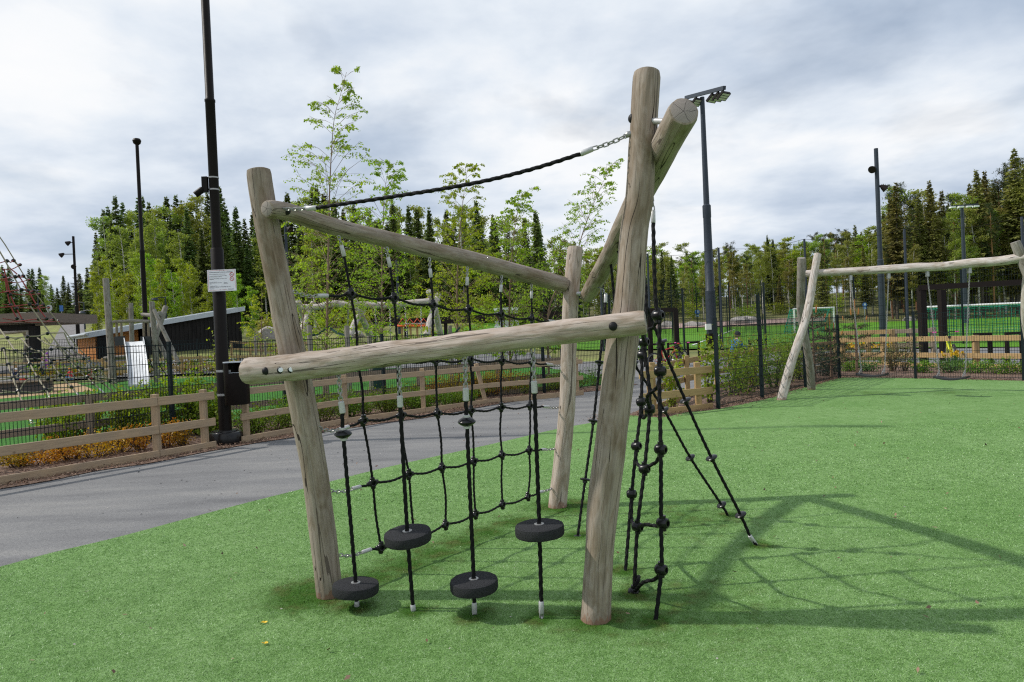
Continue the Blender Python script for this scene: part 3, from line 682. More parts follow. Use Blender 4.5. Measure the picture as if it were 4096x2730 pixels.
# ------------------------------------------------------------------ four hanging ropes with rubber step discs
def disc_rope(label, top, s0, s1, disc, foot, bob=None, tilt=(0, 0), low=None, r=.128, lowend=None):
    g = G(*foot); t = thing('disc_rope', label, 'climbing rope', g, 'ropes with step discs under the front beam')
    Yt = fbY(top[0]) + .01; Yf = g.y
    def at(px, py): return P(px, py, Yt + (Yf - Yt) * (py - top[1]) / (foot[1] - top[1]))
    a, b, c = at(*top), at(*s0), at(*s1)
    chn(a, b, t, 0, .032, .0042); sleeve(b, c, t, .0165)
    d = at(*disc); f0, f1 = at(*low[0]), at(*low[1])
    rp([c] + ([at(*bob)] if bob else []) + [d, f0], t, .0105)
    sleeve(f0, f1, t, .014); chn(f1, g - Vector((0, 0, .02)), t, 0, .03, .0045)
    up = (c - f0).normalized(); up = (Vector((0, 0, 1)) + Vector((tilt[0], tilt[1], 0))).normalized()
    h = .058
    prof = [(.012, 0), (.9 * r, 0), (.975 * r, -.004), (r, -.016), (r, -h + .012), (.97 * r, -h + .003), (.9 * r, -h), (.012, -h)]
    mb = MB(); o0 = d
    mb.lathe(prof, o0, up, 56, cap=False)
    # uneven moulded crumb surface
    mb.v = [tuple(Vector(v) + Vector(v).normalized() * 0 + up * .0018 * noise.noise(Vector(v) * 60)) for v in mb.v]
    mb.build('step_disc', 'rubber', t)
    MB().lathe([(.0135, -.002), (.026, -.002), (.026, .004), (.0135, .005)], o0, up, 20, cap=False).build('washer', 'steel', t)
    if bob:
        p = at(*bob); ax = (c - f0).normalized(); k = .049
        MB().lathe([(.012, -.024), (.022, -.022), (.036, -.014), (.046, -.005), (k, 0), (.046, .005), (.036, .015), (.022, .023), (.012, .025)], p, ax, 28).build('bobbin', 'plastic', t)
        for s_ in (1, -1): MB().lathe([(.018, 0), (.018, .012), (.013, .014)], p + ax * (.023 * s_), ax * s_, 16).build('collar', 'alu', t)
disc_rope('hanging rope with black bobbin and low step disc beside the left log post foot', (1353, 1490), (1364, 1607), (1371, 1654), (1423, 2332), (1428, 2440), (1373, 1737), (.05, .03), ((1427, 2405), (1428, 2428)))
disc_rope('hanging rope with high step disc and no bobbin, second from left log post', (1596, 1462), (1599, 1584), (1601, 1630), (1629, 2126), (1654, 2456), None, (-.05, -.08), ((1651, 2419), (1654, 2450)))
disc_rope('hanging rope with black bobbin and low step disc between two higher discs', (1860, 1428), (1863, 1553), (1864, 1605), (1895, 2317), (1899, 2473), (1867, 1688), (-.02, -.02), ((1897, 2410), (1898, 2455)))
disc_rope('hanging rope with high step disc nearest the tall log post', (2132, 1395), (2136, 1525), (2138, 1574), (2157, 2098), (2166, 2487), None, (-.03, 0), ((2165, 2405), (2166, 2455)))

# ------------------------------------------------------------------ loose loop net under the sloping beam (seen almost edge on)
ln = thing('loop_net', 'loose black rope net with hanging loops under the sloping log beam behind tall post', 'climbing net', G(2618, 2497))
def lin(py, a, b): return a[1] + (b[1] - a[1]) * (py - a[0]) / (b[0] - a[0])
def NP(px, py): return P(px, py, lin(py, (726, 3.80), (2497, 3.46)))
def MP(px, py): return P(px, py, lin(py, (900, 4.25), (2385, 3.84)))
def KP(px, py): return P(px, py, lin(py, (1000, 4.7), (2297, 4.19)))
def plug(p, par, ax=(1, -.5, 0)):
    """barrel-shaped moulded rope connector"""
    ax = Vector(ax).normalized()
    mb = MB().lathe([(.013, -.030), (.020, -.030), (.026, -.024), (.028, -.01), (.028, .012), (.026, .024), (.020, .030), (.013, .030), (.012, .010), (.001, .009)], p, ax, 18, cap=False)
    mb.lathe([(.016, -.04), (.016, .04)], p, (0, 0, 1), 12)
    return mb.build('connector', 'plastic', par)
top_n = slope_at(3.8) - Vector((0, 0, .07)); 
chn(top_n, NP(2612, 842), ln, 0, .034, .004); sleeve(NP(2612, 842), NP(2613, 893), ln, .013)
Nn = [NP(2632, 1262), NP(2641, 1485), NP(2643, 1798), NP(2652, 2093), NP(2645, 2279)]
rp([NP(2613, 893), NP(2618, 1100), NP(2625, 1225)] + [Nn[0] + Vector((0.008, 0, 0)), Nn[1] + Vector((-.006, 0, 0)), Nn[2], Nn[3] + Vector((-.01, 0, 0)), Nn[4], NP(2618, 2497) - Vector((0, 0, .02))], ln, .0105)
Mn = [MP(2576, 1369), MP(2599, 1637), MP(2578, 1876), MP(2550, 2108), MP(2536, 2370)]
rp([slope_at(4.25) - Vector((0, 0, .06)), MP(2583, 1150)] + [Mn[0], MP(2592, 1500)] + Mn[1:], ln, .0105)
Kn = [KP(2568, 1420), KP(2565, 1608), KP(2546, 1785), KP(2527, 1977)]
rp([slope_at(4.75) - Vector((0, 0, .06)), KP(2570, 1200)] + Kn + [KP(2499, 2297) - Vector((0, 0, .02))], ln, .0105)
MB().lathe([(.045, -.002), (.045, .008), (.03, .016), (.012, .02)], KP(2499, 2299), (0, 0, 1), 18).build('ground_plate', 'plastic', ln)
for a, b, mid in ((Nn[0], Mn[0], NP(2604, 1330)), (Nn[1], Mn[1], NP(2622, 1600)), (Nn[2], Mn[2], NP(2615, 1902)), (Nn[3], Mn[3], NP(2614, 2142)), (Nn[4], Mn[4], NP(2602, 2385))):
    q = (a + b) / 2; low = mid.copy(); low.y = q.y; rp([a, a.lerp(low, .55) + Vector((.022, 0, -.012)), low, b], ln, .0098)
for a, b, mid in ((Kn[1], Mn[1], KP(2572, 1672)), (Kn[2], Mn[2], KP(2546, 1850)), (Kn[3], Mn[3], KP(2527, 2080)), (KP(2545, 2320), Mn[4], MP(2555, 2310))):
    rp([a, mid, b], ln, .0105)
for p in Nn + Mn + Kn: plug(p, ln, (1, -.7 + rnd.uniform(-.4, .4), rnd.uniform(-.1, .2)))

# ------------------------------------------------------------------ slanting ropes with stop discs
def stop_rope(label, pts, stops, foot_sleeve=None, plate=None, topchain=None):
    g = pts[-1]; t = thing('knot_rope', label, 'climbing rope', Vector((g.x, g.y, 0)), 'slanting ropes with small stop discs')
    rp(pts, t, .0098)
    for p, ax in stops:
        ax = ax.normalized()
        MB().lathe([(.013, -.012), (.034, -.008), (.040, -.003), (.040, .003), (.034, .008), (.018, .010), (.016, .026), (.011, .028)], p, -ax, 22).build('stop_disc', 'plastic', t)
    if foot_sleeve: sleeve(foot_sleeve[0], foot_sleeve[1], t, .0135); chn(foot_sleeve[1], g - Vector((0, 0, .01)), t, 0, .03, .004)
    if topchain: chn(topchain[0], topchain[1], t, 0, .034, .004); sleeve(topchain[1], topchain[2], t, .0135)
    if plate: MB().lathe([(.04, 0), (.04, .008), (.028, .018), (.012, .024)], plate, (0, 0, 1), 20).build('ground_plate', 'plastic', t)
def span(a, b, pxs):
    """points of the straight line a-b nearest to given picture rows"""
    out = []
    for py in pxs:
        best = min((abs(pixy(a.lerp(b, t)) - py), t) for t in np.linspace(0, 1, 600)); out.append(a.lerp(b, best[1]))
    return out
def pix(p):
    d = Vector(p) - C0; k = FPX / d.dot(_f); return CX + d.dot(CR) * k, CY - d.dot(CU) * k
def pixy(p): return pix(p)[1]
S1a, S1b = slope_at(4.3) - Vector((0, 0, .07)), G(3033, 2191)
S1m = P(2609, 1286, 4.42)
S1s = P(3000, 2145, 4.56)
ax1 = S1m - S1s
stop_rope('slanting rope with stop discs with silver end farthest out on the turf', [S1a, P(2572, 1160, 4.36), S1m, P(2741, 1602, 4.47), P(2846, 1832, 4.5), P(2962, 2060, 4.54), S1s, S1b],
          [(P(2646, 1369, 4.43), ax1), (P(2741, 1602, 4.47), ax1), (P(2846, 1832, 4.5), ax1), (P(2962, 2060, 4.54), ax1)], (P(2998, 2143, 4.555), P(3024, 2180, 4.58)))
S2b = G(2922, 2071); ax2 = P(2536, 1455, 5.1) - S2b
stop_rope('slanting rope with stop discs reaching turf behind the silver-ended one', [slope_at(5.0) - Vector((0, 0, .06)), P(2475, 1330, 5.05), P(2536, 1455, 5.1), P(2656, 1641, 5.17), P(2761, 1831, 5.24), P(2886, 2020, 5.31), S2b - Vector((0, 0, .02))],
          [(P(2536, 1455, 5.1), ax2), (P(2656, 1641, 5.17), ax2), (P(2761, 1831, 5.24), ax2), (P(2886, 2020, 5.31), ax2)])
Qb = G(2310, 2153); axq = P(2417, 1209, 5.4) - Qb
tq = slope_at(5.5) - Vector((0, 0, .05))
stop_rope('steep rope with stop discs between back post and tall post', [P(2422, 1212, 5.42), P(2399, 1450, 5.27), P(2374, 1685, 5.17), P(2341, 1919, 5.06), Qb],
          [(P(2399, 1450, 5.27), axq), (P(2374, 1685, 5.17), axq), (P(2341, 1919, 5.06), axq)], None, Qb, (tq, P(2423, 1175, 5.44), P(2422, 1212, 5.42)))
# ------------------------------------------------------------------ lamp posts, sign, bin
def vtube(o, prof, n=16): return MB().lathe(prof, o, (0, 0, 1), n)
b = G(905, 1776)
lp = thing('lamp_post', 'tall near black lamp post carrying a white notice and a litter bin', 'lamp post', b)
vtube(b, [(.095, 0), (.095, 3.02), (.088, 3.03), (.085, 3.05)], 24).build('lower_tube', 'black_pole', lp)
vtube(b, [(.072, 3.0), (.072, 5.3), (.079, 5.31), (.079, 5.34), (.064, 5.36), (.06, 9.0)], 24).build('upper_tube', 'black_pole', lp)
vtube(b, [(.245, 0), (.25, .03), (.25, .15), (.235, .185), (.19, .195), (.185, .215), (.1, .22)], 28).build('base_collar', 'plastic', lp)
hd = MB().bar(b + Vector((-.1, 0, 8.9)), b + Vector((.7, -.3, 9.0)), .2, .08).build('lamp_head', 'black_pole', lp)
fl = thing('floodlight', 'small black floodlight on a bracket strapped to the near lamp post', 'floodlight', b + Vector((0, 0, 4.1)))
z0 = pz = P(826, 737, 10.56).z
q = P(832, 735, 10.5)
MB().box((b.x - .115, b.y - .05, q.z), (.085, .06, .24)).build('bracket', 'black_pole', fl)
for dz in (-.085, .1): MB().lathe([(.077, 0), (.077, .022)], (b.x, b.y, q.z + dz), (0, 0, 1), 20).build('strap', 'steel', fl)
MB().lathe([(.03, 0), (.05, .02), (.05, .15), (.046, .16), (.001, .155)], (b.x - .14, b.y - .05, q.z - .06), (-.75, -.2, -.62), 16).build('lamp_body', 'black_pole', fl)
MB().bar((b.x - .12, b.y - .05, q.z - .08), (b.x - .2, b.y - .06, q.z - .1), .02, .02).build('hinge', 'black_pole', fl)
# notice
Ys = 10.44
a1, a2, a3, a4 = P(828, 1079, Ys), P(942, 1080, Ys), P(946, 1165, Ys), P(833, 1165, Ys)
sg = thing('notice_sign', 'white rectangular playground notice with red border on the near black lamp post', 'sign', (a1 + a3) / 2)
ux = ((a2 - a1) + (a3 - a4)).normalized(); uz = Vector((0, 0, 1)); ux.z = 0; ux.normalize(); uy = ux.cross(uz)   # uy points away from... 
cs = (a1 + a2 + a3 + a4) / 4; SW, SH = (a2 - a1).length, (a1 - a4).length
nf = Vector((ux.y, -ux.x, 0))           # outward (towards the path)
if nf.y > 0: nf = -nf
MB().box(cs, (SW, .006, SH), (ux, nf, uz)).build('panel', 'sign_white', sg)
def SP(u, v, d=.0045): return cs + ux * ((u - .5) * SW) + uz * ((.5 - v) * SH) + nf * d
def bar_on(mb, u0, v0, u1, v1): 
    c = SP((u0 + u1) / 2, (v0 + v1) / 2); mb.box(c, (abs(u1 - u0) * SW, .0015, abs(v1 - v0) * SH), (ux, nf, uz))
mb = MB()
for e in ((.03, .035, .975, .043), (.03, .035, .036, .95), (.969, .043, .975, .86), (.036, .942, .68, .95)): bar_on(mb, *e)
mb.build('border', 'sign_red', sg)
def text(s, u, v, h, mat, parent, bold=False):
    cu = bpy.data.curves.new('lettering', 'FONT'); cu.body = s; cu.size = h; cu.extrude = .0006; cu.resolution_u = 2
    o = bpy.data.objects.new('lettering_tmp', cu); COL.objects.link(o)
    dg = bpy.context.evaluated_depsgraph_get(); me = bpy.data.meshes.new_from_object(o.evaluated_get(dg)); bpy.data.objects.remove(o)
    me.materials.clear(); me.materials.append(MATS[mat])
    o = bpy.data.objects.new('lettering', me); COL.objects.link(o); o.parent = parent
    mtx = Matrix((ux, uz, nf)).transposed().to_4x4(); mtx.translation = SP(u, v, .0042) - parent_world(parent); o.matrix_local = mtx; return o
text('LAMMINRAHKAN KOULUN LEIKKIPIHA', .07, .145, SH * .062, 'ink', sg)
for s_, u, v in (('Tulet aiheuttaa leikkipaikalle turvallisuusvaatimuksia.', .07, .22), ('Älä nosta lasta leikkivälineeseen, johon hän ei itse pääse,', .07, .30), ('jos et voi varmistaa lapsen turvallisuutta.', .07, .34), ('Älä käytä kypärää leikkivälineissä, joissa siitä voi aiheutua', .07, .425), ('kiinnijääminen.', .07, .46),
                 ('Huoltoviat ja palautteet', .07, .58), ('Tekninen keskus / katu- ja viherpalvelut', .07, .62), ('Vaihde puh.', .57, .62), ('www.', .07, .66), ('Päivystys puh.', .57, .66), ('Onnettomuustilanteessa', .07, .765), ('Paikkatunniste', .07, .89)):
    text(s_, u, v, SH * .036, 'ink', sg)
text('ILMOITUS YLEISEEN HÄTÄNUMEROON 112', .07, .82, SH * .05, 'ink', sg)
text('Kangasala', .71, .94, SH * .068, 'ink', sg)
for v in (.245, .45):
    c = SP(.86, v, .005); rr = SH * .088
    o = MB().torus(c, nf, rr, rr * .13, 24, 6).build('prohibition_ring', 'sign_red', sg)
    MB().bar(c + (ux * -.7 + uz * .7) * rr, c + (ux * .7 - uz * .7) * rr, .002, rr * .2, nf).build('prohibition_bar', 'sign_red', sg)
    MB().bar(c + nf * -.001 - ux * rr * .55, c + nf * -.001 + ux * rr * .55, .002, rr * .22, nf).build('pictogram', 'ink', sg)
for u, v in ((.44, .055), (.57, .06), (.44, .94), (.57, .94)): MB().lathe([(.007, 0), (.005, .004), (.001, .005)], SP(u, v, .003), nf, 10).build('screw', 'steel', sg)
# litter bin
bb_ = thing('litter_bin', 'dark brown metal litter bin strapped to the near lamp post beside the path', 'litter bin', G(945, 1776))
bc = P(942, 1532, 10.42); bt, bo = P(940, 1452, 10.42).z, P(948, 1618, 10.42).z
W2, D2 = .175, .15
prof = []
for j in range(41):
    th = -math.pi / 2 + math.pi * (j - 20) / 20
    prof.append((math.copysign(abs(math.cos(th)) ** .6, math.cos(th)) * W2, math.copysign(abs(math.sin(th)) ** .8, math.sin(th)) * D2))
prof = prof[:-1]
def ring_at(z, s=1.0): return [Vector((bc.x + .02 + x * s, bc.y + y * s, z)) for x, y in prof]
mb = MB(); rings = [ring_at(bo, .97), ring_at(bo + .01), ring_at(bt - .15)]; k = len(prof)
for rg in rings: mb.v += [tuple(v) for v in rg]
for i in range(2):
    for j in range(k): mb.f.append((i * k + j, i * k + (j + 1) % k, (i + 1) * k + (j + 1) % k, (i + 1) * k + j)); mb.m.append(0)
mb.f.append(tuple(range(k - 1, -1, -1))); mb.m.append(0)
# upper band with the throw-in opening left out on the front right
hi = len(mb.v); top = ring_at(bt); bs = 2 * k
mb.v += [tuple(v) for v in top]
for j in range(k):
    x, y = prof[j]; x2, y2 = prof[(j + 1) % k]
    if (y + y2) / 2 < -.02 and (x + x2) / 2 > -.06: continue
    mb.f.append((bs + j, bs + (j + 1) % k, hi + (j + 1) % k, hi + j)); mb.m.append(0)
mb.f.append(tuple(hi + j for j in range(k))); mb.m.append(0)
mb.build('bin_body', 'black_pole', bb_, angle=30)
lid = MB(); lr = [ring_at(bt + .004, 1.03), ring_at(bt + .02, 1.02)]
lid.v += [tuple(v) for r_ in lr for v in r_]
lid.f += [(j, (j + 1) % k, k + (j + 1) % k, k + j) for j in range(k)] + [tuple(range(k - 1, -1, -1)), tuple(k + j for j in range(k))]; lid.m += [0] * (k + 2)
lid.build('lid', 'roof_metal', bb_)
MB().box((bc.x + .06, bc.y - D2 + .03, bt - .148), (.2, .05, .008)).build('opening_lip', 'roof_metal', bb_)
for fz in (.78, .2):
    z = bo + (bt - bo) * fz; MB().lathe([(.1, 0), (.1, .035)], (b.x, b.y, z), (0, 0, 1), 24).build('clamp', 'zinc', bb_)
    MB().bar((b.x + .05, b.y - .07, z + .017), (bc.x - .08, bc.y, z + .017), .03, .035).build('clamp_arm', 'zinc', bb_)

def pole_at(px, pyt, Y, z0=None):
    g = XT(px, Y); 
    if z0 is not None: g.z = z0
    h = P(px, pyt, Y).z - g.z; return g, h
# slim black lamp with round head (beside the slide tower)
g = XT(588, 37); h = P(554, 556, 37).z - g.z
t = thing('lamp_post', 'slim black lamp post with small round head behind the slide tower', 'lamp post', g)
vtube(g, [(.12, 0), (.12, h * .52), (.13, h * .525), (.1, h * .53), (.085, h - .3)]).build('pole', 'black_pole', t)
vtube(g, [(.06, h - .35), (.18, h - .25), (.22, h - .1), (.17, h), (.001, h + .02)]).build('lamp_head', 'black_pole', t)
def spot(p, ax, par, s=1.0):
    o = MB().lathe([(.05 * s, -.1 * s), (.10 * s, 0), (.16 * s, .16 * s), (.15 * s, .18 * s)], p, ax, 14).build('spotlight', 'dark_steel', par)
    MB().lathe([(.13 * s, .165 * s), (.001, .17 * s)], p, ax, 14).build('lens', 'lens', o)
g = XT(316, 54); h = P(297, 946, 54).z - g.z
t = thing('lamp_post', 'brown lamp post with three spotlights beside the gravel road up the hill', 'lamp post', g)
vtube(g, [(.14, 0), (.14, 3.2), (.10, 3.25), (.09, h)]).build('pole', 'black_pole', t)
for dz, ax, arm in ((.5, (-.9, -.2, -.5), -.25), (1.4, (-.9, -.2, -.55), -.8), (2.4, (.1, -1, -.25), .1)):
    c = g + Vector((arm, -.15, h - dz)); MB().bar(g + Vector((0, 0, h - dz)), c, .05, .05).build('arm', 'black_pole', t); spot(c, ax, t, 1.25)
# far small street lamps on the hill road
for (px, pyt, Y, flip, lab) in ((163, 1163, 85, -1, 'thin grey street lamp with curved arm by the dark conifers above pergola'), (345, 1210, 72, -1, 'thin street lamp standing on the grass bank right of the gravel road'), (377, 1243, 64, -1, 'short street lamp with hooded head on bank above orange shed wall'), (671, 1190, 62, -1, 'dark lamp with domed hood reaching over the black shed roof')):
    g, h = pole_at(px, pyt, Y); t = thing('street_lamp', lab, 'street lamp', g, 'small street lamps along the yard')
    vtube(g, [(.09, 0), (.06, h)], 8).build('pole', 'grey_pole', t)
    MB().tube([g + Vector((0, 0, h - .03)), g + Vector((flip * .5, 0, h + .05)), g + Vector((flip * .9, 0, h - .05))], .045, 6).build('arm', 'grey_pole', t)
    MB().lathe([(.05, .12), (.2, .08), (.34, -.1), (.32, -.14), (.001, -.12)], g + Vector((flip * .95, 0, h - .1)), (0, 0, 1), 12).build('lamp_head', 'grey_pole', t)
# big floodlight mast right of the tall post
g = XT(2846, 40); h = P(2808, 390, 40).z - g.z
t = thing('floodlight_mast', 'tall grey floodlight mast with a crossbar of lamps right of the tall log', 'floodlight mast', g)
vtube(g, [(.30, 0), (.29, 3.4), (.25, 3.45), (.22, h * .52), (.24, h * .525), (.24, h * .57), (.17, h * .575), (.13, h)], 18).build('pole', 'grey_pole', t)
vtube(g, [(.36, 0), (.36, .9)], 14).build('base_sleeve', 'black_pole', t)
MB().box((g.x - .28, g.y - .3, P(2836, 1308, 40).z), (.30, .28, .34)).build('control_box', 'white_paint', t)
cr = Vector((.8, -.6, .02)).normalized(); tp_ = g + Vector((0, 0, h + .02))
ea, eb = P(2743, 392, 41.5), P(2898, 352, 36.5)
MB().bar(ea, eb, .16, .2).build('crossbar', 'grey_pole', t)
def flood(p, par, d=(.15, -1, -.75)):
    d = Vector(d).normalized(); x = d.cross(Vector((0, 0, 1))).normalized(); y = x.cross(d)
    o = MB().box(p, (.62, .5, .14), (x, y, d)).build('lamp_unit', 'dark_steel', par)
    for k in (-.2, 0, .2): MB().box(p + y * (k * .75) + d * .072, (.5, .11, .02), (x, y, d)).build('lens', 'lens', o)
    MB().bar(p, p + Vector((0, 0, .38)), .07, .07).build('hanger', 'dark_steel', o)
for fpos in (.06, .30, .72, .86, .97): flood(ea.lerp(eb, fpos) + Vector((0, 0, -.42)), t, (.25, -.45, -.85))
# mast with two spots
g = XT(3530, 46); h = P(3505, 595, 46).z - g.z
t = thing('lamp_mast', 'tall grey pole with two black spotlights behind the swing beam', 'lamp post', g)
vtube(g, [(.20, 0), (.20, 5.2), (.15, 5.25), (.13, h)], 14).build('pole', 'grey_pole', t)
for dz, ax, dx in ((1.35, (-.7, -.6, -.45), -.28), (2.6, (.75, -.2, -.6), .28)):
    c = g + Vector((dx, -.1, h - dz)); MB().bar(g + Vector((0, 0, h - dz + .1)), c + Vector((0, 0, .1)), .05, .05).build('arm', 'grey_pole', t); spot(c, ax, t, 1.6)
g = XT(3864, 72); h = P(3843, 825, 72).z - g.z
t = thing('floodlight_mast', 'distant grey floodlight mast with four lamps in front of the right forest', 'floodlight mast', g)
vtube(g, [(.26, 0), (.14, h)], 10).build('pole', 'grey_pole', t)
MB().bar(g + Vector((-1.3, 0, h)), g + Vector((1.4, -.4, h + .05)), .14, .14).build('crossbar', 'grey_pole', t)
for dx in (-1.2, -.35, .5, 1.25):
    o = MB().box(g + Vector((dx, -.3, h - .15)), (.5, .4, .16)).build('lamp_unit', 'white_paint', t)
for (px, pyt, Y, lab) in ((1163, 888, 48, 'grey spotlight pole half hidden behind the left log post'), (1600, 1040, 60, 'slim grey pole among the birches behind the net')):
    g, h = pole_at(px, pyt, Y); t = thing('lamp_mast', lab, 'lamp post', g)
    vtube(g, [(.14, 0), (.09, h)], 10).build('pole', 'grey_pole', t)
    for dz, ax, dx in ((.5, (.7, -.4, -.4), .25), (1.3, (-.75, -.2, -.5), -.25)): spot(g + Vector((dx, -.1, h - dz)), ax, t, 1.5)

# ------------------------------------------------------------------ timber rail fences
def board(a, b, w, h, parent, name, mat):
    a, b = Vector(a), Vector(b); mb = MB().bar(a, b, w, h); off = rnd.uniform(0, 50); x = (b - a).normalized(); up = Vector((0, 0, 1)); y = up.cross(x)
    if y.length < .1: y = Vector((0, 1, 0))
    y.normalize(); z = x.cross(y)
    # crisp edge bevel comes from a small chamfer ring
    for v in mb.v: d = Vector(v) - a; mb.lc.append((d.dot(y), d.dot(z), d.dot(x) + off))
    o = mb.build(name, mat, parent, smooth=False)
    bv = o.modifiers.new('bevel', 'BEVEL'); bv.width = .004; bv.segments = 1
    return o
def rail_fence(label, pts, hs, rails, mat, group, post=(.085, .085), ph=.9, lean=None, over=.0, side=-1, kerb=True, posts=None):
    """pts: posts' ground points in order; rails: heights of rail centres; boards fixed on the path side"""
    pts = [Vector(p) for p in pts]; t = thing('rail_fence', label, 'fence', (pts[0] + pts[-1]) / 2, group)
    for i, p in enumerate(pts):
        if posts and i not in posts: continue
        l = (lean or {}).get(i, Vector((0, 0, 0)))
        board(p, p + Vector((0, 0, ph)) + l, post[0], post[1], t, 'post', mat)
    nrm = Vector((0, 0, 1)).cross((pts[-1] - pts[0]).normalized()) * side
    seg = list(zip(pts[:-1], pts[1:]))
    for i, (a, b) in enumerate(seg):
        d = (b - a).normalized(); a2 = a - d * (over if i == 0 else -.002); b2 = b + d * (over if i == len(seg) - 1 else -.002)
        o = nrm * (post[1] / 2 + .02)
        for h in rails: board(a2 + o + Vector((0, 0, h)), b2 + o + Vector((0, 0, h)), .036, hs, t, 'rail', mat)
        if kerb: board(a2 + o * .9 + Vector((0, 0, .05)), b2 + o * .9 + Vector((0, 0, .05)), .032, .12, t, 'kerb_board', mat)
    return t
f1, f0 = G(822, 1799), G(631, 1833); dd = (f0 - f1).normalized()
dl = Vector((-1.07, -1.48, 0)).normalized()
rail_fence('weathered two-rail timber fence along the path left of the near lamp post', [f0 + dl * 6.2, f0 + dl * 4.1, f0 + dl * 2.05, f0, f1], .115, (.79, .40), 'rail_wood', 'timber rail fences beside the path', over=.14, posts=[0, 1, 3, 4], ph=.89, side=-1)
rail_fence('two-rail timber fence along the path seen through the climbing net', [G(988, 1769), G(1384, 1696), G(1695, 1653), G(1944, 1617), G(2310, 1582)], .105, (.80, .41), 'rail_wood', 'timber rail fences beside the path', over=.12, ph=.90, side=-1, lean={3: Vector((-.18, -.05, 0))})
inner = [Vector((p[0], p[1], 0)) for p in INNER]
ipts = [G(367, 1787) + (inner[2] - inner[1]).normalized() * k for k in (-4.6, -2.3, 0)] + [Vector((-5.55, 12.75, 0)), Vector((-4.0, 14.5, 0)), Vector((-2.2, 15.85, 0)), Vector((-.4, 17.2, 0)), Vector((1.4, 18.15, 0))]
rail_fence('greyed timber rail fence standing inside the mesh fence along the yard', ipts, .12, (.78, .36), 'old_rail_wood', 'timber rail fences around the yard', post=(.10, .10), ph=.84, side=1)
# mid-distance rail fences inside the yard
def farfence(label, pix_, rails, mat='new_rail_wood', ph=.95, hs=.13, kerb=False):
    return rail_fence(label, [XT(p, Y) for p, Y in pix_], hs, rails, mat, 'timber rail fences around the yard', post=(.12, .12), ph=ph, kerb=kerb, side=-1)
farfence('long low timber fence in front of the black shed', [(420, 35), (560, 35.5), (725, 36), (800, 36), (860, 36), (950, 36.5), (1080, 37), (1200, 38), (1330, 39)], (.85, .38))
farfence('brown timber fence behind the sand area at far left', [(-80, 37), (60, 37), (230, 37), (410, 37)], (.82, .25))
farfence('far pale rail fence right of the black shed', [(925, 46), (1000, 46), (1105, 46), (1230, 46)], (.95, .5))
# right-hand beds
c0, c1 = G(2605, 1664), G(2795, 1641); d_ = (c1 - c0).normalized()
rail_fence('new two-rail timber fence end in the bark bed behind the slanting ropes', [c0, c1], .125, (.72, .34), 'new_rail_wood', 'timber rail fences beside the right beds', over=.28, ph=.86, post=(.10, .10), side=1 if False else -1)
bk = [G(2616, 1652), G(2752, 1594), G(2868, 1556), G(3020, 1527), G(3195, 1492), G(3372, 1461)]
rail_fence('timber rail fence running back along the right bed behind shrubs', bk, .12, (.78, .40), 'new_rail_wood', 'timber rail fences beside the right beds', ph=.9, post=(.09, .09), side=1)
fr_ = [G(3372, 1461), G(3537, 1461), G(3906, 1471), G(4290, 1480)]
rail_fence('pale timber rail fence behind the two swings', fr_, .15, (.83, .34), 'new_rail_wood', 'timber rail fences beside the right beds', ph=.92, post=(.14, .14), side=-1)
fr2 = [XT(3340, 25.5), XT(3470, 25), XT(3565, 24.6)]
rail_fence('second pale rail fence beyond the daffodils behind left swing', fr2, .16, (1.02, .52), 'new_rail_wood', 'timber rail fences beside the right beds', ph=1.1, post=(.14, .14), side=-1)
rail_fence('grey rail fence beyond the daffodils between the two swings', [XT(3575, 25.5), XT(3645, 25.2), XT(3730, 24.8)], .16, (1.0, .48), 'old_rail_wood', 'timber rail fences beside the right beds', ph=1.1, post=(.14, .14), side=-1)

# ------------------------------------------------------------------ welded mesh fences
def mesh_fence(label, pts, h, group, cat='fence', sp=.05, hz=.2, z0=.06, wr=.0031, pr=.03, posts=None, ph=None, hr=.005, mat='fence_metal', double=True):
    pts = [Vector(p) for p in pts]; t = thing('mesh_fence', label, cat, (pts[0] + pts[-1]) / 2, group); ph = ph or h + .03
    for i, p in enumerate(pts):
        if posts is not None and i not in posts: continue
        x = (pts[min(i + 1, len(pts) - 1)] - pts[max(i - 1, 0)]); x.z = 0; x.normalize(); y = Vector((-x.y, x.x, 0))
        mb = MB().box(p + Vector((0, 0, ph / 2 - .05)), (pr * 1.6, pr * 2, ph + .1), (x, y, Vector((0, 0, 1)))); mb.box(p + Vector((0, 0, ph + .004)), (pr * 1.8, pr * 2.2, .012), (x, y, Vector((0, 0, 1))))
        mb.build('post', mat, t, smooth=False)
    for a, b in zip(pts[:-1], pts[1:]):
        mb = MB(); L = (b - a).length; d = (b - a) / L; n = Vector((-d.y, d.x, 0)).normalized()
        k = max(2, int(L / sp)); vs = []; fs = []
        for i in range(1, k):
            p = a + d * (L * i / k)
            mb.bar(p + Vector((0, 0, z0)), p + Vector((0, 0, h)), wr * 2, wr * 2, n)
        z = z0 + .02
        while z <= h - .02:
            for s in ((1, -1) if double else (0,)):
                mb.bar(a + Vector((0, 0, z)) + n * (.0055 * s), b + Vector((0, 0, z)) + n * (.0055 * s), hr * 1.2, hr * 2)
            z += hz
        mb.bar(a + Vector((0, 0, h - .02)), b + Vector((0, 0, h - .02)), hr * 2.4, hr * 2.4)
        mb.build('mesh_panel', mat, t, smooth=False)
    return t
m1 = G(694, 1757); m0 = G(69, 1869); md = (m1 - m0).normalized()
mp_ = [m1 - md * 5.0, m1 - md * 2.5, m1, Vector((-4.75, 12.0, 0)), G(1228, 1640), Vector((-1.9, 14.85, 0)), G(1618, 1565) * .93, Vector((.5, 17.0, 0)), Vector((2.6, 18.4, 0))]
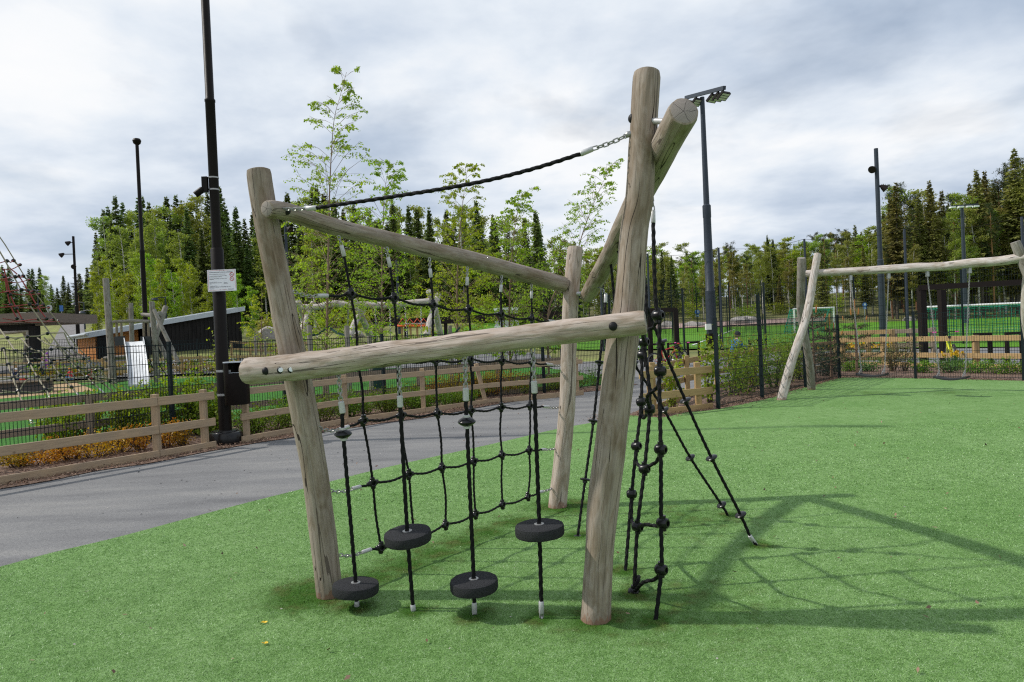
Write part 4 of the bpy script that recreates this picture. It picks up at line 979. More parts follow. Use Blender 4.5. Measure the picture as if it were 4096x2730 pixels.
mp_ = [m1 - md * 5.6, m1 - md * 2.9, m1, Vector((-4.35, 12.95, 0)), Vector((-2.75, 14.45, 0)), Vector((-.95, 15.8, 0)), Vector((.75, 17.0, 0)), Vector((2.5, 18.2, 0))]
mesh_fence('dark green welded mesh fence along the planting bed left of the path', mp_, 1.60, 'dark welded mesh fences')
RF = [G(2874, 1640), G(3050, 1597), G(3222, 1553), G(3358, 1515), G(3663, 1518), G(4096, 1527), G(4520, 1540)]
mesh_fence('dark green welded mesh fence around the right turf corner behind the swings', RF, 1.60, 'dark welded mesh fences', wr=.0026, hr=.004)
# low fence across the far side of the yard
yf = [XT(p, Y) for p, Y in ((-60, 45), (110, 45), (300, 44.5), (430, 44))]
mesh_fence('low dark mesh fence below the gravel road behind the sand play area', yf, 1.5, 'dark welded mesh fences', sp=.12, wr=.006, hr=.008)
yf = [XT(p, Y) for p, Y in ((640, 40), (790, 40), (960, 40), (1180, 41), (1240, 30), (1620, 31), (1830, 32), (2060, 33), (2240, 34))]
mesh_fence('low dark mesh fence in front of the black shed', yf[:4], 1.5, 'dark welded mesh fences', sp=.12, wr=.006, hr=.008)
mesh_fence('dark mesh fence across the back of the yard under the white swing beam', yf[4:], 1.45, 'dark welded mesh fences', sp=.07, wr=.004, hr=.006)
# tall ball-stop fences round the pitch
bs = [(2400, 1035, 43), (2590, 1015, 41), (2874, 992, 39.4), (3217, 957, 37), (3617, 917, 34.7), (4087, 868, 32), (4600, 820, 30)]
t = thing('ball_stop_fence', 'very tall pole and net fence along the near edge of the pitch', 'fence', XT(3217, 37)); prev = None
for px, py, Y in bs:
    g = XT(px + (13 if px > 2700 else 10), Y); top = P(px, py, Y); MB().tube([g, top], [.075, .06], 8).build('post', 'grey_pole', t)
    if prev:
        a, b2 = prev[1], top; mb = MB(); L = (b2 - a).length
        q = [a.lerp(b2, i / 12) - Vector((0, 0, .25 * 4 * (i / 12) * (1 - i / 12))) for i in range(13)]; mb.tube(q, .012, 4).build('top_line', 'dark_steel', t)
        ga, gb = prev[0], g; mb = MB(); nn = int(L / .5)
        for i in range(1, nn):
            f_ = i / nn; lo = ga.lerp(gb, f_); hi = a.lerp(b2, f_) - Vector((0, 0, .25 * 4 * f_ * (1 - f_))); mb.bar(lo.lerp(hi, .45), hi, .004, .004, (0, 1, 0))
        for i in range(1, 9):
            f_ = .45 + .55 * i / 9; mb.bar(ga.lerp(a, f_) - Vector((0, 0, .1)), gb.lerp(b2, f_) - Vector((0, 0, .1)), .004, .004)
        mb.build('net', 'dark_steel', t, smooth=False)
    prev = (g, top)
def cage(label, pix_, h, ph=None): return mesh_fence(label, [XT(p, Y) for p, Y in pix_], h, 'tall mesh fences round the pitches', sp=.11, hz=.4, wr=.005, pr=.055, hr=.006, ph=ph or h + .05, double=False)
cage('tall dark mesh fence along the pitch seen behind the tall log post', [(2440, 46), (2580, 43), (2735, 41), (2882, 40), (3060, 38), (3230, 37), (3420, 36), (3625, 34.8), (3850, 33.5), (4110, 32.3), (4400, 31)], 3.6)
cage('farther mesh fence at the far end of the pitch left part', [(2300, 84), (2480, 85), (2660, 86), (2790, 86), (2920, 87), (3050, 87)], 5.5, 6.2)
cage('low dark mesh fence along far edge of the pitch below the forest', [(3060, 96), (3250, 97), (3420, 97), (3650, 97), (3900, 97), (4200, 97)], 3.0)
cage('mesh cage fence of the small court left of the floodlight mast', [(2180, 58), (2300, 57), (2420, 56), (2540, 55), (2690, 54)], 5.0)
cage('free-standing dark mesh screen between the floodlight mast and left goal', [(2910, 74), (3030, 74), (3040, 68)], 4.0)
# ------------------------------------------------------------------ the yard on the left
T4 = lambda x, y: (400 + .3827 * x, 1060 + .3827 * y)
LG = ('dull_log', 'dull_log_end')
# shed
YS = 43
sh = thing('shed', 'black board shed with pale sloping metal roof and orange wooden walls', 'shed', XT(650, YS))
zl_, zr_ = P(380, 1322, 45).z, P(962, 1232, YS).z
A1, A2 = P(380, 1330, 45.0), P(962, 1232, 51.5); base = terr(XT(650, YS).x, YS) - .35
def q3(p, z): return Vector((p.x, p.y, z))
dv = Vector((A2.x - A1.x, A2.y - A1.y, 0)); Lw = dv.length; dv.normalize(); bk_ = Vector((-dv.y, dv.x, 0))
def zt(s): return A1.z + (A2.z - A1.z) * s / Lw - .28
def wall(s0, s1, off, mat, name, par, ridge=0.0):
    """corrugated or boarded wall between two stations along the front, standing off from the front line"""
    mb = MB(); n = max(1, int((s1 - s0) / .14)); vs = []
    for i in range(n):
        a, b2 = s0 + (s1 - s0) * i / n, s0 + (s1 - s0) * (i + 1) / n; o = bk_ * off - bk_ * (ridge if i % 2 else 0)
        p0, p1 = q3(A1, 0) + dv * a + o, q3(A1, 0) + dv * b2 + o; th = bk_ * .12
        pts = []
        for p, s_ in ((p0, a), (p1, b2)):
            for e in (Vector((0, 0, 0)), th): pts += [q3(p + e, base), q3(p + e, zt(s_))]
        mb.add(pts, [(0, 1, 5, 4), (2, 6, 7, 3), (0, 2, 3, 1), (4, 5, 7, 6), (1, 3, 7, 5), (0, 4, 6, 2)])
    return mb.build(name, mat, par, smooth=False)
def station(px):
    """distance along the shed front at picture column px"""
    best = min((abs(pix(q3(A1, A1.z) + dv * (Lw * k / 400))[0] - px), Lw * k / 400) for k in range(401)); return best[1]
s1_, s2_ = station(452), station(572)
wall(0, s1_, 0, 'black_cladding', 'wall', sh, .035); wall(s2_, Lw, 0, 'black_cladding', 'wall', sh, .035); wall(s1_, s2_, 1.2, 'orange_wood', 'porch_wall', sh, .012)
dr = wall(station(535), station(556), 1.12, 'orange_wood', 'door', sh); MB().box(q3(A1, base + 1.1) + dv * (station(553)) + bk_ * 1.08, (.05, .05, .16), (dv, bk_, Vector((0, 0, 1)))).build('handle', 'dark_steel', dr)
Aend = q3(A1, 0) + bk_ * 5.5
mb = MB(); n = 34
for i in range(n):
    a, b2 = q3(A1, 0).lerp(Aend, i / n), q3(A1, 0).lerp(Aend, (i + 1) / n); o = -dv * (.015 if i % 2 else .002)
    mb.add([q3(a + o, base), q3(b2 + o, base), q3(b2 + o, zt(0) - .03), q3(a + o, zt(0) - .03), q3(a + dv * .1, base), q3(b2 + dv * .1, base), q3(b2 + dv * .1, zt(0) - .03), q3(a + dv * .1, zt(0) - .03)], [(0, 3, 2, 1), (4, 5, 6, 7), (0, 1, 5, 4), (3, 7, 6, 2), (0, 4, 7, 3), (1, 2, 6, 5)])
mb.build('end_wall', 'orange_wood', sh, smooth=False)
bw = MB(); far = bk_ * 5.5
bw.add([q3(A1, base) + far, q3(A2, base) + far, q3(A2, zt(Lw)) + far, q3(A1, zt(0)) + far], [(0, 1, 2, 3)]); bw.add([q3(A2, base), q3(A2, base) + far, q3(A2, zt(Lw)) + far, q3(A2, zt(Lw))], [(0, 1, 2, 3)]); bw.build('rear_wall', 'black_cladding', sh, smooth=False)
lo, hi_ = q3(A1, 0) - dv * .45 - bk_ * .35, q3(A2, 0) + dv * .2 - bk_ * .35
rf = MB(); zlo, zhi = zt(-.45), zt(Lw + .2)
rv = [q3(lo, zlo), q3(hi_, zhi), q3(hi_, zhi) + bk_ * 6.3, q3(lo, zlo) + bk_ * 6.3]
rf.add([v for v in rv] + [v + Vector((0, 0, .33)) for v in rv], [(0, 3, 2, 1), (4, 5, 6, 7), (0, 1, 5, 4), (1, 2, 6, 5), (2, 3, 7, 6), (3, 0, 4, 7)])
roof = rf.build('roof', 'roof_metal', sh, smooth=False)
mb = MB()
for i in range(1, 14): p = rv[0].lerp(rv[1], i / 14) + Vector((0, 0, .35)); mb.bar(p, p + bk_ * 6.3, .03, .05)
mb.build('roof_seam', 'roof_metal', roof, smooth=False)
mb = MB().tube([q3(lo, zlo + .22) - dv * .06, q3(lo, zlo + .22) - dv * .06 + bk_ * 6.3], .09, 10); mb.build('gutter', 'roof_metal', roof)
# pergola / shelter roof at far left
t = thing('shelter', 'brown flat-roofed open shelter behind the rope pyramid at the far left', 'shelter', XT(100, 40))
a, b2 = P(-260, 1290, 40), P(193, 1277, 40)
MB().box(((a + b2) / 2) + Vector((0, 2, .05)), (b2.x - a.x, 5.5, .56)).build('roof', 'brown_board', t, smooth=False)
MB().box(((a + b2) / 2) + Vector((-.5, .1, -.47)), (b2.x - a.x - .9, .3, .36)).build('beam', 'black_cladding', t, smooth=False)
for px in (-150, 143):
    p = XT(px, 40); MB().box((p.x, p.y, p.z + 1.2), (.42, .42, 3.0)).build('post', 'black_cladding', t, smooth=False)
# white log frame under the shelter
t = thing('log_swing', 'small white log swing frame seen under the shelter roof', 'play frame', XT(80, 46)); w = ('grey_log', 'grey_log_end')
log('beam', [P(-120, 1335, 46), P(30, 1329, 46), P(122, 1322, 46)], [.17, .16, .16], t, mats=w, step=.15, n=14)
log('leg', [P(117, 1320, 46), P(105, 1400, 46), P(103, 1460, 46)], [.15, .16, .17], t, mats=w, step=.15, n=14); log('leg', [P(92, 1318, 46), P(112, 1360, 46.6), P(130, 1445, 47.5)], [.15, .16, .17], t, mats=w, step=.15, n=14)
# slide tower
YT = 31.0
def tl(name, pts, r, par, mats=LG, Y=YT): return log(name, [P(*T4(x, y), Y + dy) for x, y, dy in pts], r, par, mats=mats, step=.12, n=18)
tw = thing('slide_tower', 'grey log play tower with a white slide behind the mesh fence', 'play tower', XT(500, YT))
tl('post', [(60, 142, .3), (92, 600, .2), (135, 1245, 0)], [.13, .145, .15], tw); tl('post', [(322, 400, 2), (328, 620, 2), (345, 1190, 2)], [.10, .11, .12], tw)
tl('post', [(540, 385, 0), (565, 700, 0), (597, 1228, 0)], [.12, .12, .125], tw)
tl('crossbar', [(138, 597, .15), (330, 588, .1), (525, 593, .05)], [.07, .075, .075], tw)
for x in (172, 222, 455, 505): board(P(*T4(x, 610), YT + .2), P(*T4(x + 5, 760), YT + .2), .13, .05, tw, 'railing_plank', 'old_rail_wood')
for x0 in (152, 424): MB().box(P(*T4(x0 + 56, 797), YT - .1), (.47, .06, .42)).build('side_panel', 'panel_dark', tw, smooth=False)
tl('brace', [(688, 436, 1.2), (600, 700, .6), (575, 790, .3)], [.12, .12, .11], tw); tl('brace', [(566, 470, -.1), (640, 640, -.3), (720, 810, -.5), (825, 1035, -.9)], [.085, .09, .09, .09], tw)
tl('brace', [(590, 750, .5), (700, 985, .3)], [.1, .1], tw); tl('beam', [(440, 520, 1.2), (560, 530, .9), (632, 508, .6)], [.09, .1, .11], tw)
for y, x0, x1 in ((965, 45, 300), (1090, 30, 300), (1208, 160, 305)): tl('step_log', [(x0, y + 12, .4), (x1, y - 12, .3)], [.075, .075], tw)
def Q(x, y, Y): return P(*T4(x, y), Y)
def slide():
    st = [(352, 805, 180, YT - .15), (360, 835, 185, YT - .25), (385, 1010, 190, YT - 1.0), (402, 1160, 190, YT - 1.7), (407, 1215, 190, YT - 2.0), (407, 1232, 188, YT - 2.4), (406, 1250, 185, YT - 2.7)]
    mb = MB(); n = 10; vs = []
    for (x, y, w_, Y) in st:
        c = Q(x, y, Y); hw = .42
        sec = [(-hw - .03, .20), (-hw, .20), (-hw + .02, .02), (0, 0), (hw - .02, .02), (hw, .20), (hw + .03, .20), (hw + .03, -.05), (0, -.06), (-hw - .03, -.05)]
        for dx, dz in sec: vs.append(c + Vector((dx, 0, dz)))
    k = 10; fs = [(i * k + j, i * k + (j + 1) % k, (i + 1) * k + (j + 1) % k, (i + 1) * k + j) for i in range(len(st) - 1) for j in range(k)]
    fs += [tuple(range(k)), tuple((len(st) - 1) * k + j for j in range(k - 1, -1, -1))]
    mb.add(vs, fs); o = mb.build('slide', 'slide_white', tw, angle=30)
    e = Q(406, 1250, YT - 2.7); MB().box((e.x, e.y + .15, e.z / 2 - .03), (.8, .25, max(.1, e.z - .02))).build('slide_foot', 'zinc', o, smooth=False)
slide()
MB().tube([Q(470, 860, YT), Q(540, 1050, YT + .3), Q(590, 1150, YT + .6), Q(690, 1170, YT + .8)], .02, 5).build('net_rope', 'rope', tw)
MB().tube([Q(590, 980, YT + .5), Q(640, 1080, YT + .5), Q(700, 1160, YT + .6)], .02, 5).build('net_rope', 'rope', tw)
# sandbox / low bench wall
t = thing('planter_box', 'low long box of dark boards with pale top on the sand-coloured surface', 'planter', G(60, 1585))
a, b2 = G(193, 1572), G(-420, 1612); top = P(193, 1525, a.y).z
d = (b2 - a).normalized(); n_ = Vector((-d.y, d.x, 0)); n_ = n_ if n_.y > 0 else -n_
MB().box((a + b2) / 2 + n_ * .8 + Vector((0, 0, top / 2)), ((b2 - a).length, 1.6, top), (d, n_, Vector((0, 0, 1)))).build('side_boards', 'grey_board', t, smooth=False)
mb = MB(); L = (b2 - a).length
for s_ in (0, 1.6): mb.box((a + b2) / 2 + n_ * s_ + Vector((0, 0, top + .02)), (L + .1, .22, .045), (d, n_, Vector((0, 0, 1))))
mb.box(a + n_ * .8 + Vector((0, 0, top + .02)), (.2, 1.4, .045), (d, n_, Vector((0, 0, 1)))); mb.build('top_board', 'white_paint' if False else 'old_rail_wood', t, smooth=False)

# rope pyramid
pyr = thing('rope_pyramid', 'red and beige rope climbing pyramid cut by the left picture edge', 'climbing pyramid', G(-230, 1680))
F2 = lambda x, y: (x * .2551, 1300 + y * .2551)
apex = P(-205, 660, 20)
anR, anN = G(545, 1582), G(133, 1704); anL = G(-1050, 1640); anF = G(-250, 1560)
def rr(pts, r, mat, name='rope'): return MB().tube(pts, r, 6).build(name, mat, pyr)
def knob(p, r=.045):
    return MB().lathe([(.001, -r), (r * .7, -r * .75), (r, 0), (r * .7, r * .75), (.001, r)], p, (rnd.uniform(-1, 1), rnd.uniform(-1, 1), rnd.uniform(-.3, 1)), 8).build('knot_clamp', 'plastic', pyr)
mast0 = Vector((apex.x, apex.y, 0)); MB().tube([mast0, apex + Vector((0, 0, .3))], [.12, .09], 14).build('mast', 'grey_pole', pyr)
rr([apex, P(20, 979, 20.8), P(134, 1164, 21.4), P(305, 1384, 22.3), P(428, 1511, 23), anR], .016, 'net_beige'); rr([apex, P(16, 1036, 20.2), P(118, 1221, 20.4), P(232, 1378, 20.6), P(300, 1455, 20.8), P(445, 1560, 22)], .020, 'net_beige')
rr([apex, anL], .018, 'net_beige'); rr([apex, anF], .018, 'net_beige')
rings = [  # red upper rings: (right ridge point, inner ridge point, left off-frame point)
    (1058, (54, 1043, 21), (27, 1045, 20.3), (-150, 1070, 19.5)), (1105, (93, 1105, 21.1), (62, 1108, 20.3), (-150, 1120, 19.4)), (1164, (134, 1164, 21.3), (86, 1160, 20.3), (-150, 1165, 19.2)), (1221, (173, 1221, 21.6), (118, 1219, 20.4), (-150, 1222, 19)), (1277, (214, 1278, 21.9), (155, 1277, 20.5), (-150, 1285, 18.8))]
for i, (yy, a, b3, c3) in enumerate(rings):
    A_, B_, D_ = P(*a), P(*b3), P(*c3); M_ = (A_ + B_) / 2 - Vector((0, 0, .05)); M2 = (B_ + D_) / 2 - Vector((0, 0, .08))
    rr(smooth_path([A_, M_, B_, M2, D_], 4), .0145, 'net_red'); knob(A_, .06); knob(B_, .06)
    A2_, D2_ = A_ + Vector((-.45, .9, -.02)), D_ + Vector((0, 1.5, .1)); rr(smooth_path([A_, (A_ + A2_) / 2 - Vector((0, 0, .05)), A2_, (A2_ + D2_) / 2 - Vector((0, 0, .08)), D2_], 4), .0145, 'net_red'); knob(A2_, .055)
for xs_ in ([(5, 1095), (18, 1110), (30, 1170), (42, 1222), (68, 1275)], [(17, 1080), (42, 1180), (66, 1235), (92, 1283)], [(35, 1070), (75, 1105), (112, 1163), (147, 1222), (186, 1276)]):
    pts = [P(x, y, 20.8) for x, y in xs_]; rr(smooth_path(pts, 4), .018, 'net_red', 'rope'); [knob(p, .055) for p in pts[1:]]
lower = [  # beige skirt: picture tracks of the net's down-lines, nearer to farther
    [(-40, 1290), (0, 1400), (13, 1397), (33, 1459), (52, 1512), (72, 1567), (92, 1618), (128, 1695)], [(-15, 1300), (30, 1358), (62, 1405), (100, 1420), (120, 1458), (150, 1510), (183, 1560), (205, 1602)],
    [(60, 1360), (85, 1355), (120, 1395), (165, 1408), (204, 1452), (241, 1502), (286, 1550), (322, 1590)], [(150, 1353), (190, 1378), (232, 1389), (276, 1442), (324, 1490), (374, 1536), (415, 1572)],
    [(176, 1350), (205, 1380), (233, 1386), (260, 1395), (308, 1438), (357, 1487), (410, 1530), (450, 1568)], [(257, 1332), (286, 1392), (335, 1434), (384, 1482), (438, 1527), (470, 1560)]]
for i, tr in enumerate(lower):
    Y0, Y1 = 18.6 + i * .65, 14.9 + i * 1.55
    pts = [P(x, y, Y0 + (Y1 - Y0) * k / (len(tr) - 1)) for k, (x, y) in enumerate(tr)]; pts[-1].z = max(pts[-1].z, .0); rr(smooth_path(pts, 3), .020, 'net_beige')
    for p in pts[2:-1]: knob(p, .055)
    if i < 4: MB().lathe([(.02, 0), (.024, .02), (.024, .2), (.02, .22)], pts[-1], (pts[-2] - pts[-1]), 10).build('ferrule', 'alu', pyr)
rows_ = [[(-60, 1365), (30, 1352), (60, 1353), (110, 1347), (152, 1345), (190, 1335), (257, 1332)], [(-60, 1400), (13, 1397), (85, 1411), (120, 1412), (165, 1408), (205, 1398), (232, 1389), (286, 1392), (306, 1382)], [(-60, 1450), (33, 1459), (70, 1437), (140, 1437), (210, 1433), (270, 1430), (310, 1435), (356, 1432)],
         [(-60, 1470), (33, 1459), (120, 1458), (204, 1452), (276, 1442), (335, 1436), (358, 1432)], [(-60, 1525), (52, 1512), (90, 1480), (164, 1478), (241, 1475), (311, 1470), (380, 1478), (410, 1476)], [(-60, 1505), (52, 1512), (150, 1510), (241, 1502), (324, 1490), (384, 1482)],
         [(-60, 1580), (72, 1567), (136, 1571), (183, 1560), (215, 1552), (286, 1550), (374, 1536), (440, 1525)], [(10, 1563), (72, 1567), (110, 1519), (192, 1517), (276, 1514), (350, 1508), (462, 1518)]]
for i, tr in enumerate(rows_):
    pts = [P(x, y, 18.0 - .28 * i + .006 * max(0, x) + .0 * x) for x, y in tr]; rr(smooth_path(pts, 3), .0165, 'net_beige', 'rope')
    for p in pts[1::2]: knob(p, .050)

# swing frames at the back of the yard
GL = ('grey_log', 'grey_log_end')
B4 = lambda x, y: (1150 + .255 * x, 1150 + .255 * y)
Yb = 30.0
sf = thing('log_swing', 'long pale log swing frame behind the young birches', 'swing frame', XT(1480, Yb))
log('beam', [P(*B4(220, 310), Yb), P(*B4(480, 310), Yb), P(*B4(690, 262), Yb), P(*B4(960, 275), Yb), P(*B4(1150, 285), Yb)], [.12, .14, .16, .15, .15], sf, mats=GL, step=.12, n=18)
log('beam', [P(*B4(1120, 272), Yb - .2), P(*B4(1380, 280), Yb - .2), P(*B4(1620, 285), Yb - .2), P(*B4(1900, 255), Yb - .2), P(*B4(2230, 222), Yb - .2)], [.14, .15, .15, .16, .14], sf, mats=GL, step=.12, n=18)
for tr in ([(415, 240, .3), (330, 400, 0), (215, 720, -1.2)], [(165, 215, .2), (230, 420, .6), (300, 800, 1.4)], [(1040, 190, -.3), (1150, 430, -.1), (1310, 800, .8)], [(1200, 350, .2), (1080, 520, -.3), (960, 800, -1.2)], [(2215, 60, -.2), (2300, 300, .4), (2400, 760, 1.2)], [(2370, 110, .3), (2260, 450, -.3), (2180, 760, -1)]):
    log('leg', [P(*B4(x, y), Yb + dy) for x, y, dy in tr], [.13, .14, .15], sf, mats=GL, step=.12, n=18)
for xs_, (yt, yb) in (((1372, 1405), (335, 860)), ((1610, 1615), (345, 860)), ((1845, 1880), (320, 850)), ((2098, 2100), (300, 850)), ((415, 470), (350, 800)), ((955, 930), (340, 800))):
    MB().chain(P(*B4(xs_[0], yt), Yb), P(*B4(xs_[1], yb), Yb - .2), .085, .011).build('chain', 'steel', sf)
for x0, x1 in ((1405, 1615), (1880, 2100)): 
    a, b2 = P(*B4(x0, 850), Yb - .2), P(*B4(x1, 850), Yb - .2); MB().bar(a, b2, .2, .04).build('seat', 'dull_plastic', sf)
# covered bike stand / dark portals far behind the net
t = thing('steel_portal', 'dark steel portal frame far behind the net with orange seats in front', 'frame', XT(1640, 52))
for (x, y0, y1, Yq) in ((1375, 580, 830, 52), (1860, 540, 800, 52), (2480, 480, 760, 52)): MB().bar(P(*B4(x, y0), Yq), P(*B4(x, y1), Yq) - Vector((0, 0, .5)), .25, .3, (0, 1, 0)).build('post', 'dark_steel', t, smooth=False)
MB().bar(P(*B4(1340, 560), 52), P(*B4(2190, 530), 52), .3, .5).build('beam', 'dark_steel', t, smooth=False); MB().bar(P(*B4(2190, 530), 52), P(2300, 1255, 51), .3, .5).build('beam', 'dark_steel', t, smooth=False)
so_ = thing('hanging_seat_frame', 'timber frame with orange hanging seats far behind the climbing net', 'play frame', XT(1660, 50))
for x in (1790, 1925, 2030, 2150, 2260): MB().bar(P(*B4(x, 565), 50), P(*B4(x + 10, 800), 50), .14, .14, (0, 1, 0)).build('post', 'new_rail_wood', so_, smooth=False)
MB().bar(P(*B4(1740, 575), 50), P(*B4(2180, 565), 50), .08, .08).build('top_tube', 'zinc', so_)
for x in (1810, 1920, 2040, 2140):
    c = P(*B4(x, 622), 50); o = MB().lathe([(.001, 0), (.42, .03), (.45, .10), (.40, .14), (.001, .1)], c, (0, 0, 1), 14).build('seat', 'paint_orange', so_)
    MB().tube([c + Vector((-.4, 0, .1)), c + Vector((0, 0, .62)), c + Vector((.4, 0, .1))], .03, 5).build('hanger', 'paint_orange', o)
t = thing('glass_shelter', 'small grey glazed shelter behind the rightmost birches', 'shelter', XT(2030, 62))
for (x, y) in ((1978, 1242), (2060, 1240)): pass
a, b2 = P(1975, 1240, 62), P(2075, 1240, 62); zb = P(2020, 1310, 62).z
MB().box(((a.x + b2.x) / 2, 62.5, a.z), (b2.x - a.x, 2.2, .25)).build('roof', 'white_paint', t, smooth=False)
for k in range(5): MB().box((a.x + (b2.x - a.x) * (k + .5) / 5, 61.6, (a.z + zb) / 2), ((b2.x - a.x) / 5 - .12, .08, a.z - zb - .2)).build('window', 'zinc', t, smooth=False)
MB().box(((a.x + b2.x) / 2, 61.55, zb), (b2.x - a.x, .3, .3)).build('sill', 'white_paint', t, smooth=False)
# ------------------------------------------------------------------ the two-seat swing on the right
Z3 = lambda x, y: (3150 + .4146 * x, 950 + .4146 * y)
GL = ('grey_log', 'grey_log_end')
sw = thing('log_swing', 'pale log swing frame with crossed legs on turf at the right picture edge', 'swing frame', (G(3120, 1605) + G(3245, 1563)) / 2)
def SWP(px, py, Y): return P(px, py, Y)
log('leg', [sink(G(3120, 1604)), P(3166, 1450, 13.35), P(3225, 1270, 13.6), P(3252, 1120, 13.8), P(3271, 1016, 13.9)], [.088, .085, .080, .075, .072], sw, mats=GL, step=.06, n=26, wob=.05)
log('leg', [sink(G(3246, 1562)), P(3238, 1450, 14.8), P(3218, 1340, 14.65), P(3202, 1240, 14.5), P(3204, 1140, 14.35), P(3206, 1032, 14.2)], [.082, .08, .078, .076, .082, .085], sw, mats=('dull_log', 'dull_log_end'), step=.06, n=26, wob=.05)
bmp = [(3224, 1096, 14.0), (3330, 1090, 13.75), (3440, 1084, 13.5), (3550, 1078, 13.2), (3650, 1071, 12.95), (3760, 1067, 12.7), (3880, 1054, 12.4), (3990, 1046, 12.15), (4100, 1030, 11.9)]
log('beam', [P(*q) for q in bmp], [.075, .072, .076, .078, .080, .082, .084, .082, .084], sw, mats=GL, step=.06, n=26, wob=.06, low=.06)
log('leg', [P(4060, 968, 11.95), P(4105, 1080, 11.9), P(4180, 1290, 11.7), P(4290, 1640, 11.2)], [.08, .085, .09, .09], sw, mats=('dull_log', 'dull_log_end'), step=.06, n=26); log('leg', [P(4165, 985, 11.8), P(4120, 1070, 11.95), P(4110, 1300, 12.3), P(4080, 1585, 12.9) + Vector((.5, 0, 0))], [.08, .085, .09, .09], sw, mats=GL, step=.06, n=26)
def beam_at(px):
    xs_ = [q[0] for q in bmp]; return P(px, np.interp(px, xs_, [q[1] for q in bmp]), np.interp(px, xs_, [q[2] for q in bmp]))
def swing(label, tops, seat):
    a, b2 = beam_at(tops[0]) - Vector((0, 0, .085)), beam_at(tops[1]) - Vector((0, 0, .085))
    Y = (a.y + b2.y) / 2; s0_, s1_ = P(seat[0], seat[2], a.y - .15), P(seat[1], seat[3], b2.y - .15); zc = (s0_.z + s1_.z) / 2; s0_.z = s1_.z = zc
    t = thing('swing', label, 'swing', (s0_ + s1_) / 2, 'black swing seats on chains')
    d = (s1_ - s0_).normalized(); n_ = Vector((-d.y, d.x, 0))
    for q, s_ in ((a, s0_ + d * .06), (b2, s1_ - d * .06)):
        MB().box(q - Vector((0, 0, .045)), (.05, .05, .1)).build('bearing', 'zinc', t)
        MB().chain(q - Vector((0, 0, .09)), s_ + n_ * .05, .036, .0048, n=8, k=4).build('chain', 'steel', t); 
        MB().chain(s_ + n_ * .05 + Vector((0, 0, .09)), s_ - n_ * .08, .036, .0048, n=8, k=4).build('chain', 'steel', t)
    mb = MB(); k = 9; vs = []
    for i in range(k):
        f_ = i / (k - 1); c = s0_.lerp(s1_, f_) - Vector((0, 0, .045 * (1 - (2 * f_ - 1) ** 2)))
        for w_, z_ in ((-.095, .0), (.095, .0), (.105, -.012), (.105, -.035), (-.105, -.035), (-.105, -.012)): vs.append(c + n_ * w_ + Vector((0, 0, z_)))
    fs = [(i * 6 + j, i * 6 + (j + 1) % 6, (i + 1) * 6 + (j + 1) % 6, (i + 1) * 6 + j) for i in range(k - 1) for j in range(6)] + [(5, 4, 3, 2, 1, 0), tuple((k - 1) * 6 + j for j in range(6))]
    mb.add(vs, fs).build('seat', 'rubber', t)
swing('left black rubber swing seat on chains, nearer the crossed log legs', (3401, 3553), (3430, 3548, 1492, 1493))
swing('right black rubber swing seat on chains, in front of the daffodil clump', (3708, 3877), (3740, 3872, 1503, 1505))

# ------------------------------------------------------------------ goals, portals, racks
def goal(label, p0, p1, h, depth, s, r=.06):
    t = thing('football_goal', label, 'football goal', (p0 + p1) / 2, 'white football goals with green nets')
    d = (p1 - p0).normalized(); n_ = Vector((-d.y, d.x, 0)) * s; up = Vector((0, 0, h))
    for p in (p0, p1): MB().tube([p, p + up], r, 10).build('goalpost', 'white_paint', t)
    MB().tube([p0 + up - d * r, p1 + up + d * r], r, 10).build('crossbar', 'white_paint', t)
    for p in (p0, p1): MB().tube([p + up, p + up * .98 + n_ * depth * .35, p + n_ * depth], r * .5, 6).build('net_stay', 'fs_green', t)
    mb = MB(); nu, nv = int((p1 - p0).length / .16), 16
    prof = [(0, h), (depth * .35, h * .97), (depth, 0.02)]
    def net(u, v):
        f_ = v / nv; a = np.interp(f_, (0, .35, 1), (0, depth * .35, depth)); z = np.interp(f_, (0, .35, 1), (h, h * .97, .02)); return p0.lerp(p1, u / nu) + n_ * a + Vector((0, 0, z - .12 * math.sin(math.pi * f_) * (.6 + .4 * math.sin(u * .7))))
    for u in range(nu + 1):
        for v in range(nv): mb.bar(net(u, v), net(u, v + 1), .02, .02, (0, 1, 0))
    for v in range(nv + 1):
        for u in range(0, nu, 2): mb.bar(net(u, v), net(min(nu, u + 2), v), .02, .02)
    for q in (p0, p1):
        for i in range(1, 12):
            f_ = i / 12; mb.bar(q + n_ * depth * f_, q + n_ * depth * f_ + Vector((0, 0, h * (.97 - .9 * max(0, (f_ - .35) / .65)))), .012, .012, (0, 1, 0)); mb.bar(q + Vector((0, 0, h * f_)), q + n_ * depth * (1 - .6 * f_) + Vector((0, 0, h * f_)), .012, .012)
    mb.build('net', 'fs_green', t, smooth=False)
Yg = 37.0
ga = XT(3688, Yg); gb = P(4330, hor(4330), 33.5); gb.z = terr(gb.x, 33.5); hg = P(3700, 1230, Yg).z - ga.z
goal('large white goal with green net near the right picture edge', ga, gb, hg, 2.0, 1)
ga, gb = XT(3178, 62), XT(3336, 63); hg = P(3200, 1237, 62).z - ga.z
goal('distant white goal with green net left of the crossed swing legs', gb, ga, hg, 1.6, -1, .08)
def portal(label, posts, beamz, w, mat='dark_steel', extra=None):
    t = thing('steel_portal', label, 'frame', posts[0][0])
    for g_, top in posts: MB().bar(g_ - Vector((0, 0, .1)), top, w, w * 1.3, (0, 1, 0)).build('post', mat, t, smooth=False)
    for a, b2 in beamz: MB().bar(a, b2, w, w * .95).build('beam', mat, t, smooth=False)
    return t
Yp = 21.5
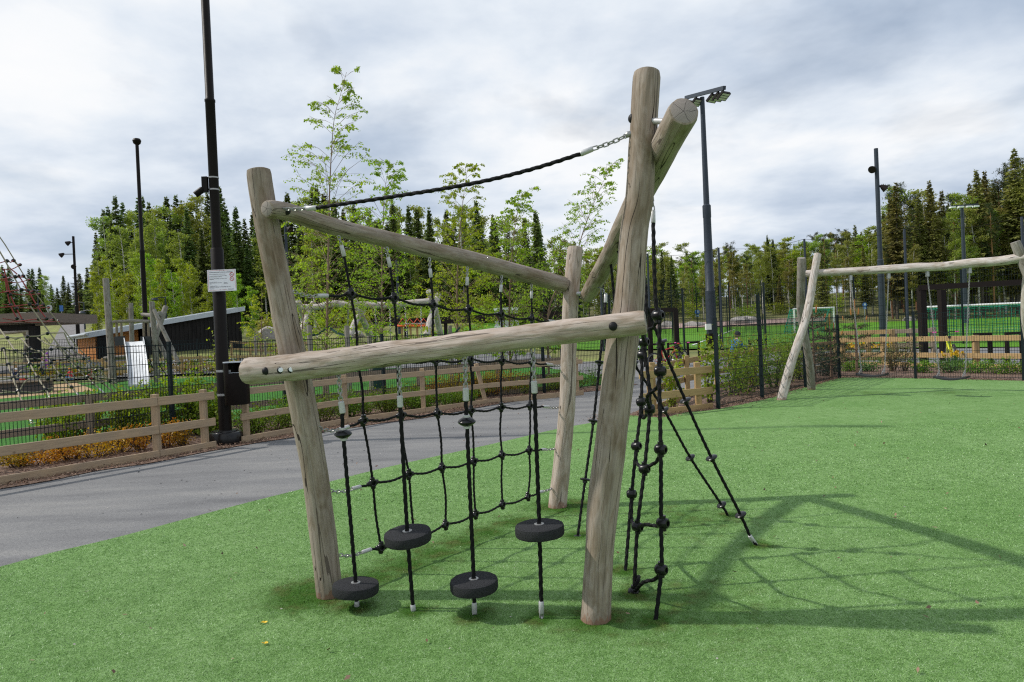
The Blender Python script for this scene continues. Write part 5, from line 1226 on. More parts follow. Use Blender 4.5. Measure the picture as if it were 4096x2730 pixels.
g1 = XT(3690, Yp); t1 = P(3684, 1152, Yp); g2 = XT(3770, 22.8); t2 = P(3766, 1160, 22.8); far_ = P(4300, 1118, 19.5)
portal('dark brown steel portal frame over the bike parking behind right swing', [(g1, t1), (g2, t2)], [(t1 - Vector((.08, 0, 0)), far_)], .17)
Yp = 27
a, b2 = P(2585, 1240, Yp), P(2700, 1240, Yp - .5)
portal('dark brown steel portal frame behind the knotted ropes and bicycles', [(XT(2598, Yp), a + Vector((.12, 0, 0))), (XT(2707, Yp - .5), b2)], [(a - Vector((1.2, -.3, 0)), b2 + Vector((.08, 0, 0)))], .17)
rack = None
def rack_hoop(px, Y, lab):
    g = XT(px, Y); t = thing('bike_rack', lab, 'bike rack', g, 'dark steel bike racks')
    h = .85; mb = MB()
    for dx in (-.22, .22): mb.box(g + Vector((dx, 0, h / 2 - .05)), (.08, .10, h + .1))
    mb.build('upright', 'dark_steel', t, smooth=False); MB().box(g + Vector((0, 0, h + .04)), (.52, .10, .08)).build('top_bar', 'dark_steel', t, smooth=False)
for px, Y, lab in ((2552, 27, 'dark bike rack hoop half hidden by the knotted ropes next to white bicycle'), (2618, 26.5, 'dark bike rack hoop left of the red bicycle'), (2692, 26.5, 'dark bike rack hoop standing against the red bicycle'), (2770, 27, 'empty dark bike rack hoop right of the red bicycle'), (3020, 25.5, 'dark bike rack hoop seen through the fence right of the cyclist'), (3927, 21, 'dark bike rack post behind rail fence post right of daffodils'), (4053, 20.5, 'dark bike rack post near the right picture edge')): rack_hoop(px, Y, lab)
def bike(label, g, ang, col, s=1.0, front='tyre', extra=None):
    t = thing('bicycle', label, 'bicycle', g); c, sn = math.cos(ang), math.sin(ang)
    X = Vector((c, sn, 0)); Yv = Vector((-sn, c, 0)); lean = Yv * .06
    def pt(x, z, y=0): return g + (X * x + Vector((0, 0, z)) + lean * z + Yv * y) * s
    rw_, fw_ = pt(-.5, .31), pt(.5, .31)
    for w_ in (rw_, fw_):
        o = MB().torus(w_, Yv, .29 * s, .025 * s, 26, 8).build('wheel', 'tyre', t)
        mb = MB().torus(w_, Yv, .262 * s, .010 * s, 26, 6)
        for k in range(14): a = k * math.pi / 7; mb.tube([w_, w_ + (X * math.cos(a) + Vector((0, 0, math.sin(a)))) * .26 * s], .0025 * s, 4)
        mb.lathe([(.03 * s, -.04 * s), (.03 * s, .04 * s)], w_, Yv, 8); mb.build('rim', 'zinc', o)
    bb0, st, hdt, hdb = pt(-.06, .29), pt(-.2, .74), pt(.36, .80), pt(.39, .66)
    mb = MB()
    for a, b3, r_ in ((bb0, st, .018), (bb0, hdb, .022), (pt(-.18, .66), hdt, .018), (hdt, hdb, .022), (bb0, rw_, .012), (pt(-.18, .66), rw_, .010)): mb.tube([a, b3], r_ * s, 8)
    mb.build('frame', col, t); MB().tube([hdb, pt(.42, .55), fw_], .016 * s, 8).build('fork', col, t)
    sd_ = MB().box(pt(-.22, .80), (.25 * s, .12 * s, .05 * s), (X, Yv, Vector((0, 0, 1)))); sd_.build('saddle', 'cloth_black', t)
    MB().tube([pt(.40, .92, -.27), pt(.36, .93, -.1), pt(.36, .88, 0), pt(.36, .93, .1), pt(.40, .92, .27)], .013 * s, 7).build('handlebar', 'dull_plastic', t)
    for y in (-.29, .29): MB().tube([pt(.38, .92, y * .75), pt(.42, .92, y * 1.05)], .018 * s, 7).build('grip', extra or 'dull_plastic', t)
    MB().lathe([(.07 * s, -.01), (.07 * s, .01)], bb0, Yv, 12).build('chainring', 'dull_plastic', t)
    for sgn in (1, -1): MB().tube([bb0, bb0 + (X * .1 * sgn - Vector((0, 0, .1 * sgn))) * s + Yv * .06 * sgn * s, bb0 + (X * .1 * sgn - Vector((0, 0, .1 * sgn))) * s + Yv * .14 * sgn * s], .010 * s, 6).build('pedal', 'dull_plastic', t)
    return t
g = G(2555, 1463); bike('white childs bicycle parked behind the dangling loop net', g, 1.1, 'paint_white', 1.0)
g = XT(2660, 25.0); bike('red bicycle parked at the dark rack behind the slanting ropes', g, .35, 'paint_red', 1.0, extra='paint_red')
g = XT(2712, 25.6); bike('dark bicycle with pink lock cable behind the red bicycle', g, .9, 'dull_plastic', 1.0, extra='paint_pink')
b_ = bike('yellow mountain bicycle with pink grip behind the right swing', XT(3800, 20.2), 1.15, 'paint_yellow', 1.1, extra='paint_pink')
# traffic signs
def roadsign(label, px, py, Y, r):
    g = XT(px, Y); c = P(px, py, Y); t = thing('path_sign', label, 'sign', g); MB().tube([g, c + Vector((0, .06, r))], .04, 8).build('post', 'zinc', t)
    MB().lathe([(r, 0), (r, .03), (.001, .031)], c, (0, -1, 0), 24).build('disc', 'sign_blue', t)
    for dx in (-.32, .32):
        MB().box(c + Vector((dx * r * .8, -.04, .05 * r)), (r * .28, .01, r * .75)).build('figure', 'white_paint', t); MB().lathe([(r * .13, 0), (r * .13, .012), (.001, .013)], c + Vector((dx * r * .8, -.035, .62 * r)), (0, -1, 0), 10).build('figure', 'white_paint', t)
    MB().box(c + Vector((0, -.01, -r * 1.55)), (r * 1.3, .03, r * .85)).build('side_plate', 'sign_blue', t); MB().box(c + Vector((0, -.032, -r * 1.5)), (r * .9, .01, r * .25)).build('arrow', 'white_paint', t)
roadsign('round blue pedestrian path sign with plate beyond the pitch behind left swing', 3459, 1220, 92, .30)
roadsign('blue pedestrian path sign seen through mesh fence left of floodlight mast', 2789, 1249, 92, .32)
t = thing('path_sign', 'small blue sign board at the top of the gravel road', 'sign', XT(256, 92)); g = XT(256, 92)
MB().tube([g, g + Vector((0, 0, 2.0))], .05, 8).build('post', 'zinc', t); MB().box(g + Vector((0, -.06, 1.6)), (.5, .04, .8)).build('board', 'sign_blue', t)
t = thing('round_sign', 'round grey back of a road sign left of the gravel road top', 'sign', XT(197, 88)); c = P(197, 1233, 88); g = XT(197, 88)
MB().tube([g, c], .05, 8).build('post', 'zinc', t); MB().lathe([(.42, 0), (.42, .03), (.001, .031)], c, (0, -1, 0), 20).build('disc', 'zinc', t)
# boulders
def boulder(label, p, s):
    mb = MB(); n, k = 14, 9; sd_ = rnd.uniform(0, 99); vs = []; fs = []
    for i in range(k):
        a = math.pi * i / (k - 1)
        for j in range(n):
            b3 = 2 * math.pi * j / n; d = Vector((math.sin(a) * math.cos(b3), math.sin(a) * math.sin(b3), math.cos(a)))
            r_ = 1 + .45 * noise.noise(d * 1.3 + Vector((sd_, 0, 0))) + .15 * noise.noise(d * 3 + Vector((sd_, 5, 0))); vs.append(Vector(p) + Vector((d.x * s[0], d.y * s[1], d.z * s[2])) * r_)
    fs = [(i * n + j, i * n + (j + 1) % n, (i + 1) * n + (j + 1) % n, (i + 1) * n + j) for i in range(k - 1) for j in range(n)]
    o = mb.add(vs, fs).build('boulder', 'rock', None, angle=25); return tag(o, label, 'boulder', 'boulders around the pitch and slope')
for lab, px, Y, s in (('pale wide boulder behind the pitch seen left of the cyclist', 2960, 103, (1.7, 1.2, .9)), ('low light boulder beyond the pitch beside floodlight mast', 2770, 102, (1.6, 1, .7)), ('brownish boulder beyond the pitch behind the portal frame', 2668, 102, (1.5, 1, .8)), ('round pinkish boulder behind the pitch right of the pale wide one', 3000, 104, (1.4, 1, .9)), ('white low stone at the pitch edge behind the swings', 3641, 97, (.9, .6, .5)), ('mossy boulder on the slope behind black shed', 1083, 62, (1.5, 1.2, 1.0)), ('small pale stone on grass slope behind the swing frame', 1430, 60, (.6, .5, .4))): boulder(lab, XT(px, Y), s)

# covered waste bin behind the path fence, parked car on the hill
g = XT(1497, 19.2); t = thing('waste_bin', 'dark green covered waste bin behind the timber fence seen through the net', 'waste bin', g)
hb = P(1490, 1462, 19.2).z
mb = MB(); prof = [(.17, 0), (.20, .05), (.185, hb * .45), (.20, hb * .8), (.175, hb * .97), (.10, hb), (.001, hb + .01)]; mb.lathe(prof, g, (0, 0, 1), 22)
mb.v = [tuple(Vector(v) + Vector((v[0] - g.x, v[1] - g.y, 0)) * (.18 * noise.noise((v[0] * 9, v[1] * 9, v[2] * 3)))) for v in mb.v]; mb.build('cover', 'webbing', t); MB().torus(g + Vector((0, 0, hb * .62)), (0, 0, 1), .20, .014, 20, 6).build('strap', 'dull_plastic', t)
g = XT(130, 86); t = thing('parked_car', 'dark parked car on the hill behind the shelter roof at far left', 'car', g)
def slab(sec, w, name, mat, par, dx=0):
    mb = MB(); n = len(sec); vs = [Vector((g.x + x, g.y - w, g.z + z)) for x, z in sec] + [Vector((g.x + x, g.y + w, g.z + z)) for x, z in sec]
    mb.add(vs, [tuple(range(n)), tuple(range(2 * n - 1, n - 1, -1))] + [(i, n + i, n + (i + 1) % n, (i + 1) % n) for i in range(n)]); return mb.build(name, mat, par, angle=30)
slab([(-2.1, .35), (2.1, .35), (2.15, .7), (2.0, .88), (1.2, .98), (-1.9, 1.0), (-2.15, .75)], .88, 'body', 'dark_steel', t)
slab([(1.2, .97), (.45, 1.45), (-1.1, 1.47), (-1.8, .99)], .78, 'roof', 'dark_steel', t)
for a in ((.95, 1.03, .42, 1.38, .35, 1.38, .1, 1.03), (.02, 1.03, .02, 1.38, -.95, 1.40, -1.35, 1.03)): slab([(a[0], a[1]), (a[2], a[3]), (a[4], a[5]), (a[6], a[7])], .79, 'window', 'lens', t)
for x in (-1.3, 1.3):
    for y in (-.85, .85): o = MB().torus((g.x + x, g.y + y, g.z + .32), (0, 1, 0), .24, .09, 18, 8).build('wheel', 'tyre', t); MB().lathe([(.2, -.05), (.2, .05)], (g.x + x, g.y + y, g.z + .32), (0, 1, 0), 14).build('rim', 'zinc', o)
for x, m_ in ((2.12, 'lens'), (-2.12, 'paint_red')):
    for y in (-.65, .65): MB().box((g.x + x, g.y + y, g.z + .72), (.06, .3, .12)).build('headlight' if x > 0 else 'tail_light', m_, t)
# ------------------------------------------------------------------ foliage kit
def leaves(centers, normals, size, aspect=1.0, jitter=.3, r=rng, tri=False):
    """one bent-free rhombic leaf per centre"""
    n = len(centers); nr = normals / (np.linalg.norm(normals, axis=1, keepdims=True) + 1e-9)
    a = r.normal(size=(n, 3)); u = np.cross(nr, a); u /= np.linalg.norm(u, axis=1, keepdims=True) + 1e-9; v = np.cross(nr, u)
    s = size * r.uniform(1 - jitter, 1 + jitter, (n, 1)); a_ = s * aspect
    V = np.stack([centers - u * s * .5, centers + v * a_ * .5 - u * s * .08, centers + u * s * .5, centers - v * a_ * .5 - u * s * .08], 1).reshape(-1, 3)
    return V, np.arange(4 * n).reshape(n, 4)
def sprays(base, direc, length, width, r=rng):
    """flat tapering branch sprays from base along direc"""
    n = len(base); d = direc / np.linalg.norm(direc, axis=1, keepdims=True); up = np.tile([0, 0, 1.0], (n, 1)) + r.normal(size=(n, 3)) * .35
    s = np.cross(d, up); s /= np.linalg.norm(s, axis=1, keepdims=True) + 1e-9; L = length[:, None]; w = width[:, None]
    V = np.stack([base - s * w * .25, base + d * L * .55 - s * w * .5, base + d * L, base + d * L * .55 + s * w * .5], 1).reshape(-1, 3)
    return V, np.arange(4 * n).reshape(n, 4)
HIDE = (0, -400, -60)
def proto(name, label, cat, group, crown, trunk, crown_mat, trunk_mat):
    t = thing(name, label, cat, (0, 0, 0), group)
    c = npmesh('crown', crown[0], crown[1], crown_mat, t); trunk.build('trunk', trunk_mat, t)
    KIDS[t.name] = list(t.children); return t
def spruce(seed, H=20, R0=2.6, thin=1.0, bare=.06):
    r = np.random.default_rng(seed); B, D, L, Wd = [], [], [], []
    z = H * bare
    while z < H * .99:
        f_ = (z - H * bare) / (H * (1 - bare)); rad = R0 * (1 - f_) ** 1.05 * r.choice([.72, .9, 1.0, 1.18]) * (1 if f_ > .08 else .75) + .10; nb = int(7 + 5 * (1 - f_))
        a0 = r.uniform(0, 6.28)
        for k in range(nb):
            a = a0 + 6.283 * k / nb + r.normal() * .22; rl = rad * r.uniform(.5, 1.2); zj = r.normal() * .2; dr = -.42 + .55 * f_ + r.normal() * .08
            m_ = max(2, int(rl / .42))
            for q in range(m_):
                s = (q + .4) / m_; p = np.array([math.cos(a) * rl * s, math.sin(a) * rl * s, z + zj + rl * s * dr + .25 * s * s * rl])
                for sg_ in (-1, 1, 0):
                    an = a + sg_ * r.uniform(.5, 1.0); B.append(p); D.append([math.cos(an), math.sin(an), r.uniform(-.75, .05)]); L.append(min(r.uniform(.5, .95) * (1.15 - .45 * s), .22 + .42 * rad)); Wd.append(r.uniform(.14, .28) * thin)
        z += H * .0155 * r.uniform(.8, 1.3)
    for k in range(10): B.append(np.array([0, 0, H * (.965 + .003 * k)])); D.append([r.normal() * .5, r.normal() * .5, .8]); L.append(.5); Wd.append(.12)
    cr = sprays(np.array(B), np.array(D), np.array(L), np.array(Wd), r)
    tr = MB().tube([Vector((0, 0, -.5)), Vector((.05, 0, H * .4)), Vector((0, .04, H * .8)), Vector((0, 0, H * .985))], [H * .011, H * .008, H * .004, .015], 8); return cr, tr
def broad(seed, H=18, R0=2.6, bare=.3, n=3600, leaf=.24, limbs=22, top=1.0, droop=.0, clump=.55):
    """airy broadleaf crown: leaves gathered in clumps along limbs"""
    r = np.random.default_rng(seed); tr = MB(); lean = r.normal(size=2) * .25
    def axis(z): f_ = z / H; return np.array([lean[0] * f_ * f_ * 2 + .12 * math.sin(f_ * 6 + seed), lean[1] * f_ * f_ * 2, z])
    tr.tube([Vector(axis(H * k / 8)) - Vector((0, 0, .5 * (k == 0))) for k in range(9)], [H * .0085 * (1 - .88 * k / 8) + .012 for k in range(9)], 7)
    C = []; 
    for k in range(limbs):
        f_ = bare + (1 - bare) * (k + r.uniform(0, 1)) / limbs * .97; z = H * f_; rad = R0 * math.sin(math.pi * min(1, (1 - f_) / (1 - bare) * .80 + .12)) ** .8 * r.uniform(.55, 1.2); a = r.uniform(0, 6.28)
        p0 = axis(z); d = np.array([math.cos(a), math.sin(a), r.uniform(.35, 1.0)]); p1 = p0 + d * rad * .6; p2 = p0 + d * rad * np.array([1.05, 1.05, .8 - droop])
        tr.tube([Vector(p0), Vector(p1), Vector(p2)], [.045 * (1 - f_) + .02, .022, .008], 4)
        m_ = int(n / limbs); tt = r.beta(1.6, 1.1, m_)[:, None]; base = (1 - tt) ** 2 * p0 + 2 * tt * (1 - tt) * p1 + tt ** 2 * p2
        nc = 6; cc = r.uniform(0, 1, nc); ii = r.integers(0, nc, m_); base = base * .55 + .45 * (p0 + (p2 - p0) * cc[ii][:, None])
        C.append(base + r.normal(size=(m_, 3)) * clump * np.array([1, 1, .75]) * (.45 + .3 * (1 - f_)))
    C = np.concatenate(C); nr_ = r.normal(size=C.shape) + np.array([0, 0, .5]); return leaves(C, nr_, leaf, .75, .4, r), tr
def pine(seed, H=21, bare=.52):
    r = np.random.default_rng(seed); tr = MB(); tr.tube([Vector((0, 0, -.5)), Vector((.1, .05, H * .4)), Vector((-.05, .1, H * .75)), Vector((.05, 0, H * .97))], [H * .0105, H * .0085, H * .005, .03], 8)
    B, D, L, Wd = [], [], [], []
    for k in range(30):
        f_ = bare + (1 - bare) * k / 30; z = H * f_; rad = (2.3 * math.sin(math.pi * min(.98, (1.03 - f_) / (1 - bare) * .75 + .1))) * r.uniform(.5, 1.2); a = r.uniform(0, 6.28); dr = r.uniform(.0, .55)
        p2 = Vector((math.cos(a) * rad, math.sin(a) * rad, z + rad * dr)); tr.tube([Vector((0, 0, z)), p2], [.05, .015], 4)
        for q in range(int(16 + rad * 10)):
            s = r.uniform(.35, 1.05); p = np.array([p2.x * s, p2.y * s, z + rad * dr * s]) + r.normal(size=3) * .22
            for e in range(5): B.append(p); D.append(r.normal(size=3) + np.array([math.cos(a) * .5, math.sin(a) * .5, .5])); L.append(r.uniform(.25, .5)); Wd.append(r.uniform(.05, .11))
    for k in range(14):      # dead lower snags
        z = H * r.uniform(.2, bare); a = r.uniform(0, 6.28); tr.tube([Vector((0, 0, z)), Vector((math.cos(a) * r.uniform(.5, 1.3), math.sin(a), z - .1))], [.02, .006], 3)
    return sprays(np.array(B), np.array(D), np.array(L), np.array(Wd), r), tr
PR = {}
GS = 'spruces in the forest'; GB = 'birches in the forest'; GP = 'pines in the forest'; GL_ = 'young lime-green birches at the forest edge'
for k in range(3): c_, t_ = spruce(20 + k, 20, (4.0, 3.5, 4.5)[k], 1.6); PR['S%d' % k] = proto('spruce_tree', 'dark spruce', 'tree', GS, c_, t_, 'spruce_needles', 'bark_trunk')
for k in range(2): c_, t_ = spruce(40 + k, 20, (3.2, 2.8)[k], 1.25, (.26, .18)[k]); PR['H%d' % k] = proto('spruce_tree', 'high spruce', 'tree', GS, c_, t_, 'spruce_olive', 'bark_trunk')
for k in range(3): c_, t_ = broad(60 + k, 18, (2.3, 2.7, 2.0)[k], (.34, .16, .40)[k], (3800, 4600, 3600)[k], .25, 30, clump=.6); PR['B%d' % k] = proto('birch_tree', 'birch', 'tree', GB, c_, t_, ('birch_far', 'birch_far', 'birch_olive')[k], 'birch_bark')
for k in range(2): c_, t_ = broad(80 + k, 10, (1.75, 1.45)[k], .05, 5200, .17, 46, clump=.36); PR['L%d' % k] = proto('birch_tree', 'lime birch', 'tree', GL_, c_, t_, 'birch_lime', 'birch_bark')
for k in range(2): c_, t_ = pine(90 + k); PR['P%d' % k] = proto('pine_tree', 'pine', 'tree', GP, c_, t_, 'pine_needles', 'pine_trunk')
PH = dict(S=20, H=20, B=18, L=10, P=21)
USED = set()
def plant(kind, px, Y, topy=None, H=None, label=None, group=None, wide=1.0):
    g = XT(px, Y); pr = PR[kind]
    if topy is not None: H = P(px, topy, Y).z - g.z
    s = H / PH[kind[0]]; sc = (s * wide * rnd.uniform(.9, 1.1), s * wide * rnd.uniform(.9, 1.1), s); rot = (rnd.uniform(-.02, .02), rnd.uniform(-.02, .02), rnd.uniform(0, 6.28))
    if kind in USED: return dup(pr, g - Vector((0, 0, .1)), rot, sc, label, group)
    USED.add(kind); pr.location = g - Vector((0, 0, .1)); pr.rotation_euler = rot; pr.scale = sc
    if label: pr['label'] = label
    if group: pr['group'] = group
    return pr
LBL = dict(S=('dark conical spruce in the tall forest wall left of the tall log post', 'spruces in the left forest'), H=('high-crowned dark spruce in the open forest on the right', 'spruces in the right forest'), B=('light green birch among the left forest conifers', 'birches in the left forest'),
           P=('bare-stemmed pine with reddish trunk in the right forest', 'pines in the right forest'), L=('bushy lime-green young birch at the foot of the left forest', 'lime-green birches below the left forest'))
LR = dict(B=('thin white-stemmed birch in the open right forest', 'birches in the right forest'), S=('dark spruce in the open right forest', 'dark spruces in the right forest'))
def forest(x0, x1, n, Y0, Y1, tops, kinds, lab=LBL, dh=.0, wide=1.0, drop=(0, 90)):
    tx, ty = [q[0] for q in tops], [q[1] for q in tops]
    for i in range(n):
        px = x0 + (x1 - x0) * (i + rnd.uniform(.15, .85)) / n; k = rnd.choice(kinds); Y = rnd.uniform(Y0, Y1)
        plant(k, px, Y, np.interp(px, tx, ty) + rnd.uniform(*drop), label=lab[k[0]][0], group=lab[k[0]][1], wide=wide)
LT = [(390, 905), (460, 800), (500, 745), (560, 790), (620, 775), (700, 770), (745, 752), (790, 785), (850, 765), (900, 745), (930, 790), (1000, 830), (1130, 790), (1200, 770), (1290, 735), (1400, 790), (1500, 830), (1590, 810), (1680, 812), (1730, 830), (1800, 822), (1930, 805), (2020, 862), (2080, 850), (2165, 842), (2220, 930), (2330, 960)]
forest(400, 1230, 27, 98, 114, LT, ['S0', 'S1', 'S2', 'S1', 'S0'], drop=(-8, 60)); forest(410, 900, 6, 94, 99, LT, ['B0', 'B1'], drop=(5, 60)); forest(400, 1230, 14, 86, 95, LT, ['S0', 'B1', 'S1', 'S2', 'B0', 'S1'], drop=(30, 170)); forest(395, 780, 5, 82, 90, LT, ['B1', 'B0', 'B1'], drop=(60, 200))
forest(1230, 2330, 36, 98, 118, LT, ['S0', 'S1', 'B0', 'S2', 'B1', 'S1'], drop=(0, 60)); forest(1230, 2350, 28, 84, 97, LT, ['S0', 'B0', 'S1', 'S1', 'B1', 'S2'], drop=(60, 240))
for px, ty in ((1286, 735), (1595, 810), (1735, 828), (1932, 800), (2165, 838), (2000, 880), (905, 742), (500, 780)): plant(rnd.choice(['S0', 'S1']), px, 92, ty, label=LBL['S'][0], group=LBL['S'][1], wide=.95)
for px, ty, Y in ((400, 1080, 62), (450, 1150, 60), (520, 1090, 63), (575, 1020, 62), (650, 1030, 64), (715, 1080, 63), (775, 1060, 64), (835, 1130, 62), (905, 1120, 60), (960, 1090, 61), (1010, 1140, 60), (470, 1030, 70), (610, 1010, 72), (740, 1030, 72)):
    plant(rnd.choice(['L0', 'L1']), px, Y, ty, label=LBL['L'][0], group=LBL['L'][1])
FT = [(-60, 1040), (28, 1020), (90, 1120), (145, 1060), (200, 1072), (240, 1130), (273, 1100), (300, 1120), (330, 1080), (366, 1068), (400, 1060)]
fl_ = dict(S=('dark spruce far behind the gravel road top at the left edge', 'spruces far left behind the road'), B=('pale thin birch among dark spruces at the far left', 'birches far left behind the road'), P=('pine far left beside the gravel road', 'pines far left beside the road'))
forest(-80, 400, 20, 118, 140, FT, ['S0', 'S1', 'S2', 'S0', 'B0'], fl_, drop=(-5, 40), wide=1.15); forest(300, 420, 5, 100, 112, FT, ['P0', 'P1', 'S1'], fl_, drop=(10, 50), wide=1.1); forest(-80, 260, 7, 105, 116, FT, ['S0', 'S2', 'S1'], fl_, drop=(40, 120), wide=1.1)
RT = [(2330, 990), (2450, 1000), (2600, 1008), (2657, 1000), (2780, 985), (2882, 960), (2960, 975), (3028, 952), (3091, 945), (3150, 985), (3267, 930), (3337, 905), (3400, 905), (3456, 868), (3510, 905), (3589, 735), (3625, 735), (3690, 760), (3744, 726), (3814, 745), (3870, 760), (3933, 680), (4010, 705), (4073, 600), (4150, 640)]
rl = {**LBL, **LR}
forest(2340, 3560, 34, 150, 185, RT, ['B2', 'S1', 'B0', 'H1', 'B2', 'S0'], rl, drop=(10, 70), wide=1.1)
forest(2340, 3520, 44, 120, 150, RT, ['B0', 'B2', 'B2', 'B0', 'B1', 'P0', 'P1', 'H1'], rl, drop=(0, 60), wide=1.15); forest(2340, 3560, 30, 104, 122, RT, ['B2', 'B0', 'B2', 'H1', 'B2'], rl, drop=(25, 130), wide=1.0)
forest(3560, 4160, 20, 100, 118, RT, ['H0', 'H1', 'P0', 'P1', 'H0', 'B0', 'P1'], rl, drop=(0, 45)); forest(3540, 4160, 22, 112, 135, RT, ['H0', 'H1', 'P1', 'P0', 'H1', 'B2'], rl, drop=(20, 140)); forest(3560, 4160, 14, 98, 110, RT, ['P0', 'B2', 'H1', 'P1'], rl, drop=(80, 240), wide=.95); forest(3540, 4160, 12, 96, 104, RT, ['B1', 'B0', 'B2'], rl, drop=(120, 330), wide=1.1)
for px, ty in ((2657, 998), (3085, 940), (3105, 955), (2700, 1020)): plant(rnd.choice(['S0', 'S1']), px, 125, ty, label=LR['S'][0], group=LR['S'][1], wide=.8)
for px, ty in ((3589, 731), (3744, 722), (3933, 674), (4073, 598), (3690, 775)): plant(rnd.choice(['H0', 'H1']), px, 100, ty, label=LBL['H'][0], group=LBL['H'][1], wide=1.0)
for i in range(64): plant(rnd.choice(['L0', 'L1', 'B1']), 2340 + 1830 * (i + rnd.random()) / 64, rnd.uniform(122, 160), H=rnd.uniform(8.5, 13), label='young birch thicket tree low between the trunks of the right forest', group='thicket birches in the right forest', wide=1.35)
# underwood on the right slope and behind the net
def bush(label, cat, p, w, h, n, leaf, mat, stems=6, group=None, name='bush', flat=.0, r=None, asp=.7, stem_mat='twig', conic=False):
    r = r or np.random.default_rng(rnd.randint(0, 10 ** 6)); p = Vector(p); t = thing(name, label, cat, p, group); tr = MB(); C = []
    for k in range(stems):
        a = r.uniform(0, 6.28); rad = w * .5 * r.uniform(.35, 1.0); e = np.array([math.cos(a) * rad, math.sin(a) * rad, h * r.uniform(.6, 1.0) * (1 - flat * rad / w)])
        b0 = np.array([math.cos(a) * rad * .25, math.sin(a) * rad * .25, 0]); mid = (b0 + e) / 2 + r.normal(size=3) * w * .05
        tr.tube([p + Vector(b0), p + Vector(mid), p + Vector(e)], [.006 + .004 * h, .005, .002], 4)
        m_ = n // stems; tt = r.uniform(.12, 1.05, m_)[:, None]; q = (1 - tt) ** 2 * b0 + 2 * tt * (1 - tt) * mid + tt ** 2 * e
        C.append(q + r.normal(size=(m_, 3)) * np.array([w * .10, w * .10, h * .07]))
    C = np.concatenate(C); C[:, 2] = np.abs(C[:, 2]) + .02; V, F = leaves(C, r.normal(size=C.shape) + np.array([0, 0, .7]), leaf, asp, .35, r)
    npmesh('foliage', V + np.array(p), F, mat, t); tr.build('stems', stem_mat, t); return t
for i in range(26):
    px = rnd.choice([rnd.uniform(2350, 3560), rnd.uniform(1000, 2300), rnd.uniform(3560, 4100)]); Y = rnd.uniform(104, 122) if px > 2340 else rnd.uniform(66, 84)
    bush('low bushy undergrowth at the foot of the forest ' + ('right of the tall post' if px > 2340 else 'behind the swing frame'), 'bush', XT(px, Y), rnd.uniform(3, 5), rnd.uniform(1.6, 3.4), 700, .26, 'birch_lime' if i % 3 else 'birch_olive', 9, 'undergrowth at the forest foot' if px > 2340 else 'undergrowth behind the yard')

# ------------------------------------------------------------------ young birches planted in the yard
def young_birch(label, axis_px, Y, leafn, crown_w, low=.12, leaf=.062, seed=1, nl=105, upright=1.0):
    r = np.random.default_rng(seed); pts = [P(x, y, Y) for x, y in axis_px]; g = pts[0]; gz = terr(g.x, Y); pts = [Vector((g.x, g.y, gz))] + pts
    t = thing('young_birch', label, 'tree', pts[0]); path = resample(smooth_path(pts), .12); H = path[-1].z - gz; n = len(path); tr = MB()
    tr.tube(path, [max(.005, .040 * (1 - i / n) ** .9) for i in range(n)], 7); C = []; Nn_ = []
    for k in range(nl):
        f_ = low + (1 - low) * ((k + r.uniform(0, 1)) / nl) ** 1.15; i = min(n - 2, int(f_ * n)); p0 = path[i]; a = r.uniform(0, 6.283)
        rad = crown_w * (1.03 - f_) ** .75 * r.uniform(.35, 1.15) * (.5 + .5 * min(1, (f_ - low) / .15)) + .16
        d = Vector((math.cos(a), math.sin(a), upright * r.uniform(.55, 1.25))); p1 = p0 + d * rad * .55; p2 = p0 + Vector((d.x, d.y, d.z * .8)) * rad
        tr.tube([p0, p1, p2], [.012 * (1.1 - f_), .006, .002], 4)
        nt_ = int(2 + rad * 5.5 * (1.25 - .75 * f_))
        for q in range(nt_):
            s = r.uniform(.22, 1.0); b0 = p0 * (1 - s) ** 2 + p1 * (2 * s * (1 - s)) + p2 * (s * s); a2 = a + r.choice([-1, 1]) * r.uniform(.3, 1.2); L = (.12 + .22 * rad) * r.uniform(.5, 1.2)
            b1 = b0 + Vector((math.cos(a2) * L, math.sin(a2) * L, r.uniform(-.05, .45) * L)); b2 = b1 + Vector((math.cos(a2) * L * .35, math.sin(a2) * L * .35, -.22 * L)); tr.tube([b0, b1, b2], [.0035, .0022, .001], 3)
            m_ = max(3, int(leafn / nl / nt_ * r.uniform(.6, 1.4)))
            for w in np.linspace(.15, 1.08, m_): e = b0 * (1 - w) ** 2 + b1 * (2 * w * (1 - w)) + b2 * (w * w); C.append(np.array(e) + r.normal(size=3) * .022 - np.array([0, 0, .022])); Nn_.append(r.normal(size=3) + np.array([0, -.3, .25]))
    V, F = leaves(np.array(C), np.array(Nn_), leaf, .78, .35, r); npmesh('crown', V, F, 'birch_near', t); tr.build('trunk', 'young_bark', t); return t
young_birch('tallest young birch rising high above the left log beam', [(1306, 1440), (1308, 1300), (1313, 1050), (1318, 780), (1334, 500), (1362, 380), (1386, 290)], 17, 8600, 1.5, .13, .049, 3)
young_birch('slim young birch in the middle of the net with leaves down to the beam', [(1533, 1420), (1529, 1330), (1527, 1150), (1530, 950), (1540, 760), (1560, 650)], 19, 8000, 1.4, .12, .051, 4)
young_birch('young birch behind the third and fourth net ropes', [(1832, 1420), (1829, 1300), (1828, 1150), (1838, 950), (1855, 780), (1872, 668)], 20, 8800, 1.4, .10, .053, 5)
young_birch('young birch with thin reddish trunk left of the short back post', [(2040, 1420), (2038, 1300), (2040, 1150), (2052, 980), (2070, 850), (2090, 775)], 21, 8800, 1.4, .10, .053, 6)
young_birch('wind-bent young birch leaning right above the short back post', [(2192, 1420), (2190, 1280), (2215, 1180), (2290, 1060), (2335, 920), (2385, 790), (2446, 658)], 21, 7000, 1.25, .12, .051, 7)
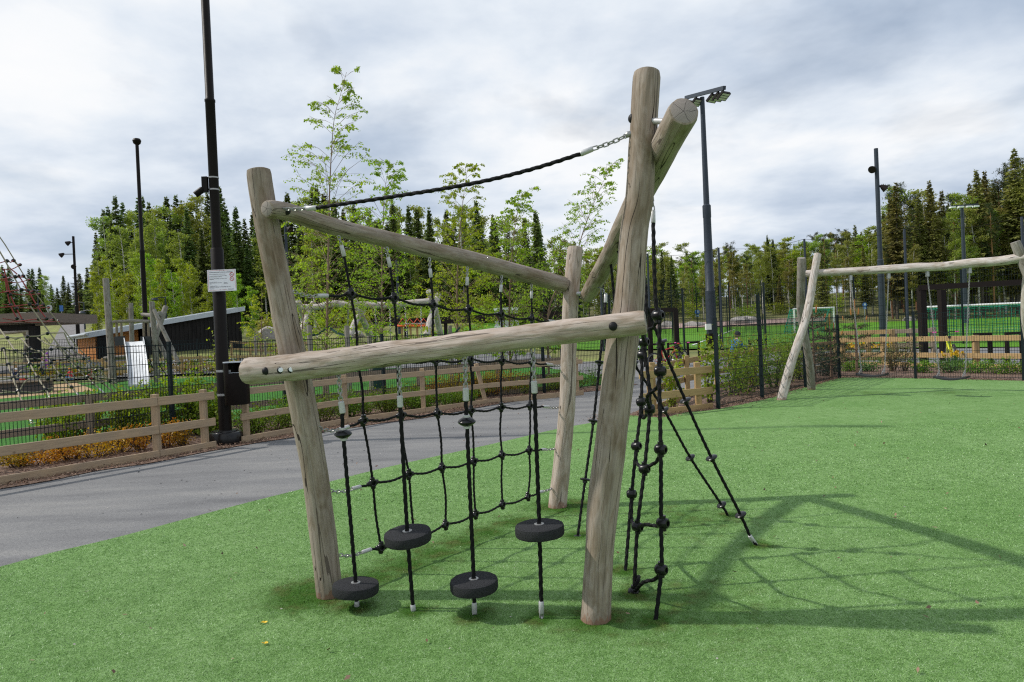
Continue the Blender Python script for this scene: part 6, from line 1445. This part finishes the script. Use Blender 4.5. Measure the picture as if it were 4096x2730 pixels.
young_birch('small young birch beside the stakes right of the black shed', [(1044, 1400), (1045, 1330), (1048, 1250), (1046, 1130)], 40, 1500, 1.2, .15, .10, 8, 40)
young_birch('bushy young birch low behind the left log post', [(1205, 1400), (1210, 1300), (1230, 1150), (1262, 1000)], 24, 3800, 1.4, .1, .066, 9, 60)
# stakes with green webbing
def stake(px, pyt, Y, lab, to=None):
    g = XT(px, Y); top = P(px, pyt, Y); t = thing('tree_stake', lab, 'stake', g, 'tree stakes beside the young birches')
    MB().lathe([(.062, -.1), (.06, top.z - g.z - .02), (.05, top.z - g.z)], g, (0, 0, 1), 12).build('stake', 'dull_log', t)
    if to:
        e = P(*to); a = top - Vector((0, 0, .25)); m_ = (a + e) / 2 - Vector((0, 0, .05)); mb = MB()
        for p, q in ((a, m_), (m_, e)): mb.bar(p, q, .012, .055)
        mb.build('tie_band', 'webbing', t, smooth=False)
stake(1240, 1302, 16.2, 'wooden tree stake close to the left log post with green tie', (1308, 1312, 17)); stake(1390, 1303, 16.5, 'wooden tree stake with green tie right of tallest birch', (1312, 1308, 17)); stake(1801, 1303, 19.5, 'wooden stake with green tie before the back portal', (1840, 1310, 20))
stake(1478, 1344, 18.4, 'short wooden stake low beside the middle birch', (1530, 1362, 19)); stake(1022, 1344, 39, 'left pale stake of the pair right of the shed'); stake(1061, 1343, 39, 'right pale stake of the pair right of the shed')

# ------------------------------------------------------------------ beds
def bed_row(pts, n, fn):
    q = resample([Vector(p) for p in pts], .05)
    for i in range(n): p = q[min(len(q) - 1, int((i + rnd.uniform(.1, .9)) / n * len(q)))]; fn(i, p)
SG = 'green shrubs in the long bed'; SO = 'orange-leaved shrubs in the long bed'
A_ = G(60, 1890); B_ = G(520, 1822)
for (px, py, w, h, mat, lab) in ((180, 1868, .7, .18, 'shrub_orange', 'low sparse orange-leaved shrub at the far left of the bed'), (290, 1850, .75, .28, 'shrub_orange', 'orange-leaved shrub below the lower rail left of the fence post'), (385, 1838, .8, .32, 'shrub_orange', 'dense orange-leaved shrub between the two left posts'), (480, 1822, .8, .34, 'shrub_orange', 'orange-leaved shrub with dead twigs beside the second fence post'), (570, 1812, .6, .42, 'shrub_orange', 'tallest orange-leaved shrub behind the fence post near the bin'), (670, 1800, .6, .36, 'shrub_orange', 'orange and green shrub before the mesh fence post'), (735, 1795, .6, .32, 'shrub_gold', 'golden shrub left of the last fence post'),
                               (70, 1880, .5, .2, 'shrub_gold', 'small yellowish shrub at the left picture edge')):
    bush(lab, 'shrub', G(px, py - 8), w * rnd.uniform(.85, 1.15), h * rnd.uniform(.9, 1.3), 620, .034, mat, 14, SO, 'shrub')
for (px, py, w, h, lab) in ((240, 1822, .9, .85, 'leafy green currant bush behind the mesh fence at left'), (330, 1808, .8, .8, 'broad green currant bush left of the grey inner post'), (450, 1800, .8, .9, 'green currant bush right of the grey inner post'), (545, 1792, .7, .85, 'tall green bush rising behind the mesh near the fence post'), (640, 1775, .7, 1.0, 'bright green bush left of the mesh fence post'), (735, 1770, .7, 1.15, 'tall bright green bush right of the mesh fence post'), (800, 1768, .8, .9, 'dense green bush behind the last fence post'), (860, 1765, .7, .8, 'green bush left of the lamp post base'), (868, 1500, .5, 1.1, 'slender bright green sapling directly right of the near lamp post')):
    p = G(px, py - 28) if py > 1600 else Vector((P(878, 1430, 11.6).x, 11.6, 0)); bush(lab, 'shrub', p, w, h if py > 1600 else 1.62, 1500 if py > 1600 else 420, .052, 'shrub_bright', 12 if py > 1600 else 4, SG, 'shrub')
hedge_pts = [G(960, 1752), G(1180, 1706), G(1380, 1672), G(1560, 1648), G(1690, 1628)]
NM = ['first', 'second', 'third', 'fourth', 'fifth', 'sixth', 'seventh', 'eighth', 'ninth', 'tenth', 'eleventh', 'twelfth', 'thirteenth', 'fourteenth']
bed_row(hedge_pts, 14, lambda i, p: bush('low green shrub behind the rails, %s one along from the litter bin' % NM[i], 'shrub', p, .75, rnd.uniform(.42, .6), 1000, .034, 'shrub_green', 14, SG, 'shrub'))
gold_pts = [G(1700, 1612), G(1830, 1602), G(1960, 1584), G(2110, 1565)]
bed_row(gold_pts, 10, lambda i, p: bush('golden orange shrub before the mesh fence, %s one along towards the back post' % NM[i], 'shrub', p, .8, rnd.uniform(.45, .85), 1000, .036, 'shrub_gold' if i % 3 else 'shrub_orange', 14, SO, 'shrub'))
bed_row([G(1640, 1642), G(1760, 1632), G(1900, 1606)], 6, lambda i, p: bush('low green ground shrub under the golden ones, %s from the left' % NM[i], 'shrub', p, .7, .34, 700, .034, 'shrub_green', 12, SG, 'shrub'))
bed_row([G(2090, 1580), G(2380, 1545)], 6, lambda i, p: bush('dark green shrub near the back post, %s from the left' % NM[i], 'shrub', p, .8, .5, 700, .036, 'shrub_green', 12, SG, 'shrub'))
# yellow-green strip behind slide tower
bed_row([XT(120, 36.5), XT(500, 36.5), XT(720, 37), XT(1000, 37.5)], 14, lambda i, p: bush('small yellow-green hedge bush behind the slide tower, %s from the left' % NM[i], 'shrub', p, 1.5, .75, 420, .10, 'shrub_gold' if i % 2 else 'shrub_green', 10, 'hedge behind the slide tower', 'shrub'))
# right bed
for (px, py, w, h, lab) in ((2690, 1645, .55, 1.15, 'leafy young shrub behind the new rail fence end'), (2838, 1622, .62, 1.32, 'tall leafy shrub left of the first right mesh fence post')):
    bush(lab, 'shrub', G(px, py - 10), w, h, 520, .066, 'shrub_bright', 7, 'young leafy shrubs in the right bed', 'shrub')
for i, (px, py, h) in enumerate(((2935, 1590, 1.15), (2985, 1580, 1.25), (3035, 1566, 1.2), (3095, 1558, 1.2), (3150, 1540, 1.25), (3205, 1528, 1.1))):
    bush('loose yellow-green shrub behind the right mesh fence, %s from the mast' % NM[i], 'shrub', G(px, py - 8), .95, h, 1100, .055, 'shrub_bright', 12, 'loose shrubs behind the right mesh', 'shrub')
for i, (px, py, w, h, mat, lab) in enumerate(((3290, 1505, .9, .8, 'juniper', 'dark drooping conifer shrub in the bed corner behind the rear swing leg'), (3330, 1498, .8, .55, 'juniper', 'low bluish conifer shrub beside the corner fence post'), (3400, 1487, .8, .35, 'shrub_green', 'low grassy clump under the left swing'), (3480, 1487, .9, .35, 'blade_leaf', 'low grassy clump right under left swing seat'), (3610, 1487, .85, 1.0, 'shrub_dark', 'bare reddish shrub between the two swings'), (3575, 1487, .7, .8, 'shrub_dark', 'thin reddish shrub left of the middle fence post'), (3690, 1492, .8, .36, 'shrub_green', 'low green cushion right of the middle fence post'), (3790, 1492, .9, .3, 'blade_leaf', 'low green cushion below right swing'), (3900, 1494, .9, .34, 'shrub_green', 'low green cushion right of the daffodils'), (4000, 1497, .9, .36, 'shrub_green', 'flat green cushion with dry twigs near the right edge'), (4080, 1498, .8, .36, 'shrub_green', 'flat green cushion at the right picture edge'))):
    bush(lab, 'shrub', G(px, py), w, h, 700, .045, mat, 12, 'small shrubs behind the swings', 'shrub')
def young_pine(label, px, Y, topy, w):
    g = XT(px, Y); H = P(px, topy, Y).z - g.z; t = thing('young_pine', label, 'tree', g, 'young pines behind the right fence'); r = np.random.default_rng(int(px)); tr = MB().tube([g, g + Vector((0, 0, H * .93))], [.04, .012], 6); B, D, L, Wd = [], [], [], []
    for k in range(5):
        z = H * (.22 + .15 * k); rad = w * (1 - k / 6.2)
        for q in range(7):
            a = q * .9 + k; e = np.array([math.cos(a) * rad, math.sin(a) * rad, z + rad * .25]); tr.tube([g + Vector((0, 0, z)), g + Vector(e)], [.012, .005], 4)
            for s in r.uniform(.3, 1.05, 34): B.append(np.array(g) + np.array([e[0] * s, e[1] * s, z + rad * .25 * s])); D.append(r.normal(size=3) + np.array([math.cos(a), math.sin(a), .6])); L.append(.10); Wd.append(.018)
    V, F = sprays(np.array(B), np.array(D), np.array(L), np.array(Wd), r); npmesh('needles', V, F, 'pine_needles', t); tr.build('trunk', 'young_bark', t)
    mb = MB()
    for dx, dy, h in ((0, 0, .34), (.12, .05, .2), (-.12, -.04, .2), (.3, 0, .12), (-.28, .05, .12)): c = g + Vector((dx, dy, H * .93 - abs(dx) * .8)); mb.tube([c, c + Vector((dx * .1, 0, h * .6)), c + Vector((dx * .1, 0, h))], [.016, .02, .006], 6)
    mb.build('shoot', 'candle', t)
young_pine('young pine with orange shoots behind the left swing chain', 3420, 18.6, 1228, .62); young_pine('young pine with orange shoots behind the crossed swing legs', 3250, 17.2, 1215, .7)
young_pine('dark young pine half hidden behind the rear swing leg', 3318, 18.2, 1290, .6)
# daffodils
def daffodils(label, g, w, n, h, seed):
    r = np.random.default_rng(seed); t = thing('daffodils', label, 'flowers', g, 'yellow daffodil clumps'); B, D, L, Wd = [], [], [], []
    for k in range(n * 4):
        a, q = r.uniform(0, 6.28), r.uniform(0, w * .3); B.append(np.array(g) + np.array([math.cos(a) * q, math.sin(a) * q, 0])); D.append([math.cos(a) * .45, math.sin(a) * .45, 1.0]); L.append(h * r.uniform(.6, .95)); Wd.append(.022)
    V, F = sprays(np.array(B), np.array(D), np.array(L), np.array(Wd), r); npmesh('leaves', V, F, 'blade_leaf', t); fl_ = MB(); st = MB()
    for k in range(n):
        a, q = r.uniform(0, 6.28), w * .5 * math.sqrt(r.uniform(0, 1)); e = g + Vector((math.cos(a) * q, math.sin(a) * q * .7, h * r.uniform(.8, 1.1))); st.tube([g + Vector((math.cos(a) * q * .4, math.sin(a) * q * .3, 0)), e], .005, 4)
        ax = Vector((r.normal() * .6, -1 + r.normal() * .4, .1)).normalized(); x = ax.orthogonal().normalized(); y = ax.cross(x)
        for j in range(6):
            d = x * math.cos(j * 1.047) + y * math.sin(j * 1.047); pd = ax.cross(d); fl_.add([e, e + d * .028 + pd * .017, e + d * .05, e + d * .028 - pd * .017], [(0, 1, 2, 3)])
        fl_.lathe([(.010, 0), (.013, .02), (.018, .03)], e, ax, 8, cap=False)
    fl_.build('blossoms', 'petal', t, smooth=False); st.build('stems', 'blade_leaf', t)
daffodils('big daffodil clump under the right swing in front of the yellow bicycle', G(3815, 1482), .95, 20, .50, 1)
for i, (px, lab) in enumerate(((3375, 'few daffodils behind the corner fence post'), (3425, 'daffodils between the pale rails behind left swing chain'), (3470, 'daffodils in the middle of the rail fence behind left swing'), (3525, 'daffodils beside the rail post behind right chain of left swing'), (3575, 'last small daffodil group right of the rail post'), (3300, 'daffodils seen behind the dark conifer shrubs'))): daffodils(lab, XT(px, 23.8), .9, 8 if px < 3560 else 3, .62, 10 + i)
# bark chips lying loose along the beds
def chips(name, label, pts, width, n, seed, size=.035):
    r = np.random.default_rng(seed); q = resample([Vector(p) for p in pts], .05); Vv, Ff = [], []
    idx = r.integers(0, len(q), n); C = np.array([tuple(q[i]) for i in idx]); off = r.normal(size=(n, 2)) * width; C[:, :2] += off; C[:, 2] = .018 + np.abs(r.normal(size=n)) * .012
    V, F = leaves(C, r.normal(size=(n, 3)) * .5 + np.array([0, 0, 1]), size, .32, .5, r); o = npmesh(name, V, F, 'bark_chip'); tag(o, label, 'bark chips', kind='stuff')
m_, t_, b_ = nt('bark_chip'); gg = nd(t_, 'ShaderNodeNewGeometry'); rr_ = ramp(t_, gg.outputs['Random Per Island'], [(0, (.04, .022, .015)), (.5, (.16, .085, .05)), (1, (.36, .25, .18))]); t_.links.new(rr_.outputs[0], b_.inputs['Base Color']); b_.inputs['Roughness'].default_value = .9
chips('bark_chips', 'loose brown bark chips along the path edge of the long bed', [p + Vector((-.12, .16, 0)) for p in far_edge], .12, 9000, 1)
chips('bark_chips', 'loose brown bark chips along the turf edge of the right bed', [p + Vector((-.05, .22, 0)) for p in near_edge[12:]], .16, 7000, 2)
chips('bark_chips', 'loose brown bark chips inside the long bed', [p + Vector((-.7, .7, 0)) for p in far_edge], .35, 9000, 3)
m_, t_, b_ = nt('grit'); gg = nd(t_, 'ShaderNodeNewGeometry'); rr_ = ramp(t_, gg.outputs['Random Per Island'], [(0, (.03, .03, .032)), (.7, (.10, .10, .10)), (1, (.4, .38, .35))]); t_.links.new(rr_.outputs[0], b_.inputs['Base Color'])
# litter on the turf
r_ = np.random.default_rng(9); n_ = 420; Cx = np.stack([r_.uniform(-3.5, 9, n_), r_.uniform(2.6, 14, n_), np.full(n_, .036)], 1); V, F = leaves(Cx, r_.normal(size=(n_, 3)) * .5 + np.array([0, 0, 1]), .026, .5, .6, r_); tag(npmesh('turf_litter', V, F, 'bark_chip'), 'tiny chips and twigs scattered on the turf', 'litter', kind='stuff')
n_ = 260; Cx = np.stack([r_.uniform(-7, 1.5, n_), r_.uniform(4, 13, n_), np.full(n_, .006)], 1); V, F = leaves(Cx, r_.normal(size=(n_, 3)) * .4 + np.array([0, 0, 1]), .02, .8, .6, r_); tag(npmesh('path_grit', V, F, 'grit'), 'loose dark and pale grit lying on the asphalt path', 'grit', kind='stuff')
n_ = 160; Cx = np.stack([r_.uniform(-5, 9, n_), r_.uniform(2.6, 12, n_), np.full(n_, .038)], 1); V, F = leaves(Cx, r_.normal(size=(n_, 3)) * .3 + np.array([0, 0, 1]), .014, .8, .5, r_); tag(npmesh('turf_grit', V, F, 'rock'), 'small pale stones scattered on the turf', 'litter', kind='stuff')

for lab, q in (('yellow fallen blossom on the turf left of the low step disc', (1056, 2512)), ('small yellow petal scrap nearest the bottom edge of the turf', (1062, 2596))):
    p = G(*q); t = thing('fallen_blossom', lab, 'blossom', p); mb = MB()
    for j in range(7):
        a = rnd.uniform(0, 6.28); c_ = p + Vector((math.cos(a) * rnd.uniform(0, .014), math.sin(a) * rnd.uniform(0, .015), .03)); d = Vector((math.cos(a), math.sin(a), rnd.uniform(-.2, .5))) * .009; e_ = Vector((-d.y, d.x, .003)) * .6; mb.add([c_ - d, c_ + e_, c_ + d, c_ - e_], [(0, 1, 2, 3)])
    mb.build('petals', 'petal', t, smooth=False)
# ------------------------------------------------------------------ turf fibres in the foreground
def fibres():
    r = np.random.default_rng(77); xs_, ys_ = [], []
    poly = [xy(p) for p in smooth_path(near_edge, 3)]; px_ = np.array([p[0] for p in poly]); py_ = np.array([p[1] for p in poly])
    def inside(x, y):   # left of the path edge / in front of the bed edge
        return y < np.interp(x, px_, py_) - .01
    Vs, Fs, mi = [], [], []; o = 0
    for y0, y1, dens, w, h in ((2.2, 3.4, 30000, .0018, .007), (3.4, 4.6, 18000, .0024, .007), (4.6, 6.0, 8000, .0034, .0075), (6.0, 7.5, 4000, .0055, .008), (7.5, 9.5, 1500, .007, .008)):
        xl, xr_ = -.80 * y1 - .2, .80 * y1 + .2; n = int(dens * (xr_ - xl) * (y1 - y0)); x = r.uniform(xl, xr_, n); y = r.uniform(y0, y1, n); k = inside(x, y) & (np.abs(x) < .79 * y + .3); x, y = x[k], y[k]; n = len(x)
        a = r.uniform(0, 6.28, n); hh = h * r.uniform(.5, 1.15, n); lean = r.uniform(.5, 2.4, n); b = r.uniform(0, 6.28, n)
        base = np.stack([x, y, np.full(n, .017)], 1); s = np.stack([np.cos(a), np.sin(a), np.zeros(n)], 1) * (w * .5); d = np.stack([np.cos(b) * lean, np.sin(b) * lean, np.ones(n)], 1) * hh[:, None]
        tip = base + d; V = np.stack([base - s, base + s, tip + s * .45, tip - s * .45], 1).reshape(-1, 3); Vs.append(V); Fs.append(np.arange(4 * n).reshape(n, 4) + o); o += 4 * n; mi.append(r.choice([0, 1, 2], n, p=[.60, .10, .30]))
    ob = npmesh('turf_fibres', np.concatenate(Vs), np.concatenate(Fs), None, mats=['turf_fibre', 'turf_fibre_pale', 'turf_fibre_deep'], mi=np.concatenate(mi)); tag(ob, 'short green artificial grass fibres covering the foreground turf', 'artificial grass', kind='stuff')
fibres()

# ------------------------------------------------------------------ people
def skin_mesh(name, chains, mat, parent, sub=1, root=0):
    """continuous limb surface grown over a connected skeleton: chains = lists of (point, radius); shared points are merged"""
    bm = bmesh.new(); lay = bm.verts.layers.skin.verify(); vm = {}
    def V_(p, r):
        k = tuple(round(c, 3) for c in p)
        if k not in vm: v = bm.verts.new(p); v[lay].radius = (r, r); vm[k] = v
        return vm[k]
    for ch in chains:
        prev = None
        for p, r in ch:
            v = V_(p, r)
            if prev is not None and bm.edges.get((prev, v)) is None: bm.edges.new((prev, v))
            prev = v
    bm.verts.ensure_lookup_table(); bm.verts[root][lay].use_root = True
    me = bpy.data.meshes.new(name); bm.to_mesh(me); bm.free(); me.materials.append(MATS[mat]); o = bpy.data.objects.new(name, me); COL.objects.link(o)
    a = o.modifiers.new('skin', 'SKIN'); a.use_smooth_shade = True; s = o.modifiers.new('smooth', 'SUBSURF'); s.levels = s.render_levels = sub
    dg = bpy.context.evaluated_depsgraph_get(); m2 = bpy.data.meshes.new_from_object(o.evaluated_get(dg)); m2.name = name
    o.modifiers.clear(); o.data = m2; m2.shade_smooth()
    if parent is not None: o.parent = parent
    return o
def person(label, g, ang, H, pose, top, legs, hat, hair=True):
    """pose: 'stand', 'sit' or 'ride'"""
    t = thing('person', label, 'person', g); c, s = math.cos(ang), math.sin(ang); k = H / 1.7
    def L(x, y, z): return ((x * c - y * s) * k, (x * s + y * c) * k, z * k)      # x forward, y left
    pel = {'stand': .90, 'sit': .22, 'ride': .82}[pose]; f = {'stand': 0, 'sit': .06, 'ride': .16}[pose]
    ch_ = (f * 1.0, 0, pel + .40); sh = (f * 1.3, 0, pel + .50); nk = (f * 1.5, 0, pel + .60); hd_ = (f * 1.7 + .01, 0, pel + .68)
    R_ = dict(p=.115, c=.12, s=.10, n=.05, h=.085)
    spine = [(L(0, 0, pel), R_['p'] * k), (L(f * .5, 0, pel + .2), .115 * k), (L(*ch_), R_['c'] * k), (L(*sh), R_['s'] * k), (L(*nk), R_['n'] * k), (L(*hd_), .07 * k), (L(hd_[0] + .01, 0, pel + .76), R_['h'] * k), (L(hd_[0], 0, pel + .84), .075 * k)]
    def limbs(gr=0.0):
        out = []
        for sg_ in (1, -1):
            if pose == 'stand': kn, an, toe = (.03, .10 * sg_, .48), (-.01, .11 * sg_, .09), (.13, .12 * sg_, .04)
            elif pose == 'sit': kn, an, toe = (.36, .16 * sg_, .36), (.42, .18 * sg_, .07), (.55, .18 * sg_, .05)
            else: kn, an, toe = (.33, .12 * sg_, .62 + .12 * sg_), (.16, .12 * sg_, .22 + .14 * sg_), (.3, .12 * sg_, .18 + .14 * sg_)
            hip = (.01, .09 * sg_, pel - .04); out.append(('leg', [spine[0], (L(*hip), (.095 + gr) * k), (L(*kn), (.062 + gr) * k), (L(*an), (.042 + gr) * k), (L(*toe), (.036 + gr) * k)]))
            if pose == 'stand': el, wr, fi = (.02, .23 * sg_, pel + .22), (.12, .22 * sg_, pel + .02), (.16, .21 * sg_, pel - .07)
            elif pose == 'sit': el, wr, fi = (.2, .22 * sg_, pel + .24), (.38, .13 * sg_, pel + .16), (.45, .1 * sg_, pel + .13)
            else: el, wr, fi = (.36, .25 * sg_, pel + .30), (.55, .26 * sg_, pel + .20), (.62, .26 * sg_, pel + .19)
            out.append(('arm', [spine[3], (L(sh[0], .15 * sg_, sh[2]), (.062 + gr) * k), (L(*el), (.046 + gr) * k), (L(*wr), (.032 + gr) * k), (L(*fi), (.030) * k)]))
        return out
    lm = limbs(); skin_mesh('body', [spine] + [q for _, q in lm], 'skin', t)
    g2 = limbs(.022); skin_mesh('jacket', [[(spine[0][0], .135 * k), (spine[1][0], .14 * k), (spine[2][0], .145 * k), (spine[3][0], .115 * k), (spine[4][0], .065 * k)]] + [[(spine[3][0], .115 * k)] + q[1:4] for n_, q in g2 if n_ == 'arm'], top, t)
    skin_mesh('trousers', [[(spine[0][0], .132 * k)] + q[1:4] for n_, q in g2 if n_ == 'leg'], legs, t)
    for n_, q in g2:
        if n_ == 'leg': p0, p1 = Vector(q[3][0]), Vector(q[4][0]); skin_mesh('shoe', [[(tuple(p0 - Vector((0, 0, .02 * k))), .05 * k), (tuple((p0 + p1) / 2), .05 * k), (tuple(p1), .042 * k)]], 'cloth_black', t)
    hc = Vector(spine[6][0]) + Vector(g); fw = Vector((c, s, 0)); sd_ = Vector((-s, c, 0)); r0 = .115 * k
    MB().lathe([(r0 * 1.02, -.25 * r0), (r0 * 1.05, .1 * r0), (r0 * .9, .6 * r0), (r0 * .5, .95 * r0), (.001, 1.05 * r0)], hc + Vector((0, 0, .1 * r0)) - fw * .015 * k, (0, 0, 1), 14).build('hat', hat, t)
    MB().lathe([(.012 * k, 0), (.014 * k, .012 * k), (.001, .026 * k)], hc + fw * .085 * k - Vector((0, 0, .02 * k)), fw, 8).build('nose', 'skin', t)
    for sg_ in (1, -1):
        MB().lathe([(.011 * k, -.002), (.008 * k, .006 * k), (.001, .008 * k)], hc + fw * .083 * k + sd_ * (.035 * sg_ * k) + Vector((0, 0, .012 * k)), fw, 8).build('eye', 'ink', t); MB().lathe([(.025 * k, 0), (.028 * k, .01 * k), (.001, .014 * k)], hc + sd_ * (.082 * sg_ * k) - Vector((0, 0, .01)), sd_ * sg_, 8).build('ear', 'skin', t)
    MB().bar(hc + fw * .085 * k - Vector((0, 0, .055 * k)) - sd_ * .022 * k, hc + fw * .085 * k - Vector((0, 0, .055 * k)) + sd_ * .022 * k, .008 * k, .008 * k).build('mouth', 'paint_red', t)
    if hair: MB().lathe([(.108 * k, -.02 * k), (.112 * k, .05 * k), (.10 * k, .08 * k)], hc - fw * .02 * k - Vector((0, 0, .05 * k)), (0, 0, 1), 12).build('hair', 'hair', t)
    return t
Yc = 19.5; gx = XT(2925, Yc)
Hc = 1.32; ang = R(25)
person('child in blue jacket and patterned dark helmet riding a bicycle behind the right mesh fence', gx, ang, Hc, 'ride', 'cloth_blue', 'cloth_black', 'cloth_black')
bike('bicycle with orange panniers ridden by the child in the blue jacket', gx + Vector((.1, .02, 0)), ang, 'paint_orange', .86)
for lab, px, py, Y, a, H, pose, tp2, lg, ht in (('child in pink coat sitting near the shed corner behind the rope pyramid', 322, 1436, 37, -2.2, 1.1, 'sit', 'cloth_pink', 'cloth_pink', 'cloth_grey'), ('child in grey hat and blue top crouching right of the pink one', 353, 1440, 37.2, -1.5, 1.1, 'sit', 'cloth_blue', 'cloth_navy', 'cloth_white'), ('child in dark clothes bending left of the pink-coated child', 301, 1440, 37.4, -.6, 1.1, 'sit', 'cloth_navy', 'cloth_black', 'cloth_navy'), ('child in purple jacket standing under the shelter beside post', 189, 1425, 39, -2.0, 1.15, 'stand', 'cloth_purple', 'cloth_purple', 'cloth_purple'), ('child in white hat and dark blue clothes sitting at the far left', 62, 1440, 36, -1.2, 1.1, 'sit', 'cloth_navy', 'cloth_navy', 'cloth_white'), ('child in grey jacket and navy trousers standing near the sand area', 168, 1432, 36.5, -2.6, 1.1, 'stand', 'cloth_grey', 'cloth_navy', 'cloth_pink'), ('child in red and blue clothes kneeling by the tricycle', 280, 1460, 35.5, 2.8, 1.0, 'sit', 'cloth_red', 'cloth_blue', 'cloth_orange'), ('child in red trousers and grey jacket standing left of the slide tower', 355, 1466, 35.2, 1.9, 1.0, 'stand', 'cloth_grey', 'cloth_red', 'cloth_navy')):
    person(lab, XT(px, Y), a, H, pose, tp2, lg, ht, False)
bike('small tricycle-like kids bicycle lying by the sand area', XT(255, 35.4), .2, 'dull_plastic', .6)
def toy(label, px, Y, mat, s):
    g = XT(px, Y); t = thing('toy_crate', label, 'toy box', g); MB().lathe([(s * .62, 0), (s * .74, s * .75), (s * .78, s * .78), (s * .78, s * .85), (s * .68, s * .85), (s * .58, s * .1), (.001, s * .1)], g, (0, 0, 1), 4).build('tub', mat, t, smooth=False); MB().bar(g + Vector((-s * .3, -s * .5, s * .6)), g + Vector((s * .3, -s * .5, s * .6)), .03, .05).build('handle', 'white_paint', t)
toy('red toy tub on the ground behind the mesh fence at left', 103, 34.3, 'paint_red', .42); toy('blue toy tub right beside the red one', 125, 34.3, 'paint_blue', .42)
